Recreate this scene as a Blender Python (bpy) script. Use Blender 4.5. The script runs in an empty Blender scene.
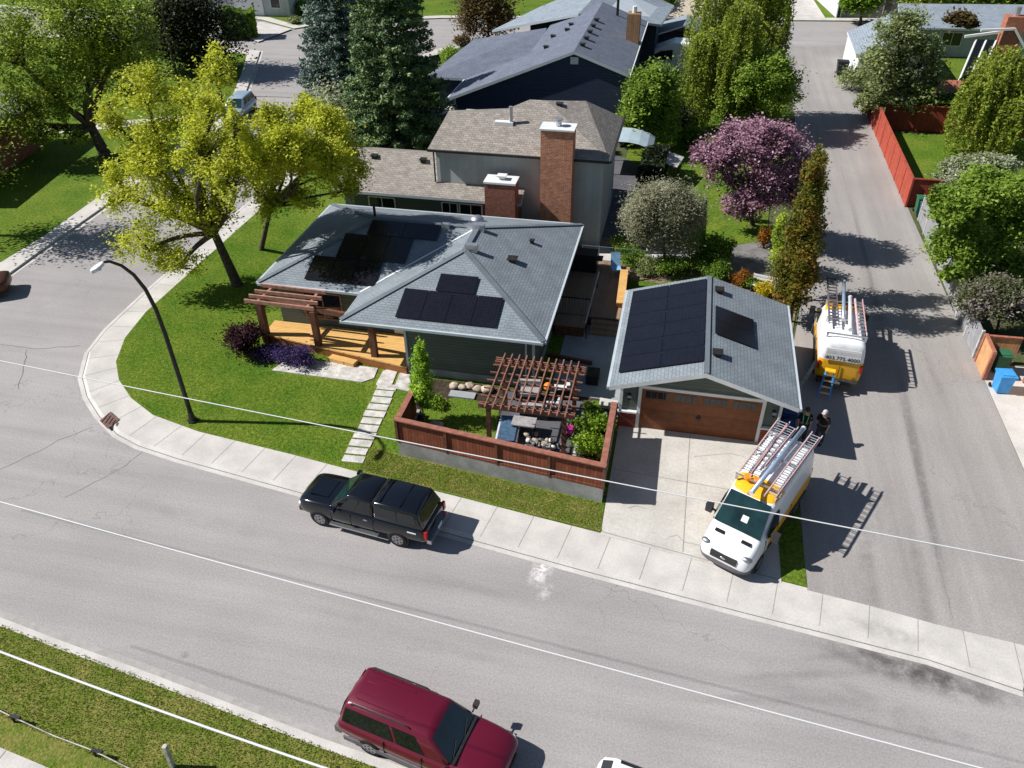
import bpy, math, random
import numpy as np
from mathutils import Vector, Matrix

# ------------------------------------------------------------------ scene + camera
sc = bpy.context.scene
C = sc.collection
CH = 22.05                       # camera height above the garage slab (z = 0)
FL = 790.0
RT = Vector((0.97761436, 0.21010287, -0.01126715))
DN = Vector((0.11674197, -0.58619693, -0.80171346))
FW = Vector((-0.17504707, 0.78245124, -0.59760236))
def ray(px, py):
    return RT * ((px - 512) / FL) + DN * ((py - 384) / FL) + FW
def G(px, py, z=0.0):            # ground position seen in the survey photo, at height z
    w = ray(px, py); t = (z - CH) / w.z
    return (w.x * t, w.y * t)
NH = Vector((-0.2183, 0.9759, 0)).normalized()
def W(px, py, B, d=0.0):         # point on the upright plane through B
    w = ray(px, py); t = (B[0] * NH.x + B[1] * NH.y + d) / (w.x * NH.x + w.y * NH.y)
    return Vector((w.x * t, w.y * t, CH + w.z * t))
def depth(p): return (Vector((p[0], p[1], p[2] if len(p) > 2 else 0)) - Vector((0, 0, CH))).dot(FW)

cam = bpy.data.cameras.new('camera'); co = bpy.data.objects.new('camera', cam); C.objects.link(co)
M = Matrix((RT, -DN, -FW)).transposed().to_4x4(); M.translation = (0, 0, CH)
co.matrix_world = M; cam.sensor_width = 36; cam.lens = FL / 1024 * 36; cam.clip_end = 3000; cam.clip_start = 0.3
sc.camera = co

# ------------------------------------------------------------------ light
KX, KY = 1.05, 0.17              # shadow run per metre of height
wd = bpy.data.worlds.new('World'); sc.world = wd; wd.use_nodes = True
nt = wd.node_tree; sky = nt.nodes.new('ShaderNodeTexSky'); sky.sky_type = 'NISHITA'; sky.sun_disc = False
el = math.atan2(1, math.hypot(KX, KY))
sdir = Vector((-KX, -KY, 1)).normalized()
sky.sun_elevation = el; sky.sun_rotation = math.atan2(sdir.x, sdir.y)
sky.air_density = 0.95; sky.dust_density = 0.3
bg = nt.nodes['Background']; bg.inputs['Strength'].default_value = 0.055
nt.links.new(sky.outputs[0], bg.inputs[0])
sl = bpy.data.lights.new('sun', 'SUN'); sl.energy = 5.0; sl.angle = math.radians(0.53); sl.color = (1, 0.965, 0.93)
so = bpy.data.objects.new('sun', sl); C.objects.link(so)
so.rotation_euler = sdir.to_track_quat('Z', 'Y').to_euler(); so.location = (-30, 0, 60)
vs = sc.view_settings; vs.view_transform = 'Standard'; vs.look = 'None'; vs.exposure = 0.48; vs.gamma = 1

# ------------------------------------------------------------------ materials
MT = {}
def mat(name, col, rough=0.8, metal=0.0, n=(3.0, 0.15), n2=None, bump=None, spec=0.3, coat=0.0, col2=None, obj=False):
    """plain surface with one or two scales of tone variation and optional noise bump"""
    m = bpy.data.materials.new(name); m.use_nodes = True; t = m.node_tree; N = t.nodes; L = t.links
    b = N['Principled BSDF']; b.inputs['Roughness'].default_value = rough; b.inputs['Metallic'].default_value = metal
    b.inputs['Specular IOR Level'].default_value = spec; b.inputs['Coat Weight'].default_value = coat
    geo = N.new('ShaderNodeTexCoord' if obj else 'ShaderNodeNewGeometry')
    P = geo.outputs['Object'] if obj else geo.outputs['Position']
    if n:
        tx = N.new('ShaderNodeTexNoise'); tx.inputs['Scale'].default_value = n[0]; tx.inputs['Detail'].default_value = 5
        L.new(P, tx.inputs['Vector'])
        mx = N.new('ShaderNodeMix'); mx.data_type = 'RGBA'
        c2 = col2 if col2 else tuple(c * (1 - n[1]) for c in col); c1 = col if col2 else tuple(c * (1 + n[1]) for c in col)
        mx.inputs[6].default_value = (*c1, 1); mx.inputs[7].default_value = (*c2, 1)
        rp = N.new('ShaderNodeMapRange'); rp.inputs[1].default_value = 0.35; rp.inputs[2].default_value = 0.65
        L.new(tx.outputs[0], rp.inputs[0]); L.new(rp.outputs[0], mx.inputs[0]); out = mx.outputs[2]
        if n2:
            t2 = N.new('ShaderNodeTexNoise'); t2.inputs['Scale'].default_value = n2[0]; t2.inputs['Detail'].default_value = 4
            L.new(P, t2.inputs['Vector'])
            r2 = N.new('ShaderNodeMapRange'); r2.inputs[1].default_value = 0.3; r2.inputs[2].default_value = 0.7
            r2.inputs[3].default_value = 1 - n2[1]; r2.inputs[4].default_value = 1 + n2[1]
            L.new(t2.outputs[0], r2.inputs[0])
            vm = N.new('ShaderNodeVectorMath'); vm.operation = 'SCALE'
            L.new(out, vm.inputs[0]); L.new(r2.outputs[0], vm.inputs['Scale']); out = vm.outputs[0]
        L.new(out, b.inputs['Base Color'])
    else:
        b.inputs['Base Color'].default_value = (*col, 1)
    if bump:
        tb = N.new('ShaderNodeTexNoise'); tb.inputs['Scale'].default_value = bump[0]; tb.inputs['Detail'].default_value = 4
        L.new(P, tb.inputs['Vector'])
        bp = N.new('ShaderNodeBump'); bp.inputs['Strength'].default_value = bump[1]; bp.inputs['Distance'].default_value = bump[2] if len(bump) > 2 else 0.02
        L.new(tb.outputs[0], bp.inputs['Height']); L.new(bp.outputs[0], b.inputs['Normal'])
    MT[name] = m; return m

def brickmat(name, c1, c2, mortar, bw, rh, ms, rough=0.85, bump=0.5, uv=True, noise=0.2, nscale=1.2, scale3=None):
    m = bpy.data.materials.new(name); m.use_nodes = True; t = m.node_tree; N = t.nodes; L = t.links
    b = N['Principled BSDF']; b.inputs['Roughness'].default_value = rough; b.inputs['Specular IOR Level'].default_value = 0.25
    tc = N.new('ShaderNodeTexCoord'); geo = N.new('ShaderNodeNewGeometry')
    br = N.new('ShaderNodeTexBrick'); br.inputs['Scale'].default_value = 1
    br.inputs['Brick Width'].default_value = bw; br.inputs['Row Height'].default_value = rh; br.inputs['Mortar Size'].default_value = ms
    br.inputs['Mortar Smooth'].default_value = 0.2
    br.inputs['Color1'].default_value = (*c1, 1); br.inputs['Color2'].default_value = (*c2, 1); br.inputs['Mortar'].default_value = (*mortar, 1)
    L.new(tc.outputs['UV'], br.inputs['Vector'])
    tx = N.new('ShaderNodeTexNoise'); tx.inputs['Scale'].default_value = nscale; tx.inputs['Detail'].default_value = 6
    L.new(geo.outputs['Position'], tx.inputs['Vector'])
    r2 = N.new('ShaderNodeMapRange'); r2.inputs[1].default_value = 0.3; r2.inputs[2].default_value = 0.7
    r2.inputs[3].default_value = 1 - noise; r2.inputs[4].default_value = 1 + noise; L.new(tx.outputs[0], r2.inputs[0])
    vm = N.new('ShaderNodeVectorMath'); vm.operation = 'SCALE'; L.new(br.outputs['Color'], vm.inputs[0]); L.new(r2.outputs[0], vm.inputs['Scale'])
    L.new(vm.outputs[0], b.inputs['Base Color'])
    bp = N.new('ShaderNodeBump'); bp.inputs['Strength'].default_value = bump; bp.inputs['Distance'].default_value = 0.02; bp.invert = True
    L.new(br.outputs['Fac'], bp.inputs['Height']); L.new(bp.outputs[0], b.inputs['Normal'])
    MT[name] = m; return m

def leafmat(name, cols, rough=0.55, trans=0.45):
    m = bpy.data.materials.new(name); m.use_nodes = True; t = m.node_tree; N = t.nodes; L = t.links
    b = N['Principled BSDF']; b.inputs['Roughness'].default_value = rough; b.inputs['Specular IOR Level'].default_value = 0.25
    geo = N.new('ShaderNodeNewGeometry'); rp = N.new('ShaderNodeValToRGB'); rp.color_ramp.interpolation = 'LINEAR'
    els = rp.color_ramp.elements
    while len(els) < len(cols): els.new(0.5)
    for i, c in enumerate(cols):
        els[i].position = i / (len(cols) - 1); els[i].color = (*c, 1)
    tx = N.new('ShaderNodeTexNoise'); tx.inputs['Scale'].default_value = 0.9; tx.inputs['Detail'].default_value = 2
    L.new(geo.outputs['Position'], tx.inputs['Vector'])
    a = N.new('ShaderNodeMath'); a.operation = 'MULTIPLY_ADD'; a.inputs[1].default_value = 0.55; L.new(geo.outputs['Random Per Island'], a.inputs[0])
    s = N.new('ShaderNodeMath'); s.operation = 'MULTIPLY_ADD'; s.inputs[1].default_value = 1.6; s.inputs[2].default_value = -0.58
    L.new(tx.outputs[0], s.inputs[0]); L.new(s.outputs[0], a.inputs[2]); L.new(a.outputs[0], rp.inputs[0])
    L.new(rp.outputs[0], b.inputs['Base Color'])
    tr = N.new('ShaderNodeBsdfTranslucent'); L.new(rp.outputs[0], tr.inputs[0])
    mx = N.new('ShaderNodeMixShader'); mx.inputs[0].default_value = trans
    L.new(b.outputs[0], mx.inputs[1]); L.new(tr.outputs[0], mx.inputs[2]); L.new(mx.outputs[0], N['Material Output'].inputs[0])
    MT[name] = m; return m

def linemat(name, c1, c2, axis, period, duty=0.12, rough=0.8, bump=0.6, noise=0.15, nscale=(1.5)):
    """boards or siding: a groove every `period` metres along world axis x, y or z"""
    m = bpy.data.materials.new(name); m.use_nodes = True; t = m.node_tree; N = t.nodes; L = t.links
    b = N['Principled BSDF']; b.inputs['Roughness'].default_value = rough; b.inputs['Specular IOR Level'].default_value = 0.25
    geo = N.new('ShaderNodeNewGeometry'); sp = N.new('ShaderNodeSeparateXYZ'); L.new(geo.outputs['Position'], sp.inputs[0])
    d = N.new('ShaderNodeMath'); d.operation = 'DIVIDE'; d.inputs[1].default_value = period; L.new(sp.outputs['XYZ'.index(axis)], d.inputs[0])
    fr = N.new('ShaderNodeMath'); fr.operation = 'FRACT'; L.new(d.outputs[0], fr.inputs[0])
    fl = N.new('ShaderNodeMath'); fl.operation = 'FLOOR'; L.new(d.outputs[0], fl.inputs[0])
    wn = N.new('ShaderNodeTexWhiteNoise'); wn.noise_dimensions = '1D'; L.new(fl.outputs[0], wn.inputs['W'])
    lt = N.new('ShaderNodeMath'); lt.operation = 'LESS_THAN'; lt.inputs[1].default_value = duty; L.new(fr.outputs[0], lt.inputs[0])
    mx = N.new('ShaderNodeMix'); mx.data_type = 'RGBA'; mx.inputs[6].default_value = (*c1, 1); mx.inputs[7].default_value = (*c2, 1); L.new(lt.outputs[0], mx.inputs[0])
    tx = N.new('ShaderNodeTexNoise'); tx.inputs['Scale'].default_value = nscale; tx.inputs['Detail'].default_value = 6; L.new(geo.outputs['Position'], tx.inputs['Vector'])
    ad = N.new('ShaderNodeMath'); ad.operation = 'ADD'; L.new(tx.outputs[0], ad.inputs[0]); 
    ws = N.new('ShaderNodeMath'); ws.operation = 'MULTIPLY'; ws.inputs[1].default_value = 0.3; L.new(wn.outputs['Value'], ws.inputs[0]); L.new(ws.outputs[0], ad.inputs[1])
    r2 = N.new('ShaderNodeMapRange'); r2.inputs[1].default_value = 0.35; r2.inputs[2].default_value = 0.95
    r2.inputs[3].default_value = 1 - noise; r2.inputs[4].default_value = 1 + noise; L.new(ad.outputs[0], r2.inputs[0])
    vm = N.new('ShaderNodeVectorMath'); vm.operation = 'SCALE'; L.new(mx.outputs[2], vm.inputs[0]); L.new(r2.outputs[0], vm.inputs['Scale'])
    L.new(vm.outputs[0], b.inputs['Base Color'])
    bp = N.new('ShaderNodeBump'); bp.inputs['Strength'].default_value = bump; bp.inputs['Distance'].default_value = 0.02
    L.new(fr.outputs[0], bp.inputs['Height']); L.new(bp.outputs[0], b.inputs['Normal'])
    MT[name] = m; return m

mat('ground', (0.045, 0.075, 0.015), 0.95, n=(0.35, 0), col2=(0.09, 0.085, 0.045), n2=(6, 0.25), bump=(8, 0.5, 0.05))
mat('lawn', (0.070, 0.135, 0.012), 0.95, n=(0.45, 0), col2=(0.125, 0.170, 0.020), n2=(7, 0.40), bump=(14, 0.8, 0.06), spec=0.1)
mat('lawn_dry', (0.095, 0.14, 0.016), 0.95, n=(1.6, 0), col2=(0.18, 0.175, 0.045), n2=(10, 0.35), bump=(14, 0.8, 0.06), spec=0.1)
def asphalt(name, col, ang, sx=0.05, sy=1.0, amp=0.10, crack=0.45):
    m = mat(name, col, 0.9, n=(0.22, 0.06), n2=(16, 0.15), bump=(60, 0.25, 0.01)); T = m.node_tree; N = T.nodes; L = T.links; b = N['Principled BSDF']
    src = b.inputs['Base Color'].links[0].from_socket; geo = N.new('ShaderNodeNewGeometry'); mp = N.new('ShaderNodeMapping'); mp.inputs['Rotation'].default_value = (0, 0, ang); mp.inputs['Scale'].default_value = (sx, sy, 1)
    L.new(geo.outputs['Position'], mp.inputs['Vector']); t = N.new('ShaderNodeTexNoise'); t.inputs['Scale'].default_value = 1.1; t.inputs['Detail'].default_value = 7; t.inputs['Roughness'].default_value = .6; L.new(mp.outputs[0], t.inputs['Vector'])
    r = N.new('ShaderNodeMapRange'); r.inputs[1].default_value = .3; r.inputs[2].default_value = .7; r.inputs[3].default_value = 1 - amp; r.inputs[4].default_value = 1 + amp; L.new(t.outputs[0], r.inputs[0])
    big = N.new('ShaderNodeTexNoise'); big.inputs['Scale'].default_value = .09; big.inputs['Detail'].default_value = 3; L.new(geo.outputs['Position'], big.inputs['Vector'])
    dn = N.new('ShaderNodeTexNoise'); dn.inputs['Scale'].default_value = 1.3; dn.inputs['Detail'].default_value = 4; L.new(geo.outputs['Position'], dn.inputs['Vector'])
    ds = N.new('ShaderNodeVectorMath'); ds.operation = 'SCALE'; ds.inputs['Scale'].default_value = 1.6; L.new(dn.outputs['Color'], ds.inputs[0]); ad = N.new('ShaderNodeVectorMath'); ad.operation = 'ADD'; L.new(geo.outputs['Position'], ad.inputs[0]); L.new(ds.outputs[0], ad.inputs[1])
    vo = N.new('ShaderNodeTexVoronoi'); vo.feature = 'DISTANCE_TO_EDGE'; vo.inputs['Scale'].default_value = .16; L.new(ad.outputs[0], vo.inputs['Vector'])
    cr = N.new('ShaderNodeMapRange'); cr.inputs[1].default_value = 0; cr.inputs[2].default_value = .0045; cr.inputs[3].default_value = 1 - crack; cr.inputs[4].default_value = 1; L.new(vo.outputs['Distance'], cr.inputs[0])
    mk = N.new('ShaderNodeMapRange'); mk.inputs[1].default_value = .47; mk.inputs[2].default_value = .56; L.new(big.outputs[0], mk.inputs[0]); mm = N.new('ShaderNodeMix'); mm.inputs[2].default_value = 1.0; L.new(mk.outputs[0], mm.inputs[0]); L.new(cr.outputs[0], mm.inputs[3])
    m1 = N.new('ShaderNodeMath'); m1.operation = 'MULTIPLY'; L.new(r.outputs[0], m1.inputs[0]); L.new(mm.outputs[0], m1.inputs[1])
    v = N.new('ShaderNodeVectorMath'); v.operation = 'SCALE'; L.new(src, v.inputs[0]); L.new(m1.outputs[0], v.inputs['Scale']); L.new(v.outputs[0], b.inputs['Base Color'])
asphalt('asphalt', (0.300, 0.283, 0.276), 0.13, amp=0.11, crack=0.28)
asphalt('asphalt_alley', (0.282, 0.265, 0.25), 0.0, 1.1, 0.05, 0.12, 0.22)
mat('asphalt_dark', (0.09, 0.09, 0.10), 0.9, n=(0.8, 0.2), n2=(14, 0.14))
mat('patch', (0.21, 0.19, 0.175), 0.9, n=(2.5, 0.25), n2=(18, 0.2))
mat('patch_pale', (0.33, 0.315, 0.30), 0.9, n=(3, 0.1), n2=(18, 0.1))
mat('seam', (0.17, 0.16, 0.16), 0.8, n=(3, 0.2))
mat('concrete', (0.485, 0.462, 0.43), 0.85, n=(0.9, 0.10), n2=(14, 0.08), bump=(40, 0.15, 0.01))
mat('concrete_drive', (0.46, 0.44, 0.40), 0.85, n=(0.7, 0.10), n2=(9, 0.09), bump=(40, 0.15, 0.01))
mat('concrete_grey', (0.27, 0.29, 0.30), 0.85, n=(0.8, 0.12), n2=(12, 0.08))
mat('patio', (0.17, 0.165, 0.16), 0.85, n=(1.2, 0.2), n2=(12, 0.12))  # pad colour darkened to carry the shadow lying on it
mat('joint', (0.27, 0.25, 0.225), 0.9, n=(6, 0.2))
mat('slab', (0.48, 0.46, 0.43), 0.85, n=(3, 0.22), n2=(20, 0.2), bump=(20, 0.4, 0.02))
mat('retaining', (0.27, 0.27, 0.26), 0.9, n=(1.5, 0.2), n2=(12, 0.12), bump=(20, 0.3, 0.02))
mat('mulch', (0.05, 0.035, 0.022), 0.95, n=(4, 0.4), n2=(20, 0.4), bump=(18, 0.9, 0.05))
mat('soil', (0.20, 0.15, 0.10), 0.95, n=(3, 0.25), n2=(16, 0.2), bump=(18, 0.6, 0.04))
brickmat('shingle', (0.19, 0.22, 0.24), (0.215, 0.247, 0.27), (0.125, 0.147, 0.165), 0.30, 0.15, 0.012, noise=0.13)
brickmat('shingle_tan', (0.23, 0.208, 0.182), (0.31, 0.282, 0.25), (0.15, 0.13, 0.11), 0.33, 0.17, 0.012, noise=0.16, nscale=3)
brickmat('shingle_navy', (0.12, 0.14, 0.185), (0.15, 0.17, 0.215), (0.085, 0.10, 0.13), 0.30, 0.15, 0.012, noise=0.12)
brickmat('shingle_pale', (0.21, 0.25, 0.29), (0.27, 0.31, 0.35), (0.15, 0.18, 0.21), 0.4, 0.22, 0.014, noise=0.08)
brickmat('brick', (0.40, 0.115, 0.05), (0.50, 0.19, 0.09), (0.42, 0.33, 0.26), 0.24, 0.085, 0.010, noise=0.22, nscale=5)
brickmat('brick_dark', (0.25, 0.075, 0.045), (0.31, 0.10, 0.055), (0.16, 0.13, 0.11), 0.24, 0.085, 0.010, noise=0.2, nscale=5)
mat('white', (0.66, 0.67, 0.66), 0.5, n=(2, 0.04)); mat('trim', (0.62, 0.64, 0.64), 0.55, n=(2, 0.06))
mat('gutter', (0.42, 0.47, 0.50), 0.45, n=(2, 0.05)); mat('metal', (0.55, 0.56, 0.58), 0.35, 0.8, n=(4, 0.08))
mat('dark_metal', (0.03, 0.028, 0.026), 0.45, 0.3, n=(3, 0.2)); mat('black', (0.015, 0.015, 0.017), 0.5, n=(5, 0.2))
linemat('siding_green', (0.10, 0.122, 0.105), (0.06, 0.074, 0.062), 'Z', 0.16, noise=0.1)
linemat('siding_navy', (0.035, 0.05, 0.09), (0.018, 0.027, 0.05), 'Z', 0.2, noise=0.1)
linemat('siding_grey', (0.38, 0.41, 0.40), (0.34, 0.37, 0.365), 'X', 0.4, 0.06, noise=0.12)
linemat('siding_white', (0.7, 0.7, 0.7), (0.5, 0.5, 0.5), 'Z', 0.2, noise=0.05)
mat('stucco_tan', (0.42, 0.36, 0.28), 0.9, n=(3, 0.12))
mat('soffit', (0.4, 0.4, 0.38), 0.8, n=(2, 0.05))
linemat('garage_door', (0.155, 0.054, 0.020), (0.08, 0.026, 0.011), 'Z', 0.535, 0.03, rough=0.5, noise=0.25, nscale=4)
linemat('wainscot', (0.20, 0.05, 0.03), (0.10, 0.03, 0.02), 'Z', 0.12, noise=0.15)
linemat('fence_red', (0.17, 0.052, 0.026), (0.07, 0.02, 0.012), 'X', 0.14, 0.10, noise=0.28, nscale=3)
linemat('fence_red_y', (0.17, 0.052, 0.026), (0.07, 0.02, 0.012), 'Y', 0.14, 0.10, noise=0.28, nscale=3)
mat('cap_wood', (0.27, 0.11, 0.075), 0.7, n=(5, 0.2), n2=(20, 0.15))
mat('lattice_wood', (0.22, 0.105, 0.072), 0.7, n=(5, 0.25), n2=(20, 0.2)); mat('post_wood', (0.13, 0.055, 0.032), 0.75, n=(5, 0.25))
mat('pergola_wood', (0.33, 0.17, 0.125), 0.7, n=(5, 0.2), n2=(20, 0.15))
linemat('deck_yellow', (0.60, 0.36, 0.125), (0.33, 0.17, 0.05), 'Y', 0.14, 0.09, rough=0.6, noise=0.12, nscale=2)
linemat('deck_face', (0.33, 0.13, 0.04), (0.2, 0.07, 0.02), 'Z', 0.14, 0.09, rough=0.6, noise=0.15)
linemat('deck_brown', (0.27, 0.18, 0.115), (0.13, 0.08, 0.05), 'X', 0.14, 0.09, rough=0.7, noise=0.15)
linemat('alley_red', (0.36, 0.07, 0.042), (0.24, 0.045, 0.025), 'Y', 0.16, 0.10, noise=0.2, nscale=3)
linemat('alley_red_shade_x', (0.24, 0.045, 0.028), (0.13, 0.025, 0.015), 'X', 0.16, 0.10, noise=0.2, nscale=3)  # darker copy of the alley red, with the tree shade put into the colour
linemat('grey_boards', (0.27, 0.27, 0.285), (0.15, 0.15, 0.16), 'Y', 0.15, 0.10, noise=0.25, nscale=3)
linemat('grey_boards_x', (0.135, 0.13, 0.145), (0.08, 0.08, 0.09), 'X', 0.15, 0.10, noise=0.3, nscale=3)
linemat('cedar', (0.55, 0.30, 0.14), (0.33, 0.16, 0.07), 'Y', 0.15, 0.08, noise=0.2, nscale=3)
linemat('cedar_x', (0.50, 0.27, 0.13), (0.3, 0.15, 0.07), 'X', 0.15, 0.08, noise=0.2, nscale=3)
linemat('cedar_z', (0.24, 0.14, 0.075), (0.14, 0.075, 0.04), 'X', 0.18, 0.08, noise=0.2, nscale=3)
mat('cedar_cap', (0.34, 0.13, 0.08), 0.7, n=(5, 0.2))
mat('bark', (0.075, 0.06, 0.045), 0.95, n=(6, 0.35), bump=(12, 0.8, 0.05)); mat('bark_pale', (0.2, 0.18, 0.15), 0.95, n=(6, 0.35), bump=(12, 0.8, 0.05))
mat('glass_dark', (0.012, 0.016, 0.02), 0.08, n=None, spec=0.6); mat('glass_car', (0.006, 0.010, 0.012), 0.06, n=(1.5, 0.3), spec=0.7, obj=True)
mat('glass_green', (0.008, 0.026, 0.027), 0.08, n=(1.5, 0.4), spec=0.7, obj=True)
mat('tyre', (0.012, 0.012, 0.013), 0.85, n=(8, 0.2)); mat('rim', (0.33, 0.33, 0.35), 0.35, 0.8, n=(8, 0.1))
mat('paint_black', (0.004, 0.005, 0.008), 0.12, n=None, spec=0.5, coat=0.5)
mat('paint_red', (0.12, 0.006, 0.022), 0.28, 0.15, n=(0.8, 0.05), spec=0.5, coat=0.4, obj=True)
mat('paint_white', (0.74, 0.75, 0.76), 0.3, n=(1, 0.03), spec=0.5, obj=True); mat('paint_blue', (0.35, 0.45, 0.55), 0.3, 0.3, n=(1, 0.05), obj=True)
mat('paint_brown', (0.07, 0.03, 0.02), 0.35, 0.3, n=(1, 0.05), obj=True)
mat('cladding', (0.12, 0.11, 0.12), 0.55, n=(4, 0.15)); mat('plastic', (0.03, 0.03, 0.032), 0.5, n=(4, 0.1)); mat('chrome', (0.6, 0.6, 0.6), 0.2, 0.9, n=None)
mat('lamp_glass', (0.75, 0.76, 0.74), 0.15, n=(8, 0.1)); mat('tail_red', (0.45, 0.015, 0.01), 0.25, n=(8, 0.1)); mat('amber', (0.8, 0.25, 0.02), 0.3, n=(8, 0.1))
mat('ladder', (0.66, 0.60, 0.60), 0.4, 0.3, n=(6, 0.1)); mat('ladder_red', (0.55, 0.33, 0.31), 0.45, n=(6, 0.15)); mat('tube_blue', (0.33, 0.42, 0.55), 0.35, 0.4, n=(4, 0.1))
mat('plastic_yellow', (0.75, 0.42, 0.02), 0.4, n=(4, 0.1)); mat('orange', (0.75, 0.22, 0.02), 0.5, n=(8, 0.25))
mat('bin_blue', (0.05, 0.28, 0.62), 0.5, n=(4, 0.12)); mat('bin_navy', (0.01, 0.045, 0.17), 0.5, n=(4, 0.12)); mat('bin_green', (0.03, 0.13, 0.065), 0.5, n=(4, 0.12)); mat('bin_black', (0.02, 0.02, 0.025), 0.5, n=(4, 0.12))
mat('chair_blue', (0.20, 0.38, 0.55), 0.6, n=(4, 0.1)); mat('cushion', (0.30, 0.28, 0.28), 0.9, n=(6, 0.15)); mat('cushion_pale', (0.55, 0.55, 0.56), 0.9, n=(6, 0.1))
mat('cushion_blue', (0.05, 0.10, 0.17), 0.9, n=(6, 0.25)); mat('rock', (0.40, 0.33, 0.26), 0.9, n=(4, 0.3), n2=(18, 0.2), bump=(10, 0.6, 0.03)); mat('rock_pale', (0.55, 0.53, 0.50), 0.9, n=(6, 0.3))
mat('rock_dark', (0.16, 0.15, 0.14), 0.9, n=(6, 0.3)); mat('cable', (0.62, 0.62, 0.64), 0.5, n=None)
mat('skin', (0.50, 0.27, 0.19), 0.6, n=(20, 0.08)); mat('shirt', (0.012, 0.012, 0.015), 0.9, n=(10, 0.2)); mat('trousers', (0.03, 0.035, 0.05), 0.9, n=(10, 0.2)); mat('hivis', (0.10, 0.55, 0.28), 0.6, n=(10, 0.1)); mat('hair_grey', (0.45, 0.43, 0.42), 0.9, n=(20, 0.2)); mat('hair_brown', (0.06, 0.03, 0.02), 0.9, n=(20, 0.2)); mat('shoe', (0.03, 0.025, 0.02), 0.7, n=(10, 0.2))
mat('drain_rust', (0.15, 0.085, 0.07), 0.7, 0.2, n=(9, 0.3)); mat('flower_magenta', (0.5, 0.04, 0.25), 0.7, n=(9, 0.3))
mat('metal_roof', (0.38, 0.47, 0.52), 0.5, 0.1, n=(1, 0.08)); mat('grey_weather', (0.42, 0.40, 0.37), 0.85, n=(6, 0.3))
# panels: near black glass with faint cell lines
brickmat('solar', (0.006, 0.006, 0.010), (0.008, 0.008, 0.013), (0.016, 0.016, 0.022), 0.16, 0.16, 0.004, rough=0.22, bump=0.0, noise=0.1)
MT['solar'].node_tree.nodes['Brick Texture'].offset = 0
MT['solar'].node_tree.nodes['Principled BSDF'].inputs['Specular IOR Level'].default_value = 0.5
# foliage
leafmat('leaf_yellowgreen', [(0.242, 0.273, 0.023), (0.504, 0.536, 0.040), (0.714, 0.745, 0.068)])
leafmat('leaf_bright', [(0.095, 0.165, 0.018), (0.23, 0.345, 0.042), (0.37, 0.50, 0.08)])
leafmat('leaf_mid', [(0.047, 0.107, 0.015), (0.143, 0.250, 0.024), (0.309, 0.452, 0.036)])
leafmat('leaf_olive', [(0.075, 0.118, 0.017), (0.237, 0.326, 0.036), (0.563, 0.653, 0.060)])
leafmat('leaf_dark', [(0.010, 0.019, 0.007), (0.022, 0.036, 0.012), (0.048, 0.066, 0.018)])
leafmat('leaf_willow', [(0.110, 0.154, 0.022), (0.264, 0.330, 0.039), (0.440, 0.506, 0.077)])
leafmat('leaf_greygreen', [(0.11, 0.15, 0.04), (0.26, 0.31, 0.11), (0.46, 0.51, 0.26)])
leafmat('leaf_silver', [(0.156, 0.169, 0.078), (0.338, 0.338, 0.221), (0.546, 0.546, 0.390)])
leafmat('leaf_pink', [(0.15, 0.07, 0.09), (0.34, 0.18, 0.245), (0.52, 0.34, 0.42)], trans=0.25)
leafmat('leaf_rust', [(0.065, 0.065, 0.010), (0.143, 0.156, 0.016), (0.312, 0.143, 0.026)])
leafmat('leaf_orange', [(0.14, 0.06, 0.01), (0.35, 0.14, 0.02), (0.5, 0.28, 0.03)])
leafmat('leaf_gold', [(0.35, 0.28, 0.01), (0.55, 0.45, 0.02), (0.6, 0.5, 0.05)])
leafmat('leaf_burgundy', [(0.016, 0.005, 0.008), (0.040, 0.011, 0.018), (0.080, 0.024, 0.032)])
leafmat('leaf_brown', [(0.060, 0.048, 0.018), (0.132, 0.096, 0.036), (0.240, 0.168, 0.072)])
leafmat('leaf_purple', [(0.03, 0.02, 0.06), (0.08, 0.05, 0.18), (0.17, 0.11, 0.30)])
leafmat('leaf_blossom', [(0.126, 0.168, 0.042), (0.378, 0.420, 0.252), (0.651, 0.651, 0.546)])
leafmat('leaf_lilac', [(0.06, 0.09, 0.02), (0.17, 0.18, 0.09), (0.40, 0.31, 0.36)])
leafmat('needle_blue', [(0.058, 0.098, 0.072), (0.130, 0.189, 0.150), (0.286, 0.364, 0.305)], trans=0.1)
leafmat('needle_green', [(0.032, 0.077, 0.028), (0.097, 0.164, 0.060), (0.274, 0.356, 0.137)], trans=0.1)
leafmat('leaf_lime', [(0.156, 0.286, 0.013), (0.312, 0.494, 0.039), (0.494, 0.676, 0.078)])
leafmat('grassblade', [(0.083, 0.200, 0.014), (0.167, 0.300, 0.020), (0.283, 0.384, 0.049)])
leafmat('grassblade_dry', [(0.13, 0.19, 0.02), (0.22, 0.26, 0.045), (0.42, 0.38, 0.15)])

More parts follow.
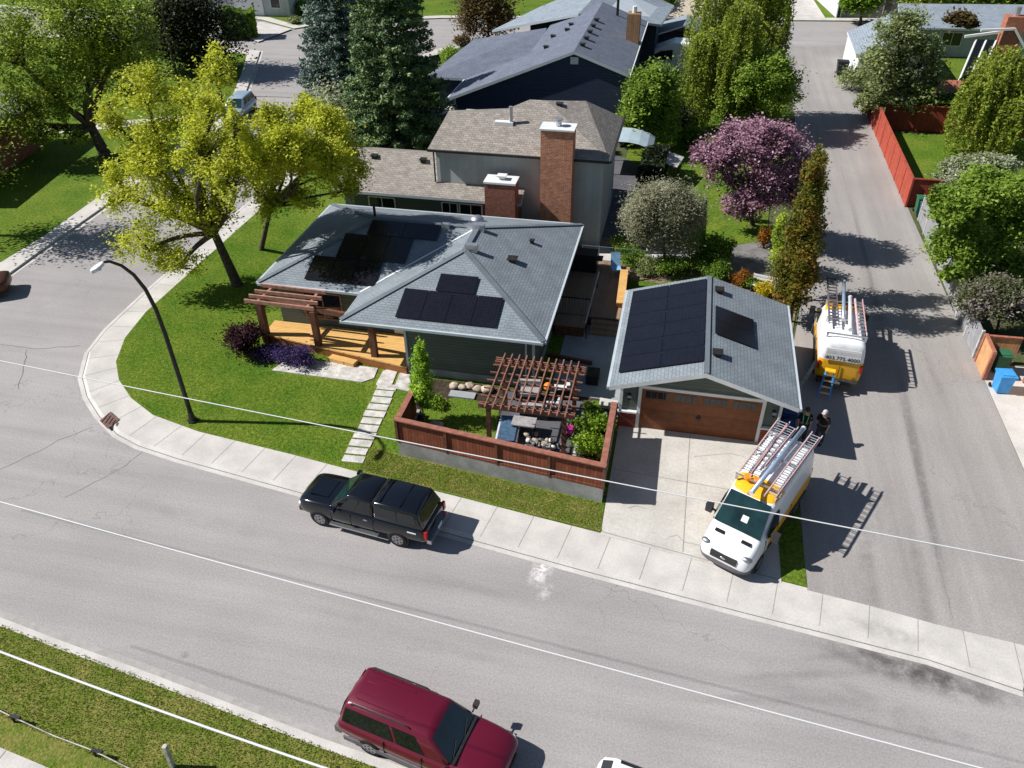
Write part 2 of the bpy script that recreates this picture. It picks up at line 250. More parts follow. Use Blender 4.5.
# ------------------------------------------------------------------ mesh builder
class MB:
    def __init__(s): s.v = []; s.f = []; s.uv = []; s.m = []; s.has = False
    def face(s, pts, uv=None, m=0):
        i = len(s.v); s.v += [tuple(p) for p in pts]; s.f.append(tuple(range(i, i + len(pts))))
        s.uv.append(uv); s.m.append(m); return s
    def sface(s, pts, m=0):          # face with metric uv laid along the slope
        P = [Vector(p) for p in pts]; n = Vector((0, 0, 0))
        for a, b in zip(P, P[1:] + P[:1]): n += a.cross(b)
        n.normalize(); h = Vector((0, 0, 1)).cross(n)
        h = Vector((1, 0, 0)) if h.length < 1e-4 else h.normalized(); sl = n.cross(h)
        return s.face(pts, [(p.dot(h), p.dot(sl)) for p in P], m)
    def poly(s, pts, fs, m=0):
        i = len(s.v); s.v += [tuple(p) for p in pts]
        for f in fs: s.f.append(tuple(i + k for k in f)); s.uv.append(None); s.m.append(m)
        return s
    def box(s, x0, x1, y0, y1, z0, z1, m=0):
        v = [(x0, y0, z0), (x1, y0, z0), (x1, y1, z0), (x0, y1, z0), (x0, y0, z1), (x1, y0, z1), (x1, y1, z1), (x0, y1, z1)]
        for q in ((0, 3, 2, 1), (4, 5, 6, 7), (0, 1, 5, 4), (1, 2, 6, 5), (2, 3, 7, 6), (3, 0, 4, 7)): s.sface([v[k] for k in q], m)
        return s
    def beam(s, p, q, w, h, m=0, up=(0, 0, 1)):
        p, q = Vector(p), Vector(q); d = (q - p).normalized(); u = Vector(up)
        r = d.cross(u); r = Vector((1, 0, 0)) if r.length < 1e-4 else r.normalized(); u = r.cross(d).normalized()
        a = [c + r * (sx * w / 2) + u * (sz * h / 2) for c in (p, q) for sx, sz in ((-1, -1), (1, -1), (1, 1), (-1, 1))]
        return s.poly(a, [(3, 2, 1, 0), (4, 5, 6, 7), (0, 1, 5, 4), (1, 2, 6, 5), (2, 3, 7, 6), (3, 0, 4, 7)], m)
    def tube(s, pts, r, n=7, m=0):
        pts = [Vector(p) for p in pts]; rr = r if isinstance(r, (list, tuple)) else [r] * len(pts); i0 = len(s.v)
        ref = Vector((0.3, 0.9, 0.2))
        for k, p in enumerate(pts):
            d = (pts[min(k + 1, len(pts) - 1)] - pts[max(k - 1, 0)]).normalized()
            a = d.cross(ref if abs(d.dot(ref.normalized())) < 0.95 else Vector((1, 0, 0))).normalized(); b = d.cross(a)
            for j in range(n):
                t = 2 * math.pi * j / n; s.v.append(tuple(p + (a * math.cos(t) + b * math.sin(t)) * rr[k]))
        for k in range(len(pts) - 1):
            for j in range(n):
                a = i0 + k * n + j; b = i0 + k * n + (j + 1) % n
                s.f.append((a, b, b + n, a + n)); s.uv.append(None); s.m.append(m)
        s.f.append(tuple(i0 + j for j in range(n))[::-1]); s.uv.append(None); s.m.append(m)
        e = i0 + (len(pts) - 1) * n; s.f.append(tuple(e + j for j in range(n))); s.uv.append(None); s.m.append(m)
        return s
    def prism(s, poly, z0, z1, m=0, sides=True):
        P = [(p[0], p[1]) for p in poly]
        ar = sum(a[0] * b[1] - b[0] * a[1] for a, b in zip(P, P[1:] + P[:1]))
        if ar < 0: P = P[::-1]
        s.face([(x, y, z1) for x, y in P], [(x, y) for x, y in P], m)
        if sides:
            for a, b in zip(P, P[1:] + P[:1]): s.face([(a[0], a[1], z0), (b[0], b[1], z0), (b[0], b[1], z1), (a[0], a[1], z1)], None, m)
        return s
    def cyl(s, c, r, z0, z1, n=14, r2=None, m=0): return s.tube([(c[0], c[1], z0), (c[0], c[1], z1)], [r, r if r2 is None else r2], n, m)
    def ball(s, c, r, n=8, m=0, jit=0.0, seed=0):
        r = r if isinstance(r, (tuple, list)) else (r, r, r); i0 = len(s.v); rng = random.Random(seed)
        for a in range(n + 1):
            th = math.pi * a / n
            for b in range(2 * n):
                ph = math.pi * b / n; k = 1 + (rng.uniform(-jit, jit) if 0 < a < n else 0)
                s.v.append((c[0] + r[0] * k * math.sin(th) * math.cos(ph), c[1] + r[1] * k * math.sin(th) * math.sin(ph), c[2] + r[2] * k * math.cos(th)))
        for a in range(n):
            for b in range(2 * n):
                p = i0 + a * 2 * n + b; q = i0 + a * 2 * n + (b + 1) % (2 * n)
                s.f.append((p, p + 2 * n, q + 2 * n, q)); s.uv.append(None); s.m.append(m)
        return s

XF = {}
def obj(name, mb, mt, parent=None, bevel=0, smooth=False, sub=0, local=False, label=None):
    me = bpy.data.meshes.new(name)
    inv = None
    if parent is not None and not local: inv = XF[parent.name].inverted()
    vs_ = mb.v if inv is None else [tuple(inv @ Vector(v)) for v in mb.v]
    me.from_pydata(vs_, [], mb.f)
    ms = mt if isinstance(mt, (list, tuple)) else [mt]
    for q in ms: me.materials.append(MT[q] if isinstance(q, str) else q)
    if len(ms) > 1: me.polygons.foreach_set('material_index', mb.m)
    if any(u is not None for u in mb.uv):
        ul = me.uv_layers.new(name='UVMap'); k = 0
        for f, u in zip(mb.f, mb.uv):
            for j in range(len(f)):
                if u is not None: ul.data[k].uv = u[j]
                k += 1
    if smooth or sub: me.polygons.foreach_set('use_smooth', [True] * len(me.polygons))
    me.validate(); me.update()
    o = bpy.data.objects.new(name, me); C.objects.link(o)
    if parent is not None: o.parent = parent
    XF[o.name] = XF[parent.name] if parent is not None else Matrix.Identity(4)
    if bevel:
        b = o.modifiers.new('bevel', 'BEVEL'); b.width = bevel; b.segments = 2; b.limit_method = 'ANGLE'; b.angle_limit = 0.6
    if sub:
        b = o.modifiers.new('sub', 'SUBSURF'); b.levels = sub; b.render_levels = sub
    if label: o['label'] = label
    return o
def tag(o, label, cat, group=None):
    o['label'] = label; o['category'] = cat
    if group: o['group'] = group
    return o
def thing(name, label, cat, loc=(0, 0, 0), rot=0.0, group=None):
    o = bpy.data.objects.new(name, None); C.objects.link(o); loc = tuple(loc) + (0,) * (3 - len(loc))
    o.location = loc; o.rotation_euler = (0, 0, rot); o.empty_display_size = 0.3
    XF[o.name] = Matrix.Translation(loc) @ Matrix.Rotation(rot, 4, 'Z')
    return tag(o, label, cat, group)
def struct(name, mb, mt, **k):
    o = obj(name, mb, mt, **k); o['kind'] = 'structure'; return o
def relabel_copy(root, loc, rot, label, group=None):
    r = root.copy(); C.objects.link(r); r.location = loc; r.rotation_euler = (0, 0, rot); r['label'] = label
    if group: r['group'] = group
    XF[r.name] = Matrix.Translation(loc) @ Matrix.Rotation(rot, 4, 'Z')
    for ch in [o for o in root.children]:
        c = ch.copy(); C.objects.link(c); c.parent = r
        for g in [o for o in ch.children]:
            d = g.copy(); C.objects.link(d); d.parent = c
    return r

# ------------------------------------------------------------------ ground, roads, kerbs
def GL(pts, z=0): return [G(x, y, z) for x, y in pts]
RZ = -0.12
def stain(name, c, ang, rx, ry, k, sc=1.5, thr=(.35, .65), tint=(1, 1, 1)):
    m = MT[name]; T = m.node_tree; N = T.nodes; L = T.links; b = N['Principled BSDF']; src = b.inputs['Base Color'].links[0].from_socket
    geo = N.new('ShaderNodeNewGeometry'); sub = N.new('ShaderNodeVectorMath'); sub.operation = 'SUBTRACT'; sub.inputs[1].default_value = (c[0], c[1], 0); L.new(geo.outputs['Position'], sub.inputs[0])
    ro = N.new('ShaderNodeVectorRotate'); ro.rotation_type = 'Z_AXIS'; ro.inputs['Angle'].default_value = -ang; L.new(sub.outputs[0], ro.inputs['Vector'])
    sc_ = N.new('ShaderNodeVectorMath'); sc_.operation = 'MULTIPLY'; sc_.inputs[1].default_value = (1 / rx, 1 / ry, 0); L.new(ro.outputs[0], sc_.inputs[0])
    ln = N.new('ShaderNodeVectorMath'); ln.operation = 'LENGTH'; L.new(sc_.outputs[0], ln.inputs[0]); f = N.new('ShaderNodeMapRange'); f.interpolation_type = 'SMOOTHSTEP'; f.inputs[1].default_value = 1; f.inputs[2].default_value = .15; L.new(ln.outputs['Value'], f.inputs[0])
    t = N.new('ShaderNodeTexNoise'); t.inputs['Scale'].default_value = sc; t.inputs['Detail'].default_value = 7; t.inputs['Roughness'].default_value = .65; L.new(geo.outputs['Position'], t.inputs['Vector'])
    r = N.new('ShaderNodeMapRange'); r.inputs[1].default_value = thr[0]; r.inputs[2].default_value = thr[1]; L.new(t.outputs[0], r.inputs[0]); mm = N.new('ShaderNodeMath'); mm.operation = 'MULTIPLY'; L.new(f.outputs[0], mm.inputs[0]); L.new(r.outputs[0], mm.inputs[1])
    mx = N.new('ShaderNodeMix'); mx.data_type = 'RGBA'; L.new(mm.outputs[0], mx.inputs[0]); L.new(src, mx.inputs[6]); v = N.new('ShaderNodeVectorMath'); v.operation = 'MULTIPLY'; v.inputs[1].default_value = tuple(k * q for q in tint); L.new(src, v.inputs[0]); L.new(v.outputs[0], mx.inputs[7]); L.new(mx.outputs[2], b.inputs['Base Color'])
stain('asphalt', G(905, 668, RZ), -.14, 3.9, .85, .42, 2.2, (.30, .6), (1.05, 1, .95)); stain('asphalt', G(950, 684, RZ), -.14, 2.8, .8, .6, 2.2)
stain('asphalt', G(541, 571, RZ), 1.4, .95, .5, 2.3, 5, (.38, .58)); stain('asphalt', G(545, 592, RZ), 1.2, .6, .3, 1.7, 5, (.42, .6))
stain('asphalt', G(185, 655, RZ), .2, .25, .2, .7, 3); stain('asphalt', G(840, 700, RZ), -.3, 5.5, 1.0, .86, 1.2); stain('asphalt', G(930, 725, RZ), -.3, 5.0, .6, .84, 1.2); stain('asphalt', G(60, 300, RZ), .9, 6, 2.2, .9, .7)
stain('asphalt', G(800, 675, RZ), .25, 3.2, .22, .84, 2, (.2, .5)); stain('asphalt', G(760, 700, RZ), .2, 3.6, .25, .86, 2, (.2, .5)); stain('asphalt', G(850, 655, RZ), .3, 2.6, .2, .85, 2, (.2, .5)); stain('asphalt', G(480, 590, RZ), -.12, 8, .35, .9, 1.5); stain('asphalt', G(420, 640, RZ), -.14, 9, .35, .9, 1.5); stain('asphalt', G(200, 520, RZ), -.1, 7, .5, .88, 1.5); stain('asphalt', G(300, 400, RZ), 1.0, 5, .5, .9, 1.5)
stain('asphalt_alley', G(870, 590), 1.5, 4.5, .45, .82, 1.5); stain('asphalt_alley', G(925, 600), 1.52, 6, .4, .75, 1.5); stain('asphalt_alley', (10.95, 27), 1.52, 9.5, .32, .62, 3, (.2, .5)); stain('asphalt_alley', (11.3, 45), 1.54, 12, .25, .75, 3, (.2, .5)); stain('asphalt_alley', (8.6, 22.5), 1.2, 4, .5, .85, 3); stain('asphalt_alley', G(880, 330), 1.5, 12, .6, .85, 1.2); stain('asphalt_alley', G(985, 600), 1.4, 4, 2, 1.12, .8)
stain('concrete', G(880, 630), -.14, 3.0, .5, .72, 2.5); stain('concrete', G(100, 395), .9, 1.2, .4, .8, 3); stain('concrete', G(430, 505), -.12, 6, .25, .85, 2)
stain('concrete_drive', G(700, 500), .4, 2.6, 1.2, .88, 1.5); stain('concrete_drive', G(720, 560), .1, 1.5, .5, .78, 2.5)
struct('ground', MB().prism([(-900, -700), (900, -700), (900, 1500), (-900, 1500)], -0.5, -0.35), 'ground')
kerb_n = GL([(1024, 685), (928, 653.5), (820, 626), (740, 606), (652, 583), (590, 567), (400, 515), (290, 485), (181, 455), (141, 442), (120, 431), (102, 413), (90, 394), (85, 375), (91, 351), (109, 328), (146, 293)])
inner_n = GL([(1024, 644), (928, 621), (820, 591), (740, 571), (676, 554), (600, 533), (459, 497), (358, 472), (290, 454), (198, 431.5), (153, 415), (131, 398), (119, 380), (116, 362), (125, 338), (146, 312), (175, 286)])
far_n = [(-28.3, 45), (-28.4, 80), (-27.6, 86.5), (-24.8, 90.2), (11, 94.5), (60, 100)]
block = [(60, 11.2)] + kerb_n + far_n
road = [(-140, 29), (-60, 24), (-44, 31.5), (-38, 38), (-38.1, 62), (-42.6, 74), (-46, 82), (-60, 84), (-140, 90), (-140, 100), (-55, 96), (-45.1, 93.8), (-40, 98.3), (-31, 100.6), (16.5, 107), (90, 116), (90, 4), (40, 4.6), (5, 9.0), (-8, 10.75), (-20.5, 12.9), (-60, 19), (-140, 24)]
struct('road', MB().prism([(-140, -2), (95, -2), (95, 118), (-140, 118)], -0.3, RZ), 'asphalt')
struct('block_ground', MB().prism(block, -0.3, -0.012), 'ground')
in2 = inner_n + [(-27.1, 45), (-27.1, 80), (-26.4, 85.6), (-24.4, 88.9), (11, 93.2), (60, 98.7)]
sw_out = [(60, 11.2)] + kerb_n + far_n
sw_in = [(60, 13.0)] + in2
struct('sidewalk', MB().prism(sw_out + sw_in[::-1], -0.31, 0.006), 'concrete')
# rolled kerb lip in front of the walk, and joints across it
def resample(pl, step):
    out = [Vector(pl[0])]; acc = 0
    for a, b in zip(pl, pl[1:]):
        a, b = Vector(a), Vector(b); L = (b - a).length; d = step - acc
        while d < L: out.append(a + (b - a) * (d / L)); d += step
        acc = L - (d - step)
    return out
def offset(pl, d):
    out = []
    for i, p in enumerate(pl):
        a = Vector(pl[max(i - 1, 0)]); b = Vector(pl[min(i + 1, len(pl) - 1)]); t = (b - a).normalized(); out.append(Vector(p) + Vector((t.y, -t.x)) * d)
    return out
ko = [Vector(p) for p in sw_out[1:-2]]
lip = offset(ko, 0.0); lip2 = offset(ko, -0.14)
mb = MB()
for a, b, c, d in zip(lip, lip[1:], lip2[1:], lip2):
    mb.face([(a.x, a.y, 0.004), (b.x, b.y, 0.004), (c.x, c.y, RZ + 0.01), (d.x, d.y, RZ + 0.01)])
    e = b + (c - b) * 2.6; f = a + (d - a) * 2.6
    mb.face([(d.x, d.y, RZ + 0.01), (c.x, c.y, RZ + 0.01), (e.x, e.y, RZ + 0.006), (f.x, f.y, RZ + 0.006)])
for f in range(len(mb.f)): mb.f[f] = mb.f[f][::-1]
struct('kerb', mb, 'concrete')
mb = MB()
rs = resample([Vector(p) for p in sw_out[1:-2]], 1.5); inn = resample([Vector(p) for p in sw_in[1:-2]], 0.15)
for p in rs:
    q = min(inn, key=lambda c: (c - p).length); d = (q - p).normalized(); n = Vector((-d.y, d.x)) * 0.010
    mb.face([(p.x - n.x, p.y - n.y, 0.0105), (p.x + n.x, p.y + n.y, 0.0105), (q.x + n.x, q.y + n.y, 0.0105), (q.x - n.x, q.y - n.y, 0.0105)])
struct('sidewalk_joints', mb, 'joint')
mid = [a + (b - a).normalized() * 0.42 for a, b in ((p, min(inn, key=lambda c: (c - p).length)) for p in resample([Vector(p) for p in sw_out[1:-6]], 0.4))]
def strip(mb, pl, w, z):
    pl = [Vector((p[0], p[1])) for p in pl]
    for a, b in zip(pl, pl[1:]):
        d = (b - a)
        if d.length < 1e-4: continue
        n = Vector((-d.y, d.x)).normalized() * w / 2
        mb.face([(a.x - n.x, a.y - n.y, z), (b.x - n.x, b.y - n.y, z), (b.x + n.x, b.y + n.y, z), (a.x + n.x, a.y + n.y, z)])
mb = MB(); strip(mb, offset(ko, -0.155), 0.035, RZ + 0.0165); struct('kerb_foot_line', mb, 'seam')
# lawns and surfaces inside the block
struct('front_lawn', MB().prism([(-1.3, 20.5)] + inner_n[6:] + [(-27.1, 60), (-19, 60), (-19, 41), (-1.3, 41)], -0.2, 0.018), 'lawn')
struct('verge_lawn', MB().prism(GL([(602, 532), (459, 496), (358, 471), (372, 448), (396, 453), (500, 480), (601, 505)]), 0.02, 0.024, sides=False), 'lawn_dry')
struct('alley', MB().prism([(6.0, 19.25), (8.1, 18.98), (10.0, 18.65), (12.3, 18.4), (24, 16.9), (24, 24), (15.0, 26.5), (15.0, 52), (15.1, 75), (16.2, 95.25), (9.6, 94.4), (9.0, 70), (8.2, 47), (7.4, 40), (6.6, 35), (6.1, 26)], -0.2, 0.010), 'asphalt_alley')
struct('driveway', MB().prism([(-1.27, 20.36), (5.15, 19.40), (5.15, 26.5), (5.4, 27.2), (-1.27, 27.2)], -0.2, 0.022), 'concrete_drive')
mb = MB(); strip(mb, [(1.75, 20.1), (1.78, 26.8)], 0.03, 0.028); strip(mb, [(-1.2, 24.0), (5.1, 23.6)], 0.03, 0.0285); strip(mb, [(-1.25, 20.5), (5.1, 19.5)], 0.035, 0.0288)
strip(mb, [(1.2, 20.7), (1.5, 20.9), (1.75, 20.6), (2.3, 20.55), (3.0, 20.2)], 0.02, 0.029); strip(mb, [(-0.4, 21.9), (-0.1, 22.1), (0.3, 22.0)], 0.02, 0.029)
strip(mb, [(2.0, 25.4), (3.0, 25.75), (3.5, 25.9), (4.0, 25.8)], 0.02, 0.029)
struct('driveway_joints', mb, 'joint')
struct('grass_strip', MB().prism([(5.15, 19.5), (6.0, 19.36), (6.05, 26.3), (5.15, 26.5)], -0.2, 0.03), 'lawn')
struct('side_walkway', MB().prism([(-4.6, 28.55), (-1.42, 28.2), (-1.42, 27.25), (-1.3, 27.25), (-1.3, 34.6), (-4.7, 34.6)], 0.0, 0.036), 'concrete_grey')
struct('side_yard', MB().prism([(-4.7, 34.6), (6.4, 34.6), (7.2, 40), (8, 46), (-5, 46)], 0.0, 0.03), 'soil')
struct('back_lawn', MB().prism([G(664, 168), G(735, 168), G(770, 200), G(766, 246), G(690, 252), G(660, 215), G(640, 190)], 0.0, 0.04), 'lawn')
struct('patio_pad', MB().prism(GL([(700, 260), (712, 250), (772, 240), (780, 262), (765, 280), (705, 275)]), 0.0, 0.046), 'patio')
struct('lower_lawn', MB().prism(GL([(615, 292), (628, 280), (660, 284), (700, 275), (700, 290), (640, 300)]), 0.0, 0.05), 'lawn')
struct('neighbour_pad', MB().prism(GL([(575, 238), (590, 190), (605, 150), (650, 170), (650, 205), (648, 238)]), 0.0, 0.034), 'asphalt_dark')
struct('concrete_strip', MB().prism([(-5.1, 41.7), (1.2, 41.9), (1.2, 43.6), (-5.1, 43.5)], 0.0, 0.05), 'concrete')
struct('side_path_north', MB().prism([(-27.1, 60), (-19, 60), (-19, 88.5), (-26.3, 85.5), (-27.1, 80)], -0.1, 0.01), 'lawn')
struct('house_driveway', MB().prism([(-26.9, 62.5), (-17, 62.5), (-17, 68.5), (-26.9, 68.5)], 0.0, 0.02), 'concrete')
struct('navy_driveway', MB().prism([(-20.5, 79), (-9.5, 80), (-9, 91.2), (-22, 89.6)], 0.0, 0.022), 'concrete')
struct('willow_lawn', MB().prism([(-4, 57.5), (8.3, 57.5), (8.8, 80), (-4, 80)], 0.0, 0.014), 'lawn')
struct('east_lawn', MB().prism([(15.4, 52.2), (28, 52.2), (28, 68), (15.4, 68)], 0.0, 0.02), 'lawn')
struct('east_far_lawn', MB().prism([(19, 69), (40, 69), (40, 94), (19, 94)], 0.0, 0.02), 'lawn')
struct('apron', MB().prism([(15.02, 26.6), (24, 24.1), (24, 34.9), (15.02, 34.9)], 0.0, 0.02), 'concrete')
struct('street_corner_driveway', MB().prism([(17, 92), (36, 94), (36, 97.5), (17, 95.0)], 0.0, 0.024), 'concrete')
# west block
wk = [(-140, 29), (-60, 24.5), (-46, 28.5)] + GL([(5, 276), (34, 255), (104, 206)]) + [(-38, 62), (-42.6, 74), (-46.2, 83), (-60, 85.5), (-140, 90)]
wi = [(-140, 30.8), (-60, 26.3), (-47, 30.4)] + GL([(1, 262), (42, 237), (95, 199)]) + [(-39.2, 62), (-43.8, 74), (-47.0, 81.5), (-60, 83.8), (-140, 88)]
struct('west_block', MB().prism(wi, -0.3, 0.014), 'lawn')
struct('west_sidewalk', MB().prism(wk + wi[::-1], -0.31, 0.004), 'concrete')
mb = MB(); 
for a, b, c, d in zip(wk, wk[1:], offset([Vector(p) for p in wk], 0.35)[1:], offset([Vector(p) for p in wk], 0.35)):
    mb.face([(a[0], a[1], RZ + 0.008), (d[0], d[1], RZ + 0.008), (c[0], c[1], RZ + 0.008), (b[0], b[1], RZ + 0.008)])
struct('west_gutter', mb, 'concrete')
struct('west_driveway', MB().prism([G(225, 27), G(262, 22), G(292, 29), G(258, 42)], 0.0, 0.02), 'concrete')
mb = MB().prism([(-62, 49.5), (-60.5, 51.5), (-40.2, 63.2), (-39.4, 61.4)], 0.0, 0.026); struct('west_house_path', mb, 'concrete')
# north blocks
nb = [(-140, 99), (-60, 97.5), (-53, 97)] + GL([(294, 28.5), (334, 22)]) + [(-31, 101.4), (16.5, 107.6), (95, 117)]
struct('north_block', MB().prism(nb + [(95, 240), (-140, 240)], -0.3, 0.0), 'lawn')
mb = MB(); no = offset([Vector(p) for p in nb], -1.4)
for a, b, c, d in zip(nb, nb[1:], no[1:], no): mb.face([(a[0], a[1], 0.01), (b[0], b[1], 0.01), (c[0], c[1], 0.01), (d[0], d[1], 0.01)])
struct('north_sidewalk', mb, 'concrete')
struct('north_driveway', MB().prism([(11.5, 107.2), (15.2, 107.6), (14.2, 130), (10.5, 130)], 0.0, 0.02), 'concrete')
# south block
sk = [(95, 4.0), (40, 5.0), (5, 9.2)] + GL([(319, 737), (200, 692), (131, 666), (62, 641), (0, 617)]) + [(-60, 18.8), (-140, 24)]
si = [Vector(p) for p in sk]; s1 = offset(si, 0.32)
sgn = 1 if offset(si, 1)[3].y < si[3].y else -1
s1 = offset(si, sgn * 0.27); s2 = offset(si, sgn * 3.45); s3 = offset(si, sgn * 5.0)
def band(a, b): return [tuple(p) for p in a] + [tuple(p) for p in b][::-1]
struct('south_kerb', MB().prism(band(si, s1), -0.3, 0.0), 'concrete')
struct('south_gutter', MB().prism(band(offset(si, -sgn * 0.28), si), -0.3, RZ + 0.006), 'patch_pale')
struct('south_verge', MB().prism(band(s1, s2), -0.3, 0.0), 'lawn_dry')
struct('south_sidewalk', MB().prism(band(s2, s3), -0.3, 0.012), 'concrete')
struct('south_block', MB().prism(band(s3, [(95, -60), (-140, -60)][::1] if False else [Vector((95, -90)), Vector((-140, -90))]), -0.3, -0.004), 'lawn_dry')
mb = MB()
for a, b in zip(resample(s2, 1.5), resample(s3, 1.5)):
    d = (b - a).normalized(); n = Vector((-d.y, d.x)) * 0.014; mb.face([(a.x - n.x, a.y - n.y, 0.0165), (a.x + n.x, a.y + n.y, 0.0165), (b.x + n.x, b.y + n.y, 0.0165), (b.x - n.x, b.y - n.y, 0.0165)])
for i, f in enumerate(mb.f): mb.f[i] = f[::-1]
struct('south_sidewalk_joints', mb, 'joint')
# seams, wear and stains on the road
rnd = random.Random(5)
mb = MB()
def crack(pxs, w, wob=0.05, z=RZ + 0.005):
    P = resample([Vector(G(*p, RZ)) for p in pxs], 0.35); P = [p + Vector((rnd.uniform(-wob, wob), rnd.uniform(-wob, wob))) for p in P]; strip(mb, P, w, z)
crack([(0, 345), (40, 349), (84, 345)], 0.045); crack([(27, 350), (18, 392)], 0.04)
crack([(0, 470), (60, 440), (100, 425)], 0.03); crack([(150, 446), (120, 470), (60, 500)], 0.025)
struct('road_cracks', mb, 'seam')
mb = MB()
def crack0(pts, w, wob=0.06):
    P = resample([Vector(p) for p in pts], 0.4); P = [p + Vector((rnd.uniform(-wob, wob), rnd.uniform(-wob, wob))) for p in P]; strip(mb, P, w, 0.0145)
crack0([(10.6, 19.0), (10.8, 27), (11.2, 36), (11.5, 60)], 0.014, 0.03)
struct('alley_seam', mb, 'seam')
def blotch(name, c, rx, ry, rot, z, m, seed):
    r = random.Random(seed); P = []
    for k in range(40):
        t = 2 * math.pi * k / 40; q = 1 + 0.22 * math.sin(3 * t + seed) + r.uniform(-0.22, 0.22)
        x, y = rx * q * math.cos(t), ry * q * math.sin(t); P.append((c[0] + x * math.cos(rot) - y * math.sin(rot), c[1] + x * math.sin(rot) + y * math.cos(rot)))
    struct(name, MB().prism(P, z, z, sides=False), m)
# storm drain set into the kerb
t = thing('storm_drain', 'rusty iron storm drain set in the kerb at the lawn corner', 'drain', (*G(108, 421, 0), 0))
obj('grate', MB().prism(GL([(100, 421), (111, 412), (120, 420), (108, 429)], 0), 0.0, 0.035), 'drain_rust', t)
mb = MB()
for k in range(5):
    a = Vector(G(102 + k * 3.6, 426 + 0.8 * k - 3, 0)); b = Vector(G(109 + k * 2.2, 414 + k * 2.2, 0)); mb.beam((a.x, a.y, 0.04), (b.x, b.y, 0.04), 0.03, 0.02)
obj('bar', mb, 'dark_metal', t)
# stepping path and terrace slabs
rs_ = random.Random(3)
pth = [((386, 385), 0), ((348, 468), 0)]
a0 = Vector(G(389, 384)); a1 = Vector(G(352, 463)); dv = (a1 - a0); L = dv.length; dv.normalize(); pv = Vector((-dv.y, dv.x)); n = 11; kk = 0
ords = ['first', 'second', 'third', 'fourth', 'fifth', 'sixth', 'seventh', 'eighth', 'ninth', 'tenth', 'eleventh']
for k in range(n):
    c = a0 + dv * (k * L / n + 0.30); h = L / n / 2 - 0.035 - rs_.uniform(0, .02); w = 0.46 + rs_.uniform(-.02, .02); q = rs_.uniform(-.02, .02)
    P = [c + dv * (-h) + pv * (-w + q), c + dv * h + pv * (-w + q), c + dv * h + pv * (w + q), c + dv * (-h) + pv * (w + q)]
    mb = MB().prism([tuple(p) for p in P], -0.02, 0.05 + rs_.uniform(0, .012))
    tag(obj('paving_slab', mb, 'slab', bevel=0.012), ('pale concrete stepping slab, %s one down from the terrace on the lawn path' % ords[k]) if k else 'pale concrete stepping slab on the lawn path nearest the terrace', 'paving slab', 'stepping slabs across the lawn')
for px, lb in (([(272, 371), (290, 358), (378, 369), (374, 379), (362, 383)], 'long speckled terrace slab with a rounded corner in front of the yellow deck'),
               ([(376, 385), (383, 372), (390, 369), (398, 371), (391, 388), (382, 389)], 'small wedge shaped terrace slab between the long one and the square one'),
               ([(394, 389), (401, 371), (424, 376), (418, 394)], 'square terrace slab beside the lime green young tree')):
    tag(obj('terrace_slab', MB().prism(GL(px), -0.02, 0.06), 'slab', bevel=0.012), lb, 'paving slab', 'terrace slabs below the deck')

# ------------------------------------------------------------------ buildings
def roof(faces, th=0.16):
    """closed roof slab from its top faces: metric uv on top, fascia along the open edges"""
    mb = MB(); K = lambda p: (round(p[0], 3), round(p[1], 3), round(p[2], 3)); E = {}
    for f in faces:
        mb.sface(f, 0); mb.face([(p[0], p[1], p[2] - th) for p in f][::-1], None, 1)
        for a, b in zip(f, f[1:] + f[:1]): E[(K(a), K(b))] = (a, b)
    for (ka, kb), (a, b) in E.items():
        if (kb, ka) not in E:
            mb.face([(a[0], a[1], a[2] - th), (b[0], b[1], b[2] - th), b, a], None, 1)
    return mb
def gutter(mb, a, b, out, w=0.11, h=0.12):
    a, b, o = Vector(a), Vector(b), Vector(out).normalized() * (w / 2 + 0.004)
    mb.beam(a + o, b + o, w, h)
def gutters(parent, runs, m='gutter'):
    for a, b, o in runs: mb = MB(); gutter(mb, a, b, o); obj('gutter', mb, m, parent)
def caps(mb, a, b, w=0.26, h=0.035):
    mb.beam(Vector(a) + Vector((0, 0, h / 2)), Vector(b) + Vector((0, 0, h / 2)), w, h)
def on_plane(O, U, V, u0, u1, v0, v1, lift=0.06, th=0.04):
    O, U, V = Vector(O), Vector(U).normalized(), Vector(V).normalized(); Nn = U.cross(V).normalized()
    if Nn.z < 0: Nn = -Nn
    P = [O + U * u + V * v + Nn * lift for u, v in ((u0, v0), (u1, v0), (u1, v1), (u0, v1))]
    Q = [p + Nn * th for p in P]; mb = MB(); mb.face(Q, [(u0, v0), (u1, v0), (u1, v1), (u0, v1)], 0)
    if (Q[1] - Q[0]).cross(Q[2] - Q[0]).z < 0: mb.f[-1] = mb.f[-1][::-1]; mb.uv[-1] = mb.uv[-1][::-1]
    for a, b, c, d in ((0, 1, 1, 0), (1, 2, 2, 1), (2, 3, 3, 2), (3, 0, 0, 3)): mb.face([P[a], P[b], Q[c], Q[d]], None, 1)
    mb.face(P[::-1], None, 1)
    return mb
def panel(parent, O, U, V, u0, u1, v0, v1):
    g = 0.012; return obj('solar_panel', on_plane(O, U, V, u0 + g, u1 - g, v0 + g, v1 - g), ['solar', 'black'], parent)
def vent(parent, p, s=0.3, m='dark_metal', name='roof_vent'):
    x, y, z = p; mb = MB().box(x - s / 2, x + s / 2, y - s / 2, y + s / 2, z - 0.05, z + 0.12).box(x - s * .7, x + s * .7, y - s * .7, y + s * .7, z + 0.12, z + 0.17)
    return obj(name, mb, m, parent)
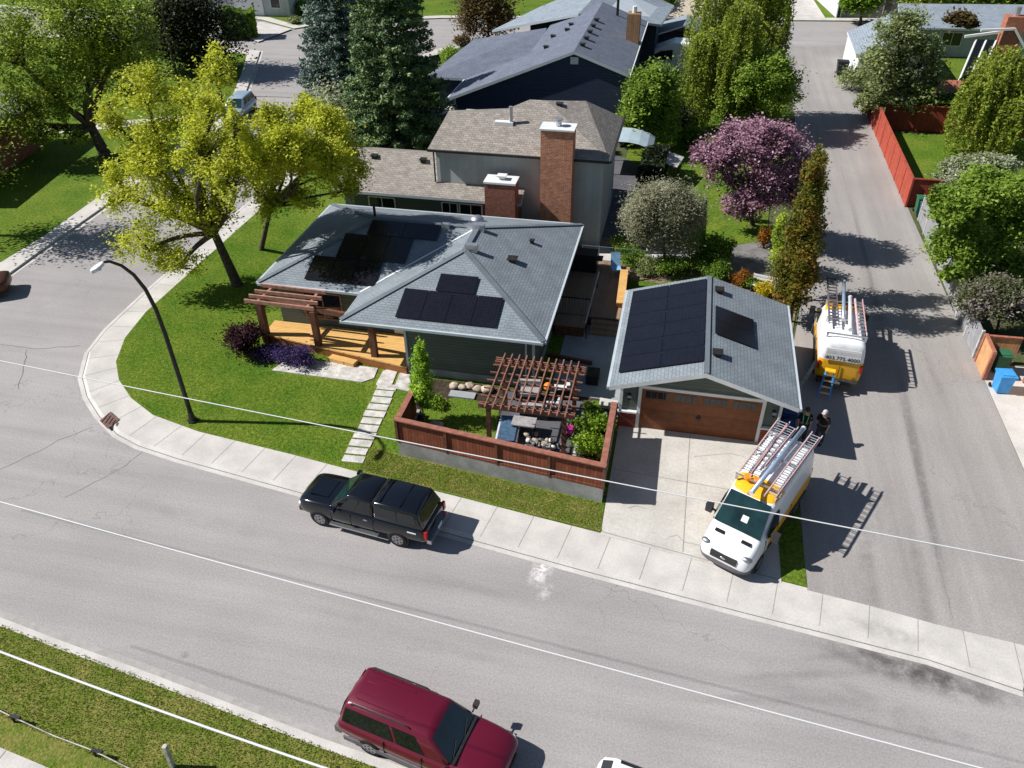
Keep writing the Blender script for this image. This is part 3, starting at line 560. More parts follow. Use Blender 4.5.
def window(parent, axis, c, w, z0, z1, out, frame='white', pane='glass_dark', mull=0):
    """window on a wall; axis 'x' = wall runs along x at y=c[1]; out = +-1 side it faces"""
    f = MB(); t = 0.07; d = 0.05 * out
    def B(mb, a, b, z0, z1, dd, d0=0.003):
        lo, hi = sorted((c[1] + d0 * out, c[1] + dd)) if axis == 'x' else sorted((c[0] + d0 * out, c[0] + dd))
        (mb.box(c[0] + a, c[0] + b, lo, hi, z0, z1) if axis == 'x' else mb.box(lo, hi, c[1] + a, c[1] + b, z0, z1))
    B(f, -w / 2 - t, w / 2 + t, z0 - t, z0, d); B(f, -w / 2 - t, w / 2 + t, z1, z1 + t, d); B(f, -w / 2 - t, -w / 2, z0, z1, d); B(f, w / 2, w / 2 + t, z0, z1, d)
    for k in range(mull): q = -w / 2 + w * (k + 1) / (mull + 1); B(f, q - .025, q + .025, z0, z1, d * .8)
    fo = obj('window', f, frame, parent); p = MB(); B(p, -w / 2, w / 2, z0, z1, d * 0.4); obj('pane', p, pane, fo); return fo

# --- green bungalow with the solar roof
e_, w_, s_, n_, ws_ = -4.88, -19.6, 30.7, 40.1, 28.2; ze = 3.0; k_ = 1.6 / 4.7; ww_ = e_ - 9.4
R1 = (e_ - 4.7, s_ + 4.7, ze + 1.6); R2 = (w_ + 4.7, s_ + 4.7, ze + 1.6); Q_ = (e_ - 4.7, ws_ + 4.7, ze + 1.6)
A_, B_, C_, D_, E_, F_ = (e_, n_, ze), (e_, ws_, ze), (ww_, ws_, ze), (ww_, s_, ze), (w_, s_, ze), (w_, n_, ze)
hs = thing('bungalow', 'dark green corner bungalow with slate grey hip roof and solar panels', 'house', (-12, 34, 0))
rf = obj('roof', roof([[A_, R1, Q_, B_], [B_, Q_, C_], [C_, Q_, R1, D_], [D_, R1, R2, E_], [E_, R2, F_], [F_, R2, R1, A_]]), ['shingle', 'gutter'], hs)
mb = MB()
for a, b in ((Q_, B_), (Q_, C_), (R1, A_), (R1, R2), (R2, E_), (R2, F_), (Q_, R1)): caps(mb, a, b)
obj('ridge_cap', mb, 'shingle', rf)
obj('valley_flashing', MB().beam((D_[0], D_[1], D_[2] + .02), (R1[0], R1[1], R1[2] + .02), 0.10, 0.02), 'white', rf)
mb = MB()
gutters(hs, [((e_, ws_, ze - .07), (e_, n_, ze - .07), (1, 0, 0)), ((ww_, ws_, ze - .07), (e_, ws_, ze - .07), (0, -1, 0)), ((w_, s_, ze - .07), (ww_, s_, ze - .07), (0, -1, 0)), ((w_, s_, ze - .07), (w_, n_, ze - .07), (-1, 0, 0)), ((w_, n_, ze - .07), (e_, n_, ze - .07), (0, 1, 0))], 'gutter')
obj('wall', MB().prism([(-11.45, 28.75), (-5.4, 28.75), (-5.4, 39.6), (-19.0, 39.6), (-19.0, 31.25), (-11.45, 31.25)], 0.0, ze + .02), 'siding_green', hs)
obj('foundation', MB().prism([(-11.48, 28.72), (-5.37, 28.72), (-5.37, 39.63), (-19.03, 39.63), (-19.03, 31.22), (-11.48, 31.22)], -0.1, 0.42), 'retaining', hs)
obj('corner_board', MB().box(-5.48, -5.37, 28.70, 28.80, 0.43, 2.95), 'gutter', hs); obj('corner_board', MB().box(-11.5, -11.38, 28.70, 28.80, 0.43, 2.95), 'gutter', hs)
obj('downspout', MB().tube([(-5.75, 28.45, 2.9), (-5.75, 28.66, 2.6), (-5.75, 28.66, 0.5), (-5.75, 28.4, 0.35)], 0.045), 'gutter', hs)
window(hs, 'x', (-16.6, 31.25), 1.9, 0.95, 2.35, -1, frame='pergola_wood', mull=1); window(hs, 'x', (-13.9, 31.25), 0.8, 1.6, 2.4, -1, frame='pergola_wood')
dr = obj('door', MB().box(-12.95, -12.0, 31.17, 31.247, 0.55, 2.6), 'white', hs); obj('handle', MB().ball((-12.1, 31.12, 1.5), 0.04, 5), 'metal', dr)
window(hs, 'y', (-5.4, 36.2), 1.8, 0.75, 2.6, 1, mull=1); window(hs, 'y', (-5.4, 31.2), 1.2, 1.2, 2.4, 1); window(hs, 'x', (-8.4, 28.75), 0.01, 1.4, 1.41, -1) if False else None
sv = Vector((0, 1, k_)).normalized(); O = (0, ws_, ze)
x0 = -11.78
for k in range(4): panel(hs, O, (1, 0, 0), (0, 1, k_), x0 + 1.17 * k, x0 + 1.17 * (k + 1), 0.43, 2.18)
panel(hs, O, (1, 0, 0), (0, 1, k_), -10.33, -8.49, 2.2, 3.28)
O = (0, s_, ze)
for k in range(3): panel(hs, O, (1, 0, 0), (0, 1, k_), -17.3 + 1.2 * k, -17.3 + 1.2 * (k + 1), 0.42, 2.02)
for k in range(3): panel(hs, O, (1, 0, 0), (0, 1, k_), -16.2 + 1.2 * k, -16.2 + 1.2 * (k + 1), 2.04, 3.72)
for k in range(2): panel(hs, O, (1, 0, 0), (0, 1, k_), -15.1 + 1.85 * k, -15.1 + 1.85 * (k + 1), 3.74, 4.80)
zE = lambda x: ze + k_ * (e_ - x)
for x, y, s in ((-6.9, 36.0, .18), (-7.4, 33.6, .34)): vent(hs, (x, y, zE(x) + .03), s)
for px, py in ((479, 227), (472, 247)):
    x, y = G(px, py, 4.7); obj('roof_vent', MB().box(x - .32, x + .28, y - .15, y + .15, 4.5, 4.86), 'metal', hs)
for px, py in ((446, 223), (471, 224)):
    x, y = G(px, py, 4.8); obj('roof_vent', MB().box(x - .2, x + .2, y - .12, y + .12, 4.5, 4.78), 'metal', hs)
obj('vent_pipe', MB().cyl((-15.4, 36.3), .07, 4.2, 4.95, 8).cyl((-15.4, 36.3), .11, 4.95, 5.05, 8), 'dark_metal', hs)
obj('skylight', MB().ball((-10.3, 38.0, zE(e_ - 2.1 ) + .05), (.38, .38, .26), 8), 'metal', hs, smooth=True)

# --- garage
gr = thing('garage', 'detached double garage with brown door and solar panels on its gable roof', 'garage', (1.95, 30, 0))
gx0, gx1, gy0, gy1, zr, gz = -1.75, 5.72, 26.08, 34.1, 3.77, 2.6; gm = (gx0 + gx1) / 2
rf = obj('roof', roof([[(gx0, gy0, gz), (gm, gy0, zr), (gm, gy1, zr), (gx0, gy1, gz)][::-1], [(gx1, gy0, gz), (gx1, gy1, gz), (gm, gy1, zr), (gm, gy0, zr)]], 0.2), ['shingle', 'trim'], gr)
obj('ridge_cap', MB().beam((gm, gy0 + .04, zr + .005), (gm, gy1 - .01, zr + .005), .22, .03), 'shingle', rf)
gutters(gr, [((gx0, gy0, gz - .08), (gx0, gy1, gz - .08), (-1, 0, 0)), ((gx1, gy0, gz - .08), (gx1, gy1, gz - .08), (1, 0, 0))], 'gutter')
wx0, wx1, wy0, wy1 = -1.32, 5.25, 26.88, 33.6; sl_ = (zr - gz) / (gm - gx0)
zt = gz + sl_ * (wx0 - gx0) - .2
mb = MB(); 
for y in (wy0, wy1):
    mb.face([(wx0, y, 0), (wx1, y, 0), (wx1, y, zt), (gm, y, zr - .21), (wx0, y, zt)] if y == wy0 else [(wx1, y, 0), (wx0, y, 0), (wx0, y, zt), (gm, y, zr - .21), (wx1, y, zt)])
mb.face([(wx0, wy1, 0), (wx0, wy0, 0), (wx0, wy0, zt), (wx0, wy1, zt)]).face([(wx1, wy0, 0), (wx1, wy1, 0), (wx1, wy1, zt), (wx1, wy0, zt)])
obj('wall', mb, 'siding_green', gr)
d = obj('garage_door', MB().box(-.43, 4.45, wy0 - .03, wy0 - .003, 0.03, 2.14), 'garage_door', gr)
for k in range(4):
    a = -.43 + .17 + k * 1.19; mb = MB()
    for j in range(4): mb.box(a + j * .245, a + j * .245 + .215, wy0 - .045, wy0 - .031, 1.68, 2.02)
    obj('pane', mb, 'glass_dark', d)
obj('handle', MB().box(1.92, 2.12, wy0 - .08, wy0 - .031, 0.9, 0.96).box(1.99, 2.05, wy0 - .07, wy0 - .031, .8, 1.06), 'black', d)
obj('door_trim', MB().box(-.57, -.43, wy0 - .06, wy0 - .002, 0, 2.28).box(4.45, 4.59, wy0 - .06, wy0 - .002, 0, 2.28).box(-.43, 4.45, wy0 - .06, wy0 - .002, 2.14, 2.28), 'trim', gr)
for a, b in ((wx0 - .02, -.573), (4.593, wx1 + .02)):
    obj('wainscot', MB().box(a, b, wy0 - .10, wy0 - .003, 0, .82), 'wainscot', gr); obj('ledge', MB().box(a - .04, b + .003, wy0 - .16, wy0 - .002, .822, .9), 'trim', gr)
for a in (wx0, wx1 - .1): obj('corner_board', MB().box(a - .01, a + .11, wy0 - .05, wy0 - .001, .905, 2.5), 'trim', gr)
for x in (-.92, 4.95):
    l = obj('wall_lamp', MB().box(x - .06, x + .06, wy0 - .05, wy0 - .002, 1.6, 1.8).ball((x, wy0 - .17, 1.62), (.07, .07, .12), 6), 'black', gr); obj('shade', MB().cyl((x, wy0 - .17), .11, 1.72, 1.78, 10, .03), 'metal', l)
U = (0, 1, 0); V = (1, 0, sl_); O = (gx0, 0, gz); hyp = math.hypot(1, sl_)
for r_ in range(6):
    for c_ in range(2): panel(gr, O, U, V, 26.9 + 1.133 * r_, 26.9 + 1.133 * (r_ + 1), .30 + 1.76 * c_, .30 + 1.76 * (c_ + 1))
O = (gx1, 0, gz); V = (-1, 0, sl_)
for r_ in range(2): panel(gr, O, U, V, 29.15 + 1.14 * r_, 29.15 + 1.14 * (r_ + 1), 1.80, 3.62)
for px, py, s in ((719, 293.5, .3), (717, 357, .3)):
    x, y = G(px, py, 3.55); vent(gr, (x, y, gz + sl_ * (gx1 - x) + .03), s)

# --- tan roofed split level behind
th_ = thing('split_level_house', 'grey split level house with tan shingle roof and two brick chimneys', 'house', (-10, 46, 0))
ex0, ex1, ey0, ey1, ez = -14.45, -3.83, 42.96, 51.0, 5.6; rz = 6.95; ym = 47.0
hi = ex1 - 4.0
p = lambda x, y, z: (x, y, z)
pk = 7.463
obj('roof', roof([[p(ex0, ey0, ez), p(ex1, ey0, ez), p(-8.2, 47.1, pk), p(-9.2, 47.1, pk), p(-11.0, 45.9, 6.923), p(-13.9, 45.9, 6.923)],
                  [p(ex1, ey0, ez), p(ex1, 50.5, ez), p(-6.0, 48.6, 7.1)], [p(ex1, ey0, ez), p(-6.0, 48.6, 7.1), p(-8.2, 47.1, pk)],
                  [p(ex1, 50.5, ez), p(-10, 51.5, ez), p(-6.0, 48.6, 7.1)], [p(-10, 51.5, ez), p(-9.2, 47.1, pk), p(-8.2, 47.1, pk)], [p(-10, 51.5, ez), p(-8.2, 47.1, pk), p(-6.0, 48.6, 7.1)],
                  [p(-10, 51.5, ez), p(ex0, 49.6, ez), p(-13.9, 45.9, 6.923), p(-11.0, 45.9, 6.923)], [p(-10, 51.5, ez), p(-11.0, 45.9, 6.923), p(-9.2, 47.1, pk)], [p(ex0, 49.6, ez), p(ex0, ey0, ez), p(-13.9, 45.9, 6.923)]]), ['shingle_tan', 'gutter'], th_)
obj('wall', MB().box(-14.1, -4.2, 43.35, 50.6, 0, 5.55), 'siding_grey', th_)
gutters(th_, [((ex0, ey0, ez - .07), (ex1, ey0, ez - .07), (0, -1, 0)), ((ex1, ey0, ez - .07), (ex1, ey1, ez - .07), (1, 0, 0))], 'dark_metal')
lo0, lo1, ly0, lyr, lz0, lzr = -20.4, -8.75, 42.12, 45.6, 3.0, 4.35
obj('lower_roof', roof([[p(lo0, ly0, lz0), p(-14.12, ly0, lz0), p(-14.12, lyr, lzr), p(lo0, lyr, lzr)], [p(lo0, lyr, lzr), p(-14.12, lyr, lzr), p(-14.12, 49.4, lz0), p(lo0, 49.4, lz0)], [p(-14.12, ly0, lz0), p(lo1, ly0, lz0), p(lo1, 43.34, lz0 + 1.22 * .388), p(-14.12, 43.34, lz0 + 1.22 * .388)]]), ['shingle_tan', 'gutter'], th_)
obj('lower_wall', MB().box(-19.9, -14.12, 42.6, 48.9, 0, 2.98).box(-14.11, -8.95, 42.6, 43.34, 0, 2.9), 'siding_green', th_)
for x, w in ((-13.2, .9), (-11.9, 1.3), (-17.5, 1.6)): window(th_, 'x', (x, 42.6), w, 1.2, 2.5, -1, mull=1)
ch = obj('chimney', MB().box(-7.65, -5.85, 42.28, 43.34, 0, 7.35), 'brick', th_); obj('chimney_cap', MB().box(-7.72, -5.78, 42.2, 43.42, 7.35, 7.44), 'trim', ch); obj('flue', MB().cyl((-6.75, 42.85), .17, 7.47, 7.8, 10).cyl((-6.75, 42.85), .26, 7.8, 7.86, 10), 'metal', ch)
ch = obj('chimney', MB().box(-10.75, -8.98, 41.55, 42.62, 0, 4.35), 'brick_dark', th_); obj('chimney_cap', MB().box(-10.8, -8.93, 41.5, 42.66, 4.35, 4.46), 'trim', ch); obj('flue', MB().box(-10.0, -9.65, 41.95, 42.2, 4.5, 4.66).box(-10.1, -9.55, 41.85, 42.3, 4.66, 4.72), 'white', ch)
mb = MB().tube([(-9.95, 45.2, 6.1), (-9.95, 45.2, 7.6)], .12, 8); obj('flue_pipe', mb, 'metal', th_); obj('pipe_collar', MB().cyl((-9.95, 45.2), .2, 6.2, 6.42, 10, .14), 'white', th_)
obj('downpipe', MB().tube([(-14.2, 43.25, 5.4), (-14.2, 43.25, 3.5)], .05, 6), 'dark_metal', th_)
for x, y, z in ((-18.6, 44.9, 4.1), (-15.4, 44.8, 4.1), (-7.4, 47.1, 7.2)): vent(th_, (x, y, z), .3)
obj('skylight', MB().box(-10.9, -9.8, 45.0, 45.4, 6.4, 6.72), 'white', th_)
obj('lean_to', roof([[p(-3.82, 50.2, 4.4), p(-1.9, 50.2, 3.9), p(-1.9, 52.8, 3.9), p(-3.82, 52.8, 4.4)]], .1), ['metal_roof', 'white'], th_) if False else None

# --- navy house further back
nh = thing('navy_house', 'navy blue house with a long dark grey gable roof behind the tan roofed one', 'house', (-10, 68, 0))
gy = 61.7; apx, apz = -8.65, 6.75; lx, lz, rx, rzz = -18.7, 2.75, -4.45, 5.25; yb = 79
rf = obj('roof', roof([[p(lx, gy - .3, lz), p(apx, gy - .3, apz), p(apx, yb, apz), p(lx + 5.5, yb, lz + 2.2), p(lx + 5.5, 67.0, lz + 2.2), p(lx, 67.0, lz)][::-1], [p(rx, gy - .3, rzz), p(rx, yb, rzz), p(apx, yb, apz), p(apx, gy - .3, apz)]], .22), ['shingle_navy', 'gutter'], nh)
obj('wall', MB().face([(lx + .5, gy, 0), (rx - .4, gy, 0), (rx - .4, gy, rzz - .1), (apx, gy, apz - .24), (lx + .5, gy, lz - .05)]).face([(rx - .4, gy, 0), (rx - .4, yb - .4, 0), (rx - .4, yb - .4, rzz - .1), (rx - .4, gy, rzz - .1)]).face([(lx + .5, yb - .4, 0), (lx + .5, gy, 0), (lx + .5, gy, lz - .05), (lx + .5, yb - .4, lz - .05)]), 'siding_navy', nh)
obj('gable_vent', MB().box(apx - .3, apx + .3, gy - .05, gy - .002, apz - 1.0, apz - .5), 'trim', nh)
obj('corner_post', MB().box(lx + .45, lx + .63, gy - .12, gy - .001, 0, lz), 'white', nh)
gutters(nh, [((rx, gy - .3, rzz - .1), (rx, yb, rzz - .1), (1, 0, 0)), ((lx, gy - .3, lz - .1), (lx, 67, lz - .1), (-1, 0, 0))], 'white')
for k in range(5): vent(nh, (apx + .35, 63.5 + k * 2.1, apz - .12 + .03), .32)
for px, py in ((546, 42), (553, 31), (567, 30), (571, 25)): x, y = G(px, py, 6.0); vent(nh, (x, y, lz + .398 * (x - lx) + .03), .3)
ch = obj('chimney', MB().box(-5.6, -4.55, 70.2, 71.4, 4.5, 7.6), 'cedar_z', nh); obj('chimney_cap', MB().cyl((-5.08, 70.8), .2, 7.6, 8.1, 8), 'white', ch)
obj('vent_pipe', MB().cyl((-7.0, 76.5), .13, 5.5, 7.6, 8), 'dark_metal', nh)
# wing with paler roof
obj('wing_roof', roof([[p(-24, 84, 3.2), p(-14.0, 74.5, 3.2), p(-9.5, 79, 6.6), p(-14.5, 90, 6.6)], [p(-14.0, 74.5, 3.2), p(-13.8, 74.4, 3.2), p(-9.4, 78.9, 6.6), p(-9.5, 79, 6.6)]], .2) if False else roof([[p(-19.2, 79.2, 3.9), p(-10.5, 76.4, 6.2), p(-8.9, 88.5, 7.1), p(-16.5, 90.5, 3.9)][::1], [p(-10.5, 76.4, 6.2), p(-3.2, 79.5, 4.9), p(-2.4, 88.0, 4.9), p(-8.9, 88.5, 7.1)]], .2), ['shingle_pale', 'gutter'], nh)
obj('wing_wall', MB().box(-15.6, -3.6, 80, 87.5, 0, 4.6), 'siding_navy', nh)
obj('carport_roof', roof([[p(-22.2, 67.2, 2.7), p(-13.4, 67.2, 2.75), p(-13.4, 76.5, 4.9), p(-20.6, 77.5, 3.4)]], .2), ['shingle_navy', 'gutter'], nh)
obj('carport_wall', MB().box(-21.4, -13.4, 68, 76, 0, 2.7), 'siding_navy', nh)
# covered lean-to between the two
t = thing('garden_shelter', 'small pale shelter with rounded roof between tan roof and round green tree', 'shelter', (-3, 56, 0))
mb = MB()
for k in range(7):
    a = math.pi * (0.12 + .76 * k / 7); b = math.pi * (0.12 + .76 * (k + 1) / 7); f = lambda q: (-4.1 + -2.3 * math.cos(q), 1.7 + .9 * math.sin(q))
    (xa, za), (xb, zb) = f(a), f(b); mb.face([(xa, 54.6, za), (xb, 54.6, zb), (xb, 57.6, zb), (xa, 57.6, za)])
obj('canopy', mb, 'metal_roof', t)
for x in (-6.1, -2.1):
    for y in (54.7, 57.5): obj('post', MB().cyl((x, y), .05, 0, 2.0, 6), 'white', t)

# --- rear structures
t = thing('rv_trailer', 'white camper trailer with slanted windshield parked behind the dark fence', 'camper', (-1, 82, 0))
P = [W(636, 78, (-1, 82)), W(662, 55, (-1, 82)), W(722, 52, (-1, 82)), W(722, 84, (-1, 82))]
def sideprism(mb, prof, y0, y1, m=0):
    a = [(x, y0, z) for x, z in prof]; b = [(x, y1, z) for x, z in prof]; n = len(prof)
    mb.poly(a + b, [tuple(range(n)), tuple(range(n, 2 * n))[::-1]] + [(i, n + i, n + (i + 1) % n, (i + 1) % n) for i in range(n)], m); return mb
mb = sideprism(MB(), [(-5.6, .5), (4.0, .5), (4.0, 3.1), (-1.8, 3.1), (-3.4, 2.5), (-5.4, 1.5)], 80.5, 82.8); obj('body', mb, 'paint_white', t, bevel=.08)
obj('side_window', sideprism(MB(), [(-4.4, 1.55), (-1.9, 1.55), (-1.9, 2.5), (-3.0, 2.35)], 80.46, 80.497), 'glass_green', t)
obj('roof_hatch', MB().box(-.2, 3.2, 81.2, 82.2, 3.1, 3.25), 'white', t)
for x in (-3.8, 2.2): obj('wheel', MB().tube([(x, 80.45, .38), (x, 80.7, .38)], .38, 14), 'tyre', t)
t = thing('shed', 'pale blue gable roofed shed behind the willow and the camper', 'shed', (-1.5, 88, 0))
obj('roof', roof([[p(-5.3, 84.5, 2.4), p(-1.2, 85.5, 3.6), p(-1.0, 90.5, 3.6), p(-5.0, 90.0, 2.4)][::1], [p(-1.2, 85.5, 3.6), p(2.6, 86.0, 2.4), p(2.6, 91, 2.4), p(-1.0, 90.5, 3.6)]]), ['shingle_pale', 'trim'], t); obj('wall', MB().box(-4.6, 2.2, 86, 90, 0, 2.5), 'siding_navy', t)
t = thing('carriage_shed', 'long low cream building with flat eave behind the navy house chimney', 'shed', (-6, 94, 0))
obj('wall', MB().box(-4.6, 3, 92.4, 96, 0, 2.9), 'siding_grey', t); obj('roof', roof([[p(-5.2, 92.0, 2.9), p(3.4, 92.6, 2.9), p(3.4, 97.0, 4.3), p(-5.2, 96.4, 4.3)]]), ['stucco_tan', 'white'], t); obj('chimney', MB().box(.6, 1.5, 93.5, 94.3, 3, 5.2), 'white', t)
t = thing('picnic_table', 'small grey picnic table on the dark deck beside the camper', 'table', (-4.2, 80.5, 0)); obj('tabletop', MB().box(-4.9, -3.9, 79.6, 80.6, .9, 1.0), 'stucco_tan', t)
for x in (-4.8, -4.0): obj('leg', MB().box(x - .05, x + .05, 79.7, 80.5, 0, .9), 'stucco_tan', t)
t = thing('willow_fence', 'grey plank fence with lit post caps in front of the camper', 'fence', (-3, 76.5, 0))
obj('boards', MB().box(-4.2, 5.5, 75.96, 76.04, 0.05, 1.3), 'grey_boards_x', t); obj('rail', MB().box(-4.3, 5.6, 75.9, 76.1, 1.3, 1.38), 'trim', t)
for k in range(5): obj('post', MB().box(-4.3 + 2.4 * k, -4.16 + 2.4 * k, 75.88, 75.955, 0, 1.3), 'grey_weather', t)

# --- north-east: white garage, pale roofed house, brick chimney
t = thing('white_garage', 'white garage with pale grey gable roof at the far end of the alley', 'garage', (18, 86, 0))
obj('roof', roof([[p(14.7, 81.2, 2.5), p(18.3, 81.2, 4.3), p(18.6, 90.5, 4.3), p(15.0, 90.5, 2.5)][::-1], [p(18.3, 81.2, 4.3), p(22.0, 81.2, 2.5), p(22.3, 90.5, 2.5), p(18.6, 90.5, 4.3)][::-1]]), ['shingle_pale', 'white'], t)
for o_ in t.children: o_.data.flip_normals()
obj('wall', MB().face([(15.1, 81.6, 0), (21.6, 81.6, 0), (21.6, 81.6, 2.5), (18.3, 81.6, 4.1), (15.1, 81.6, 2.5)]).face([(15.1, 90.2, 0), (15.1, 81.6, 0), (15.1, 81.6, 2.5), (15.1, 90.2, 2.5)]), 'siding_white', t)
t = thing('pale_roof_house', 'low grey house with pale blue roof behind the bushy alley tree', 'house', (24, 92, 0))
obj('roof', roof([[p(20, 91.2, 2.9), p(33.5, 92.4, 2.9), p(33.2, 97.0, 4.3), p(20.2, 95.6, 4.3)]], .18), ['shingle_pale', 'gutter'], t); obj('wall', MB().box(20.4, 33, 92.6, 96, 0, 2.9), 'siding_grey', t)
window(t, 'x', (25.5, 92.6), 1.8, 1.1, 2.3, -1, mull=1); window(t, 'x', (30.5, 92.6), 2.0, 1.1, 2.3, -1, mull=1)
t = thing('brick_chimney', 'tall pinkish brick chimney stack with metal flue at the top right', 'chimney', (27, 80, 0))
obj('stack', MB().beam((26.4, 79.6, 0), (26.4, 79.6, 6.6), 1.5, 1.2, up=(0, 1, 0)), 'cedar_cap', t); obj('flue', MB().cyl((26.4, 79.6), .25, 6.6, 7.3, 10), 'metal', t)
for dx, dz in ((-2.6, 5.5), (2.2, 3.2)):
    obj('brace', MB().beam((26.4, 78.9, 5.7), (26.4 + dx, 78.9, dz), .18, .18), 'white', t)
t = thing('sunroom', 'white framed sunroom with tall glass bays beside the brick chimney', 'sunroom', (24.4, 79, 0))
for k in range(3): obj('mullion', MB().beam((23.2 + .8 * k, 78.8, 0.1), (23.9 + .8 * k, 79.6, 4.6), .14, .14), 'white', t)
obj('pane', MB().face([(23.2, 78.9, .1), (24.8, 78.9, .1), (25.5, 79.7, 4.6), (23.9, 79.7, 4.6)]), 'glass_dark', t); obj('top_rail', MB().beam((22.9, 79.6, 4.8), (25.7, 79.6, 5.3), .2, .2), 'white', t)

# --- far left house at the frame edge, mostly under the tree
t = thing('brick_house', 'dark brick house with grey roof under the big tree at the left', 'house', (-50, 50, 0))
a = Vector(G(-40, 205)); b = Vector(G(48, 142)); d = (b - a).normalized(); q = Vector((-d.y, d.x))
obj('wall', MB().prism([tuple(a), tuple(b), tuple(b + q * 8), tuple(a + q * 8)], 0, 3.4), 'brick_dark', t)
a2, b2 = a - d * .5 - q * .7, b + d * .8 - q * .7; c2, d2 = b2 + q * 9.4, a2 + q * 9.4; m1, m2 = (a2 + d2) / 2 + d * 3, (b2 + c2) / 2 - d * 3
z3 = lambda v, z: (v.x, v.y, z)
obj('roof', roof([[z3(a2, 3.4), z3(b2, 3.4), z3(m2, 5.0), z3(m1, 5.0)], [z3(b2, 3.4), z3(c2, 3.4), z3(m2, 5.0)], [z3(c2, 3.4), z3(d2, 3.4), z3(m1, 5.0), z3(m2, 5.0)], [z3(d2, 3.4), z3(a2, 3.4), z3(m1, 5.0)]]), ['shingle_pale', 'white'], t)
w_o = Vector(a + (b - a) * .93 - q * .03); mb = MB().beam((w_o.x - d.x * .8, w_o.y - d.y * .8, 1.9), (w_o.x + d.x * .8, w_o.y + d.y * .8, 1.9), .08, 1.3); obj('window', mb, 'white', t)
mb = MB().beam((w_o.x - d.x * .7 - q.x * .05, w_o.y - d.y * .7 - q.y * .05, 1.9), (w_o.x + d.x * .7 - q.x * .05, w_o.y + d.y * .7 - q.y * .05, 1.9), .06, 1.1); obj('pane', mb, 'glass_dark', t.children[-1] if False else t)
t = thing('cul_de_sac_house', 'grey house with attached garage at the top left beyond the hedge', 'house', (-53, 100, 0))
obj('wall', MB().box(-66, -50, 99, 108, 0, 3.0), 'siding_grey', t); obj('roof', roof([[p(-67, 98.2, 3), p(-49, 98.2, 3), p(-53, 103, 4.9), p(-63, 103, 4.9)], [p(-49, 98.2, 3), p(-49, 108, 3), p(-53, 103, 4.9)], [p(-49, 108, 3), p(-67, 108, 3), p(-63, 103, 4.9), p(-53, 103, 4.9)], [p(-67, 108, 3), p(-67, 98.2, 3), p(-63, 103, 4.9)]]), ['shingle_pale', 'white'], t)
obj('garage_door', MB().box(-57.5, -53.5, 98.9, 98.997, 0, 2.3), 'white', t); window(t, 'x', (-51.8, 99), 1.2, 1, 2.2, -1)

# ------------------------------------------------------------------ fences
def fence(name, label, a, b, h, mt, post='post_wood', step=2.4, cap=None, th=0.05, z0=0.0, toph=0.05, group=None, pside=0.0):
    a, b = Vector(a), Vector(b); d = b - a; L = d.length; d.normalize(); t = thing(name, label, 'fence', (a.x, a.y, z0), 0, group)
    obj('boards', MB().beam((a.x, a.y, z0 + h / 2 + .02), (b.x, b.y, z0 + h / 2 + .02), th, h - .04), mt, t)
    n = max(1, round(L / step)); q = Vector((-d.y, d.x)) * pside
    for k in range(n + 1):
        c = a + d * (L * k / n) + q; obj('post', MB().box(c.x - .06, c.x + .06, c.y - .06, c.y + .06, z0 - .05, z0 + h - (0.003 if cap else -.06)), post, t)
    if cap: obj('top_rail', MB().beam((a.x - d.x * .07, a.y - d.y * .07, z0 + h + toph / 2), (b.x + d.x * .07, b.y + d.y * .07, z0 + h + toph / 2), .17, toph), cap, t)
    return t
fence('red_alley_fence', 'bright red board fence running along the east side of the alley', (15.0, 71.2), (14.85, 53.0), 1.9, 'alley_red', 'alley_red', 2.4, 'alley_red')
fence('red_return_fence', 'short red fence panel turning the corner beside the wheeled bins', (14.9, 53.1), (17.2, 53.1), 1.9, 'alley_red_shade_x', 'alley_red_shade_x', 2.2, 'alley_red_shade_x')
fence('red_rear_fence', 'long red fence in shade at the back of the alley side lawn', (15.6, 68.4), (27.0, 68.4), 2.0, 'alley_red_shade_x', 'alley_red_shade_x', 2.4, 'alley_red_shade_x')
fence('grey_alley_fence', 'weathered grey board fence below the bright green tree along the alley', (15.3, 51.0), (14.95, 35.3), 1.5, 'grey_boards', 'grey_weather', 2.0, None)
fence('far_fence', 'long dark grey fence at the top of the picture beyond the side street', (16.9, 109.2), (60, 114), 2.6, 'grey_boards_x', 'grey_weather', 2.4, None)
fence('white_corner_fence', 'short white fence end at the top of the alley beside the far driveway', (16.4, 109), (15.0, 120), 2.0, 'white', 'white', 2.4, None)
t = thing('cedar_enclosure', 'curved topped tan cedar fence screening the two bins at the right', 'fence', (15.2, 34, 0))
e0 = Vector((14.98, 33.5)); e1 = Vector((15.0, 35.0)); e2 = Vector((16.6, 35.05))
obj('boards', MB().beam((e0.x, e0.y, .75), (e1.x, e1.y, .75), .06, 1.5), 'cedar', t); obj('boards', MB().beam((e1.x + .04, e1.y, .72), (e2.x, e2.y, .72), .06, 1.44), 'cedar_x', t)
obj('top_rail', MB().beam((e0.x, e0.y - .05, 1.54), (e1.x, e1.y + .05, 1.54), .14, .07), 'cedar_cap', t); obj('top_rail', MB().beam((e1.x + .08, e1.y, 1.48), (e2.x, e2.y, 1.48), .14, .07), 'cedar_cap', t)
for c in (e0, e1): obj('post', MB().box(c.x - .08, c.x + .08, c.y - .08, c.y + .08, 0, 1.5), 'cedar_cap', t)
t = thing('tan_garage', 'white walled garage with tan trimmed roof at the right edge', 'garage', (18, 31, 0))
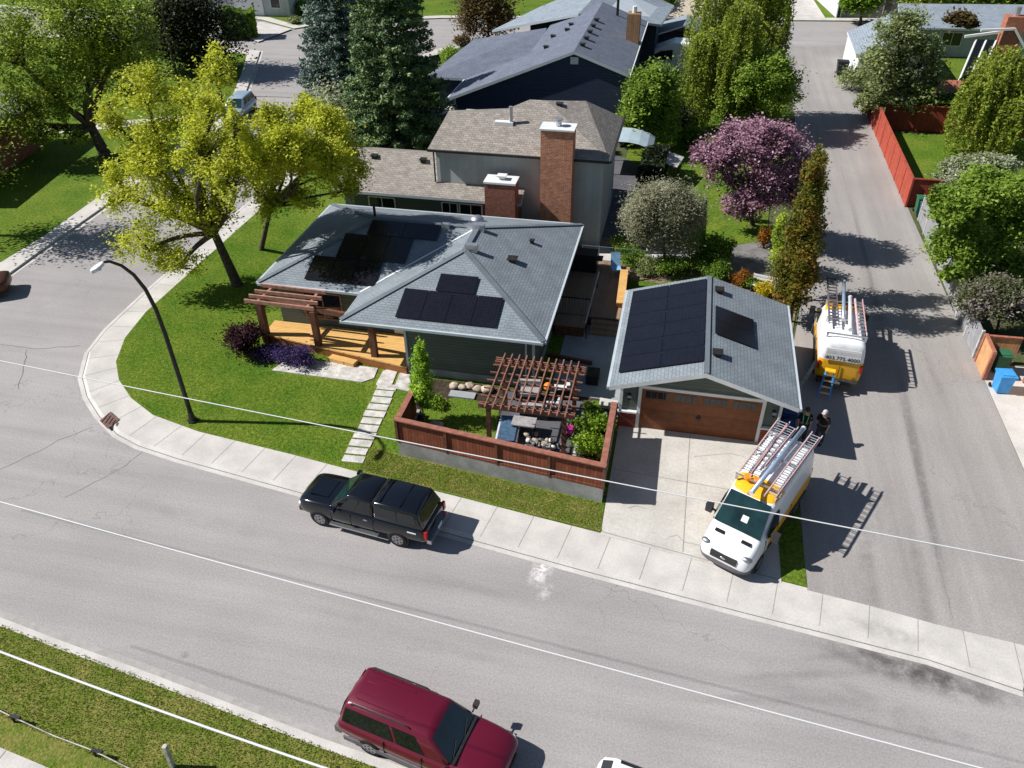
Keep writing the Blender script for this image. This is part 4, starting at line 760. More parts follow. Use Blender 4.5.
obj('wall', MB().box(16.75, 23, 27.4, 33.6, 0, 2.5), 'siding_white', t); obj('roof', roof([[p(16.2, 26.8, 2.55), p(20, 26.8, 3.7), p(20, 34.6, 3.7), p(16.2, 34.6, 2.55)][::-1], [p(20, 26.8, 3.7), p(23.8, 26.8, 2.55), p(23.8, 34.6, 2.55), p(20, 34.6, 3.7)][::-1]], .15), ['shingle_tan', 'cedar_cap'], t)
t.children[-1]; obj('side_door', MB().box(16.68, 16.747, 32.1, 33.1, 0.05, 2.1), 'cedar', t)
obj('corner_board', MB().box(16.66, 16.80, 33.5, 33.66, 0, 2.5), 'cedar_cap', t)

# ------------------------------------------------------------------ front deck and pergola
t = thing('front_deck', 'yellow stained front deck with a low step under the slatted pergola', 'deck', (-15.5, 30, 0))
obj('boards', MB().prism([(-19.45, 29.9), (-16.2, 29.35), (-14.1, 29.0), (-11.47, 28.55), (-11.47, 31.2), (-19.45, 31.2)], .42, .5), 'deck_yellow', t)
obj('fascia', MB().prism([(-19.42, 29.93), (-16.2, 29.38), (-14.1, 29.03), (-11.5, 28.58), (-11.5, 31.15), (-19.42, 31.15)], 0, .419), 'deck_face', t)
obj('step', MB().prism([(-15.6, 28.85), (-14.2, 28.62), (-14.1, 28.98), (-15.5, 29.22)], 0, .26), 'deck_yellow', t)
t = thing('porch_beam', 'long dark brown porch beam carried on square posts at the front deck', 'beam', (-14, 29.3, 0))
P1 = (-16.3, 29.5); P2 = (-13.25, 29.15)
obj('beam', MB().beam((-19.35, 31.1, 2.52), (-16.3, 29.52, 2.5), .16, .34), 'post_wood', t) if False else None
obj('beam', MB().beam((-19.3, 29.85, 2.56), (-11.5, 28.95, 2.56), .16, .26), 'post_wood', t)
for x, y in ((-16.3, 29.5), (-13.25, 29.15)): obj('post', MB().box(x - .14, x + .14, y - .14, y + .14, .505, 2.43), 'post_wood', t)
obj('post', MB().box(-19.3 - .16, -19.3 + .16, 29.9 - .16, 29.9 + .16, 0, 2.43), 'post_wood', t)
t = thing('slat_pergola', 'small pergola of four pinkish brown slats above the front deck', 'pergola', (-17.8, 30, 0))
for a, b in (((261, 285), (326, 292.7)), ((255, 291), (321.6, 298.6)), ((249, 295.6), (317.7, 303.4)), ((244.4, 300.5), (313.8, 309))):
    A, B = G(*a, 2.98), G(*b, 2.98); obj('slat', MB().beam((*A, 2.98), (*B, 2.98), .09, .17), 'pergola_wood', t)
for a, b in (((258, 302), (274, 287)), ((305, 311), (320, 291))):
    A, B = G(*a, 2.80), G(*b, 2.80); obj('rafter', MB().beam((*A, 2.80), (*B, 2.80), .12, .18), 'pergola_wood', t)

# ------------------------------------------------------------------ walled garden with fence
FRx, FRy, FLx, FLy = -1.42, 22.0, -10.02, 23.1; LBx, LBy = -10.0, 25.2; RBy = 25.9; GZ = .12
struct('garden_bed', MB().prism([(FLx + .1, FLy + .1), (FRx - .1, FRy + .1), (FRx - .1, 28.4), (-11.3, 28.4), (-10.0, 25.3)], -0.1, GZ), 'mulch')  # mulch bed, its dark tone also standing in for shade beside the lawn
t = thing('retaining_wall', 'low grey retaining wall under the brown garden fence', 'wall', (-5.7, 22.6, 0))
obj('face', MB().prism([(FLx, FLy), (FRx, FRy), (FRx, FRy + .16), (FLx, FLy + .16)], -.02, .74), 'retaining', t)
obj('side', MB().prism([(FRx - .14, FRy + .162), (FRx, FRy + .162), (FRx, 26.8), (FRx - .14, 26.8)], -.02, .74), 'retaining', t)
obj('side', MB().prism([(FLx, FLy + .162), (FLx + .14, FLy + .162), (LBx + .14, 25.6), (LBx, 25.6)], -.02, .5), 'retaining', t)
def rail_fence(name, label, a, b, h0, h1, mt, n, outn, capm='cap_wood'):
    a, b = Vector(a), Vector(b); d = (b - a).normalized(); o = Vector(outn) * .05; t = thing(name, label, 'fence', (a.x, a.y, 0), 0, 'sides of the brown garden fence')
    zm = (h0 + h1) / 2
    obj('boards', MB().beam((a.x, a.y, zm), (b.x, b.y, zm), .04, h1 - h0 - .02), mt, t)
    for k in range(n + 1):
        c = a + (b - a) * (k / n) + o; obj('post', MB().beam((c.x, c.y, h0), (c.x, c.y, h1 - .025), .11, .07, up=(d.y, -d.x, 0)), 'post_wood', t)
    A = a - d * .06; B = b + d * .06; obj('top_rail', MB().beam((A.x, A.y, h1 + .025), (B.x, B.y, h1 + .025), .24, .05), capm, t)
    obj('lower_rail', MB().beam((A.x + o.x, A.y + o.y, h0 + .06), (B.x + o.x, B.y + o.y, h0 + .06), .035, .1), 'fence_red', t)
    return t
rail_fence('garden_fence', 'reddish brown garden fence facing the street with a flat pinkish top rail', (FLx, FLy + .06), (FRx, FRy + .06), .75, 1.88, 'fence_red', 4, (0, -1))
rail_fence('garden_fence', 'side of the brown garden fence along the concrete driveway', (FRx - .07, FRy + .22), (FRx - .07, 25.9), .75, 1.876, 'fence_red_y', 2, (1, 0))
rail_fence('garden_fence', 'short left end of the brown garden fence beside the lime young tree', (FLx + .07, FLy + .26), (LBx + .05, 25.3), .5, 1.872, 'fence_red_y', 1, (-1, 0))
struct('garden_lawn', MB().prism(GL([(440, 460), (412, 440), (424, 404), (455, 398), (500, 404), (492, 470)], GZ), GZ, GZ + .02, sides=False), 'lawn')  # lawn outline kept close to the sunlit part of the garden
struct('garden_patio', MB().prism([(-6.3, 23.2), (-2.95, 22.75), (-2.95, 28.0), (-6.5, 28.2)], GZ, GZ + .025, sides=False), 'asphalt_dark')
struct('garden_strip', MB().prism([(-2.93, 22.9), (-2.65, 22.85), (-2.65, 27.2), (-2.93, 27.2)], GZ, GZ + .03, sides=False), 'concrete')
struct('garden_grass_patch', MB().prism([(-2.6, 26.3), (-1.6, 26.2), (-1.6, 28.2), (-2.6, 28.2)], GZ, GZ + .024, sides=False), 'lawn')
struct('garden_entry', MB().prism(GL([(600, 398), (618, 401), (617, 408), (599, 405)], .45), .3, .48), 'concrete')
t = thing('lattice_pergola', 'open lattice pergola of reddish beams over the sunken patio', 'pergola', (-4.8, 25.5, GZ))
x0_, x1_, y0_, y1_, zp = -6.45, -3.15, 23.85, 27.1, 2.62
for k in range(11): x = x0_ + .05 + (x1_ - x0_ - .1) * k / 10; obj('slat', MB().beam((x, y0_ - .28, zp + .12), (x, y1_ + .28, zp + .12), .05, .07), 'lattice_wood', t)
for k in range(7): y = y0_ + (y1_ - y0_) * k / 6; obj('slat', MB().beam((x0_ - .3, y, zp + .05), (x1_ + .3, y, zp + .05), .05, .06), 'lattice_wood', t)
for y in (y0_ + .12, y1_ - .12):
    for s in (-.07, .07): obj('beam', MB().beam((x0_ - .3, y + s, zp - .09), (x1_ + .3, y + s, zp - .09), .05, .2), 'lattice_wood', t)
for x in (x0_ + .1, x1_ - .12):
    for y in (y0_ + .12, y1_ - .12): obj('post', MB().box(x - .085, x + .085, y - .085, y + .085, GZ, zp - .2), 'post_wood', t)
    obj('brace', MB().beam((x, y0_ + .2, zp - .75), (x, y0_ + .75, zp - .22), .07, .09), 'post_wood', t)
# furniture under it
def sofa(label, c, rot, w, m, cushion='cushion'):
    t = thing('garden_sofa', label, 'sofa', (*c, GZ + .025), rot, 'seats under the lattice pergola')
    obj('frame', MB().box(-w / 2, w / 2, -.36, .36, .04, .3), 'dark_metal', t, local=True)
    obj('seat', MB().box(-w / 2 + .08, w / 2 - .08, -.34, .22, .3, .44), cushion, t, local=True, bevel=.03); obj('backrest', MB().box(-w / 2 + .08, w / 2 - .08, .2, .36, .3, .78), cushion, t, local=True, bevel=.03)
    for s in (-1, 1): obj('armrest', MB().box(*sorted((s * (w / 2 - .08), s * w / 2)), -.36, .36, .3, .55), 'dark_metal', t, local=True)
sofa('grey cushioned garden seat near the back of the patio, left of the orange globe', G(529, 384, .9), 0.1, 1.15, 0)
sofa('mauve grey garden seat in the middle of the patio under the lattice', G(535, 403, .8), 3.2, 1.25, 0)
sofa('pale cushioned garden chair at the right side under the lattice', G(562, 384, .8), -1.4, .7, 0, 'cushion_pale')
sofa('pale cushioned garden chair nearest the right front pergola post', G(553, 401, .8), -1.7, .65, 0, 'cushion_pale')
t = thing('patio_table', 'rectangular grey stone topped table at the front of the lattice patio', 'table', (*G(524, 425, .6), GZ)); c = G(524, 424, .62)
obj('tabletop', MB().box(c[0] - .5, c[0] + .5, c[1] - .32, c[1] + .32, GZ + .6, GZ + .66), 'cushion', t)
for a in (-.42, .42):
    for b in (-.25, .25): obj('leg', MB().box(c[0] + a - .03, c[0] + a + .03, c[1] + b - .03, c[1] + b + .03, GZ, GZ + .6), 'dark_metal', t)
c = G(548, 382, 1.0); t = thing('globe_lantern', 'round orange globe standing in the middle of the lattice patio', 'lantern', (c[0], c[1], GZ))
obj('globe', MB().ball((c[0], c[1], GZ + .62), (.2, .2, .2), 8), 'orange', t, smooth=True); obj('stand', MB().cyl(c, .12, GZ + .02, GZ + .44, 10, .06), 'dark_metal', t)
c = G(508, 428, .6); t = thing('covered_tub', 'blue grey covered tub with a pale rim at the left front of the patio', 'tub', (c[0], c[1], GZ), .08)
obj('shell', MB().box(-.45, .45, -1.0, .9, .03, .42), 'cushion_pale', t, local=True, bevel=.06); obj('cover', MB().box(-.36, .36, -.9, .8, .42, .5), 'cushion_blue', t, local=True, bevel=.03)
c = G(569, 424, .9); t = thing('flower_pot', 'magenta flowers in a pot beside the right pergola post', 'flower pot', (c[0], c[1], GZ))
obj('pot', MB().cyl(c, .12, GZ + .03, GZ + .3, 10, .17), 'dark_metal', t); obj('flowers', MB().ball((c[0], c[1], GZ + .45), (.24, .22, .2), 7, jit=.25, seed=4), 'flower_magenta', t)
rr = random.Random(8)
for k in range(46):
    q = (rr.gauss(0, 1), rr.gauss(0, 1)); c = G(543 + 10 * q[0], 437 + 3.4 * q[1] + .22 * 10 * q[0], .62); s = rr.uniform(.06, .13)
    o = obj('cobble', MB().ball((c[0], c[1], GZ + .08 + rr.uniform(0, .1)), (s * rr.uniform(.9, 1.4), s, s * .8), 5, jit=.12, seed=k), ['rock_pale', 'rock', 'rock_dark'][k % 3], smooth=True)
    tag(o, 'pale and grey cobbles heaped on the patio just behind the street fence', 'cobble', 'cobbles heaped behind the garden fence')
for i, (px, py, s, lb) in enumerate(((436, 421, .28, 'tan boulder lying behind the street fence at the edge of the garden lawn'), (445, 425, .2, 'smaller tan boulder touching the bigger one behind the street fence'),
    (454, 380, .2, 'buff stone at the left end of the row below the green wall'), (462, 381, .17, 'buff stone second from the left below the green wall'), (470, 380, .2, 'buff stone third from the left below the green wall'), (478, 383, .19, 'buff stone fourth in the row below the green wall'), (487, 384, .24, 'larger buff stone at the right end of the row near the lattice'))):
    c = G(px, py, .55); tag(obj('boulder', MB().ball((c[0], c[1], GZ + s * .5), (s * 1.3, s, s * .8), 6, jit=.16, seed=i), 'rock', smooth=True), lb, 'boulder', 'boulders in the walled garden')
c = G(440, 388, .5); tag(obj('stone_slab', MB().box(c[0] + .4, c[0] + 1.6, c[1] - .1, c[1] + .35, GZ, GZ + .08), 'concrete_grey'), 'flat grey slab at the top of the garden lawn left of the lattice', 'stone slab')
c = G(593, 374, .4); t = thing('planter_box', 'dark square planter box on the grey walkway by the lattice pergola', 'planter', (c[0], c[1], .03)); obj('box', MB().box(c[0] - .28, c[0] + .28, c[1] - .4, c[1] + .4, .04, .5), 'bin_black', t); obj('soil', MB().box(c[0] - .24, c[0] + .24, c[1] - .36, c[1] + .36, .5, .53), 'mulch', t)
c = G(608, 412, .8); 
for i, (dx, lb) in enumerate(((-.12, 'small white globe light at the corner of the garden fence, left one'), (.14, 'small white globe light at the corner of the garden fence, right one'))):
    t = thing('globe_light', lb, 'lamp', (c[0] + dx, c[1] + .2, GZ), 0, 'globe lights in the garden bed'); obj('globe', MB().ball((c[0] + dx, c[1] + .2, GZ + .42), .08, 6), 'lamp_glass', t, smooth=True); obj('stake', MB().cyl((c[0] + dx, c[1] + .2), .02, GZ, GZ + .36, 6), 'dark_metal', t)

# ------------------------------------------------------------------ rear deck between the house and the garage
t = thing('rear_deck', 'raised brown rear deck with dark steps down to the grey walkway', 'deck', (-3.6, 37.5, 0))
obj('boards', MB().box(-5.35, -2.05, 34.6, 40.2, .52, .6), 'deck_brown', t); obj('skirt', MB().box(-5.33, -2.07, 34.63, 40.17, 0, .519), 'post_wood', t)
for k in range(3): obj('step', MB().box(-3.5, -2.1, 34.6 - .3 * (k + 1), 34.6 - .3 * k - .003, 0.03, .45 - .14 * k), 'deck_brown', t)
t = thing('deck_railing', 'black balustrade along the edge of the brown rear deck', 'railing', (-4.2, 34.5, .6))
def bal(a, b, z0, z1, t, n):
    obj('handrail', MB().beam((*a, z1), (*b, z1), .07, .05), 'dark_metal', t)
    for k in range(n + 1):
        x = a[0] + (b[0] - a[0]) * k / n; y = a[1] + (b[1] - a[1]) * k / n; obj('baluster', MB().cyl((x, y), .016, z0, z1 - .025, 5), 'metal', t)
bal((-5.25, 34.7), (-3.6, 34.7), .6, 1.5, t, 11); 
t = thing('stair_rail', 'long dark stair rail rising beside the rear deck steps', 'railing', (-3.6, 35, 0)); obj('handrail', MB().beam((-3.65, 33.2, 1.0), (-3.55, 37.6, 1.55), .06, .06), 'grey_weather', t)
for y, z in ((33.3, 1.0), (34.65, 1.17), (37.5, 1.53)): obj('post', MB().cyl((-3.6, y), .03, 0.04, z, 6), 'dark_metal', t)
t = thing('deck_bench', 'long bright yellow bench along the east edge of the rear deck', 'bench', (-2.25, 37.2, .6)); obj('seat', MB().beam((-2.15, 35.4, 1.02), (-2.3, 39.0, 1.02), .42, .07), 'deck_yellow', t)
for y in (35.7, 37.2, 38.7): obj('leg', MB().box(-2.38, -2.08, y - .05, y + .05, .6, .98), 'deck_face', t)
c = G(616, 268, 1.0); t = thing('deck_chair', 'light blue reclining chair at the back of the rear deck', 'chair', (c[0], c[1], .6), .25)
obj('seat', MB().box(-.26, .26, -.3, .2, .38, .44), 'chair_blue', t, local=True); obj('backrest', MB().beam((0, .2, .42), (0, .5, 1.1), .52, .05), 'chair_blue', t, local=True)
for a in (-.24, .24):
    for b in (-.28, .2): obj('leg', MB().cyl((a, b), .025, 0, .38, 6), 'metal', t, local=True)
c = G(583, 262, 1.0); t = thing('covered_grill', 'black covered barbecue standing against the house on the rear deck', 'barbecue', (c[0], c[1], .6)); obj('cover', MB().box(-.9, .8, -.45, .45, .02, 1.05), 'black', t, local=True, bevel=.12); obj('shelf', MB().box(.8, 1.1, -.3, .3, .7, .74), 'black', t, local=True)
t = thing('wire_fence', 'thin wire fence on metal posts behind the rear deck', 'fence', (-2, 41, 0))
for k in range(7): obj('post', MB().cyl((-4.9 + .95 * k, 41.1), .025, 0, 1.3, 6), 'metal', t)
for z in (.4, 1.25): obj('wire', MB().tube([(-4.9, 41.1, z), (.8, 41.1, z)], .012, 4), 'metal', t)
t = thing('storage_box', 'low brown storage box under the balustrade on the grey walkway', 'box', (-4.7, 34, 0)); obj('box', MB().box(-5.2, -3.75, 33.4, 34.4, .05, .6), 'post_wood', t); obj('lid', MB().box(-5.25, -3.7, 33.36, 34.42, .6, .66), 'deck_brown', t)
t = thing('timber_edge', 'long dark timber lying across the grey walkway by the house corner', 'timber', (-4, 31, 0)); t2 = obj('log', MB().beam((-5.2, 31.4, .12), (-3.0, 31.1, .12), .16, .16), 'post_wood', t)
c = G(765, 285, .5); t = thing('garden_bench', 'pale slatted garden bench behind the garage by the columnar trees', 'bench', (c[0], c[1], 0), -.28)
for k in range(3): obj('slat', MB().box(-.75, .75, -.25 + k * .18, -.12 + k * .18, .44, .48), 'white', t, local=True)
for k in range(2): obj('back_slat', MB().box(-.75, .75, .3, .34, .58 + k * .18, .70 + k * .18), 'white', t, local=True)
for a in (-.65, .65): obj('leg', MB().box(a - .04, a + .04, -.22, .34, 0, .438), 'dark_metal', t, local=True)
c = G(665, 158, 1.6); t = thing('wood_canopy', 'small tilted canopy of weathered boards under the round green tree', 'canopy', (c[0], c[1], 0))
obj('top', MB().face([(c[0] - 1.1, c[1] - .9, 1.9), (c[0] + .9, c[1] - 1.1, 1.4), (c[0] + 1.3, c[1] + .7, 1.5), (c[0] - .8, c[1] + 1.0, 2.0)]).face([(c[0] - 1.1, c[1] - .9, 1.84), (c[0] - .8, c[1] + 1.0, 1.94), (c[0] + 1.3, c[1] + .7, 1.44), (c[0] + .9, c[1] - 1.1, 1.34)]), 'grey_weather', t)
for a, b, h in ((-.9, -.7, 1.8), (.8, -.9, 1.35), (1.0, .5, 1.4)): obj('post', MB().cyl((c[0] + a, c[1] + b), .05, 0, h, 6), 'post_wood', t)
c = G(945, 96, 1.6); t = thing('play_house', 'small red roofed wooden playhouse behind the red rear fence', 'playhouse', (c[0], c[1], 0))
obj('cabin', MB().box(c[0] - .8, c[0] + .8, c[1] - .8, c[1] + .8, .8, 2.0), 'post_wood', t); obj('roof', roof([[(c[0] - 1, c[1] - 1.1, 2.0), (c[0] + 1, c[1] - 1.1, 2.0), (c[0] + 1, c[1], 2.9), (c[0] - 1, c[1], 2.9)], [(c[0] + 1, c[1] + 1.1, 2.0), (c[0] - 1, c[1] + 1.1, 2.0), (c[0] - 1, c[1], 2.9), (c[0] + 1, c[1], 2.9)]], .08), 'alley_red_shade_x', t) if False else obj('roof', roof([[(c[0] - 1, c[1] - 1.1, 2.0), (c[0] + 1, c[1] - 1.1, 2.0), (c[0] + 1, c[1], 2.9), (c[0] - 1, c[1], 2.9)], [(c[0] + 1, c[1] + 1.1, 2.0), (c[0] - 1, c[1] + 1.1, 2.0), (c[0] - 1, c[1], 2.9), (c[0] + 1, c[1], 2.9)]], .08), ['cedar_cap', 'cedar_cap'], t)
for a in (-.7, .7):
    for b in (-.7, .7): obj('leg', MB().box(c[0] + a - .06, c[0] + a + .06, c[1] + b - .06, c[1] + b + .06, 0, .8), 'post_wood', t)

# ------------------------------------------------------------------ wheeled bins
def bin_(label, c, m, h=1.05, w=.6, rot=0.0, z=0.0):
    t = thing('wheeled_bin', label, 'bin', (c[0], c[1], z), rot, 'wheeled bins')
    a = w / 2; mb = MB(); A = [(-a * .8, -a * .85), (a * .8, -a * .85), (a * .8, a * .85), (-a * .8, a * .85)]; B = [(-a, -a), (a, -a), (a, a), (-a, a)]
    mb.poly([(x, y, .06) for x, y in A] + [(x, y, h - .08) for x, y in B], [(3, 2, 1, 0), (4, 5, 6, 7), (0, 1, 5, 4), (1, 2, 6, 5), (2, 3, 7, 6), (3, 0, 4, 7)])
    obj('body', mb, m, t, local=True, bevel=.03); obj('lid', MB().box(-a - .03, a + .03, -a - .05, a + .03, h - .075, h).box(-a * .8, a * .8, -a * .8, a * .7, h + .001, h + .04), m, t, local=True, bevel=.02)
    for s in (-1, 1): obj('wheel', MB().tube([(s * a * .9, a, .1), (s * (a * .9 + .05), a, .1)], .1, 10), 'tyre', t, local=True)
bin_('bright blue wheeled bin in front of the green one by the tan fence', G(999, 391, 0), 'bin_blue', 1.0, .66, .1, .02)
bin_('dark green wheeled bin against the tan cedar fence', (15.75, 34.3), 'bin_green', 1.05, .62, .05, .02)
bin_('navy wheeled bin at the front right corner of the garage', (5.6, 27.0), 'bin_navy', 1.05, .6, .1)
bin_('second navy wheeled bin beside the garage wall behind the first', (5.75, 27.9), 'bin_navy', 1.05, .6, 0)
bin_('grey green wheeled bin beside the red return fence', (15.55, 52.2), 'bin_green', 1.1, .65, 0)
bin_('slate wheeled bin between the red fence and the grey fence', (15.6, 51.3), 'cushion_blue', 1.05, .6, 0)
bin_('black bin with a blue lid beside the white far garage', (14.2, 84.0), 'bin_black', 1.3, 1.0, 0)

# ------------------------------------------------------------------ street lamp, cables, verge post
def lamp(label, pts, head, hd, rad, grp):
    b = pts[0]; t = thing('street_lamp', label, 'street lamp', b, 0, grp); n = len(pts)
    obj('pole', MB().tube(pts, [rad * (1.0 - .55 * k / (n - 1)) for k in range(n)], 10), 'dark_metal', t, smooth=True); obj('base_plate', MB().cyl(b, rad * 2.2, b[2], b[2] + .08, 8).cyl(b, rad * 1.5, b[2] + .08, b[2] + .5, 8, rad * 1.05), 'dark_metal', t)
    e = Vector(pts[-1]); d = Vector(hd).normalized(); q = Vector((-d.y, d.x, 0)).normalized(); mb = MB()
    prof = [(0, .05), (.10, .08), (.30, .12), (.52, .11), (.66, .05)]
    top = [e + d * a + q * w for a, w in prof] + [e + d * a - q * w for a, w in prof[::-1]]
    bt = [v + Vector((0, 0, -.09)) for v in top]; N_ = len(top); mb.poly([tuple(v + Vector((0, 0, .05))) for v in top] + [tuple(v) for v in bt], [tuple(range(N_))[::-1], tuple(range(N_, 2 * N_))] + [(i, (i + 1) % N_, N_ + (i + 1) % N_, N_ + i) for i in range(N_)])
    h = obj('lamp_head', mb, 'lamp_glass', t, bevel=.03); obj('lens', MB().ball(tuple(e + d * .36 + Vector((0, 0, -.08))), (.16, .09, .05), 6), 'lamp_glass', t, smooth=True)
arc = [(-19.72, 23.42, .03), (-19.70, 23.42, 2.5), (-19.68, 23.40, 4.6), (-19.70, 23.36, 5.8), (-19.74, 23.2, 6.8), (-19.79, 22.9, 7.6), (-19.84, 22.5, 8.2), (-19.88, 22.05, 8.6), (-19.9, 21.75, 8.72)]
lamp('tall dark curved street lamp standing on the front lawn by the curb', arc, None, (-.05, -1, -.06), .105, 'street lamps')
b = G(182, 95); arc2 = [(b[0], b[1], 0), (b[0], b[1], 5.5), (b[0] + .1, b[1], 7), (b[0] + .5, b[1], 8.1), (b[0] + 1.2, b[1], 8.6), (b[0] + 1.8, b[1], 8.7)]
lamp('dark street lamp in front of the dark tree at the top left', arc2, None, (1, 0, 0), .1, 'street lamps')
def cable(label, p, q, za, zb, r, sag=.30):
    A = Vector((*G(*p, za), za)); B = Vector((*G(*q, zb), zb)); d = B - A; A2 = A - d * .7; B2 = B + d * .7; P = []
    for k in range(41):
        u = k / 40; P.append(A2 + (B2 - A2) * u + Vector((0, 0, -sag * 4 * u * (1 - u) + sag * .98)))
    tag(obj('overhead_cable', MB().tube(P, r, 6), 'cable', smooth=True), label, 'cable', 'overhead cables across the street')
cable('thin overhead cable crossing in front of the garden fence and the front van', (0, 362), (1024, 563), 10.0, 10.0, .0135)
cable('overhead cable crossing the middle of the street above the dark truck', (0, 503), (974, 768), 10.0, 10.0, .0145)
cable('thickest overhead cable crossing the grass verge at the bottom left', (0, 653), (320, 768), 12, 12, .018)
c = G(165, 747, 1.05); t = thing('verge_post', 'weathered square wooden post on the bottom left verge', 'post', (c[0], c[1], 0)); obj('shaft', MB().beam((c[0] - .05, c[1] - .02, 0), (c[0], c[1], 1.1), .12, .12, up=(0, 1, 0)), 'grey_weather', t, bevel=.01); 
for k, (px, py, lb) in enumerate(((15, 722, 'short black metal stake in the verge, left of the two'), (96, 756, 'short black metal stake in the verge, nearer the wooden post'))):
    c = G(px, py, 0); t = thing('verge_stake', lb, 'stake', (c[0], c[1], 0), 0, 'black stakes on the verge'); obj('shaft', MB().cyl(c, .035, 0, .32, 8), 'black', t); obj('plate', MB().box(c[0] - .02, c[0] + .32, c[1] - .05, c[1] + .05, .28, .36), 'black', t)
P = [Vector((*G(x, y, .1), z)) for x, y, z in ((-30, 698, .3), (15, 721, .34), (55, 737, .16), (96, 755, .34), (130, 770, .2), (165, 785, .4))]
tag(obj('slack_wire', MB().tube(P, .018, 6), 'grey_weather'), 'slack grey wire strung low between the black stakes on the verge', 'wire')

# ------------------------------------------------------------------ vehicles
def loft(prof, cap=True):
    """closed body from cross-sections [(x, [(y,z)...half profile from the bottom centre to the top centre])]"""
    mb = MB(); n = len(prof[0][1]); ring = 2 * n - 2
    for x, P in prof:
        full = list(P) + [(-y, z) for y, z in P[-2:0:-1]]
        mb.v += [(x, y, z) for y, z in full]
    for k in range(len(prof) - 1):
        for j in range(ring):
            a = k * ring + j; b = k * ring + (j + 1) % ring
            mb.f.append((a, a + ring, b + ring, b)); mb.uv.append(None); mb.m.append(0)
    mb.f.append(tuple(range(ring))); mb.uv.append(None); mb.m.append(0)
    e = (len(prof) - 1) * ring; mb.f.append(tuple(e + j for j in range(ring))[::-1]); mb.uv.append(None); mb.m.append(0)
    return mb
def bodyprof(st):
    out = []
    for x, zb, zt, w in st:
        out.append((x, [(0, zb), (w * .86, zb), (w * .97, zb + .12), (w, zb + (zt - zb) * .45), (w * .985, zb + (zt - zb) * .78), (w * .90, zt - .015), (w * .72, zt + .01), (0, zt + .035)]))
    return out
def quad_pane(q, u0, u1, v0, v1, lift=.012, th=.01):
    A, B, C_, D = [Vector(p) for p in q]; f = lambda u, v: (A * (1 - u) + B * u) * (1 - v) + (D * (1 - u) + C_ * u) * v
    P = [f(u0, v0), f(u1, v0), f(u1, v1), f(u0, v1)]; n = (P[1] - P[0]).cross(P[3] - P[0]).normalized()
    a = [tuple(p + n * (lift - th)) for p in P]; b = [tuple(p + n * lift) for p in P]
    return MB().poly(a + b, [(3, 2, 1, 0), (4, 5, 6, 7), (0, 1, 5, 4), (1, 2, 6, 5), (2, 3, 7, 6), (3, 0, 4, 7)])
def cabin(t, xr0, xf0, xr1, xf1, zb, zt, wb, wt, paint, glass, side, front=True, rear=True, crown=.05, name='cabin', wsglass=None, bev=.07):
    """greenhouse: belt outline xr0..xf0 at zb, roof outline xr1..xf1 at zt"""
    mb = MB(); v = [(xr0, -wb, zb), (xf0, -wb, zb), (xf0, wb, zb), (xr0, wb, zb), (xr1, -wt, zt), (xf1, -wt, zt), (xf1, wt, zt), (xr1, wt, zt)]
    xm = (xr1 + xf1) / 2; v += [(xr1 + .1, 0, zt + crown * .6), (xm, 0, zt + crown), (xf1 - .1, 0, zt + crown * .6), (xm, -wt, zt + .012), (xm, wt, zt + .012)]
    mb.poly(v, [(3, 2, 1, 0), (0, 1, 5, 11, 4), (1, 2, 6, 10, 5), (2, 3, 7, 12, 6), (3, 0, 4, 8, 7), (4, 11, 9, 8), (11, 5, 10, 9), (8, 9, 12, 7), (9, 10, 6, 12)])
    c = obj(name, mb, paint, t, local=True, bevel=bev, smooth=True)
    V = [Vector(p) for p in v]
    if front: obj('windshield', quad_pane((V[1], V[2], V[6], V[5]), .06, .94, .06, .93), wsglass or glass, t, local=True)
    if rear: obj('rear_window', quad_pane((V[3], V[0], V[4], V[7]), .08, .92, .15, .88), glass, t, local=True)
    for u0, u1, v0, v1 in side:
        obj('side_window', quad_pane((V[0], V[1], V[5], V[4]), u0, u1, v0, v1), glass, t, local=True)
        obj('side_window', quad_pane((V[2], V[3], V[7], V[6]), 1 - u1, 1 - u0, v0, v1), glass, t, local=True)
    return c, V
def wheels(t, xs, hw, r, w=.23, rim='rim', spokes=6):
    for x in xs:
        for s in (-1, 1):
            y = s * (hw - .02)
            obj('wheel_arch', MB().tube([(x, y - s * .10, r + .02), (x, y + s * .004, r + .02)], r * 1.17, 20), 'plastic', t, local=True)
            wh = obj('wheel', MB().tube([(x, y - s * (w - .05), r), (x, y + s * .03, r), (x, y + s * .05, r)], [r, r, r * .94], 22), 'tyre', t, local=True)
            mb = MB().tube([(x, y + s * .045, r), (x, y + s * .058, r)], r * .62, 18)
            for k in range(spokes):
                a = 2 * math.pi * (k + .5) / spokes; mb.tube([(x + r * .42 * math.cos(a), y + s * .056, r + r * .42 * math.sin(a)), (x + r * .42 * math.cos(a), y + s * .062, r + r * .42 * math.sin(a))], r * .11, 6, 1)
            mb.tube([(x, y + s * .056, r), (x, y + s * .066, r)], r * .12, 8, 1)
            obj('rim', mb, [rim, 'plastic'], wh, local=True)
def lights(t, xf, xr, wf, wr, zf, zr, hs=(.10, .20, .07), ts=(.05, .07, .18)):
    for s in (-1, 1):
        obj('headlight', MB().ball((xf, s * wf, zf), hs, 7), 'lamp_glass', t, local=True, smooth=True)
        obj('taillight', MB().box(xr - ts[0], xr + ts[0], s * wr - ts[1], s * wr + ts[1], zr - ts[2], zr + ts[2]), 'tail_red', t, local=True, bevel=.02)
def seams(t, xs, w, z0, z1, fl=None):
    for x in xs:
        for s in (-1, 1): obj('door_seam', MB().box(x - .009, x + .009, *sorted((s * (w - .08), s * (w + .002))), z0, z1), 'black', t, local=True)
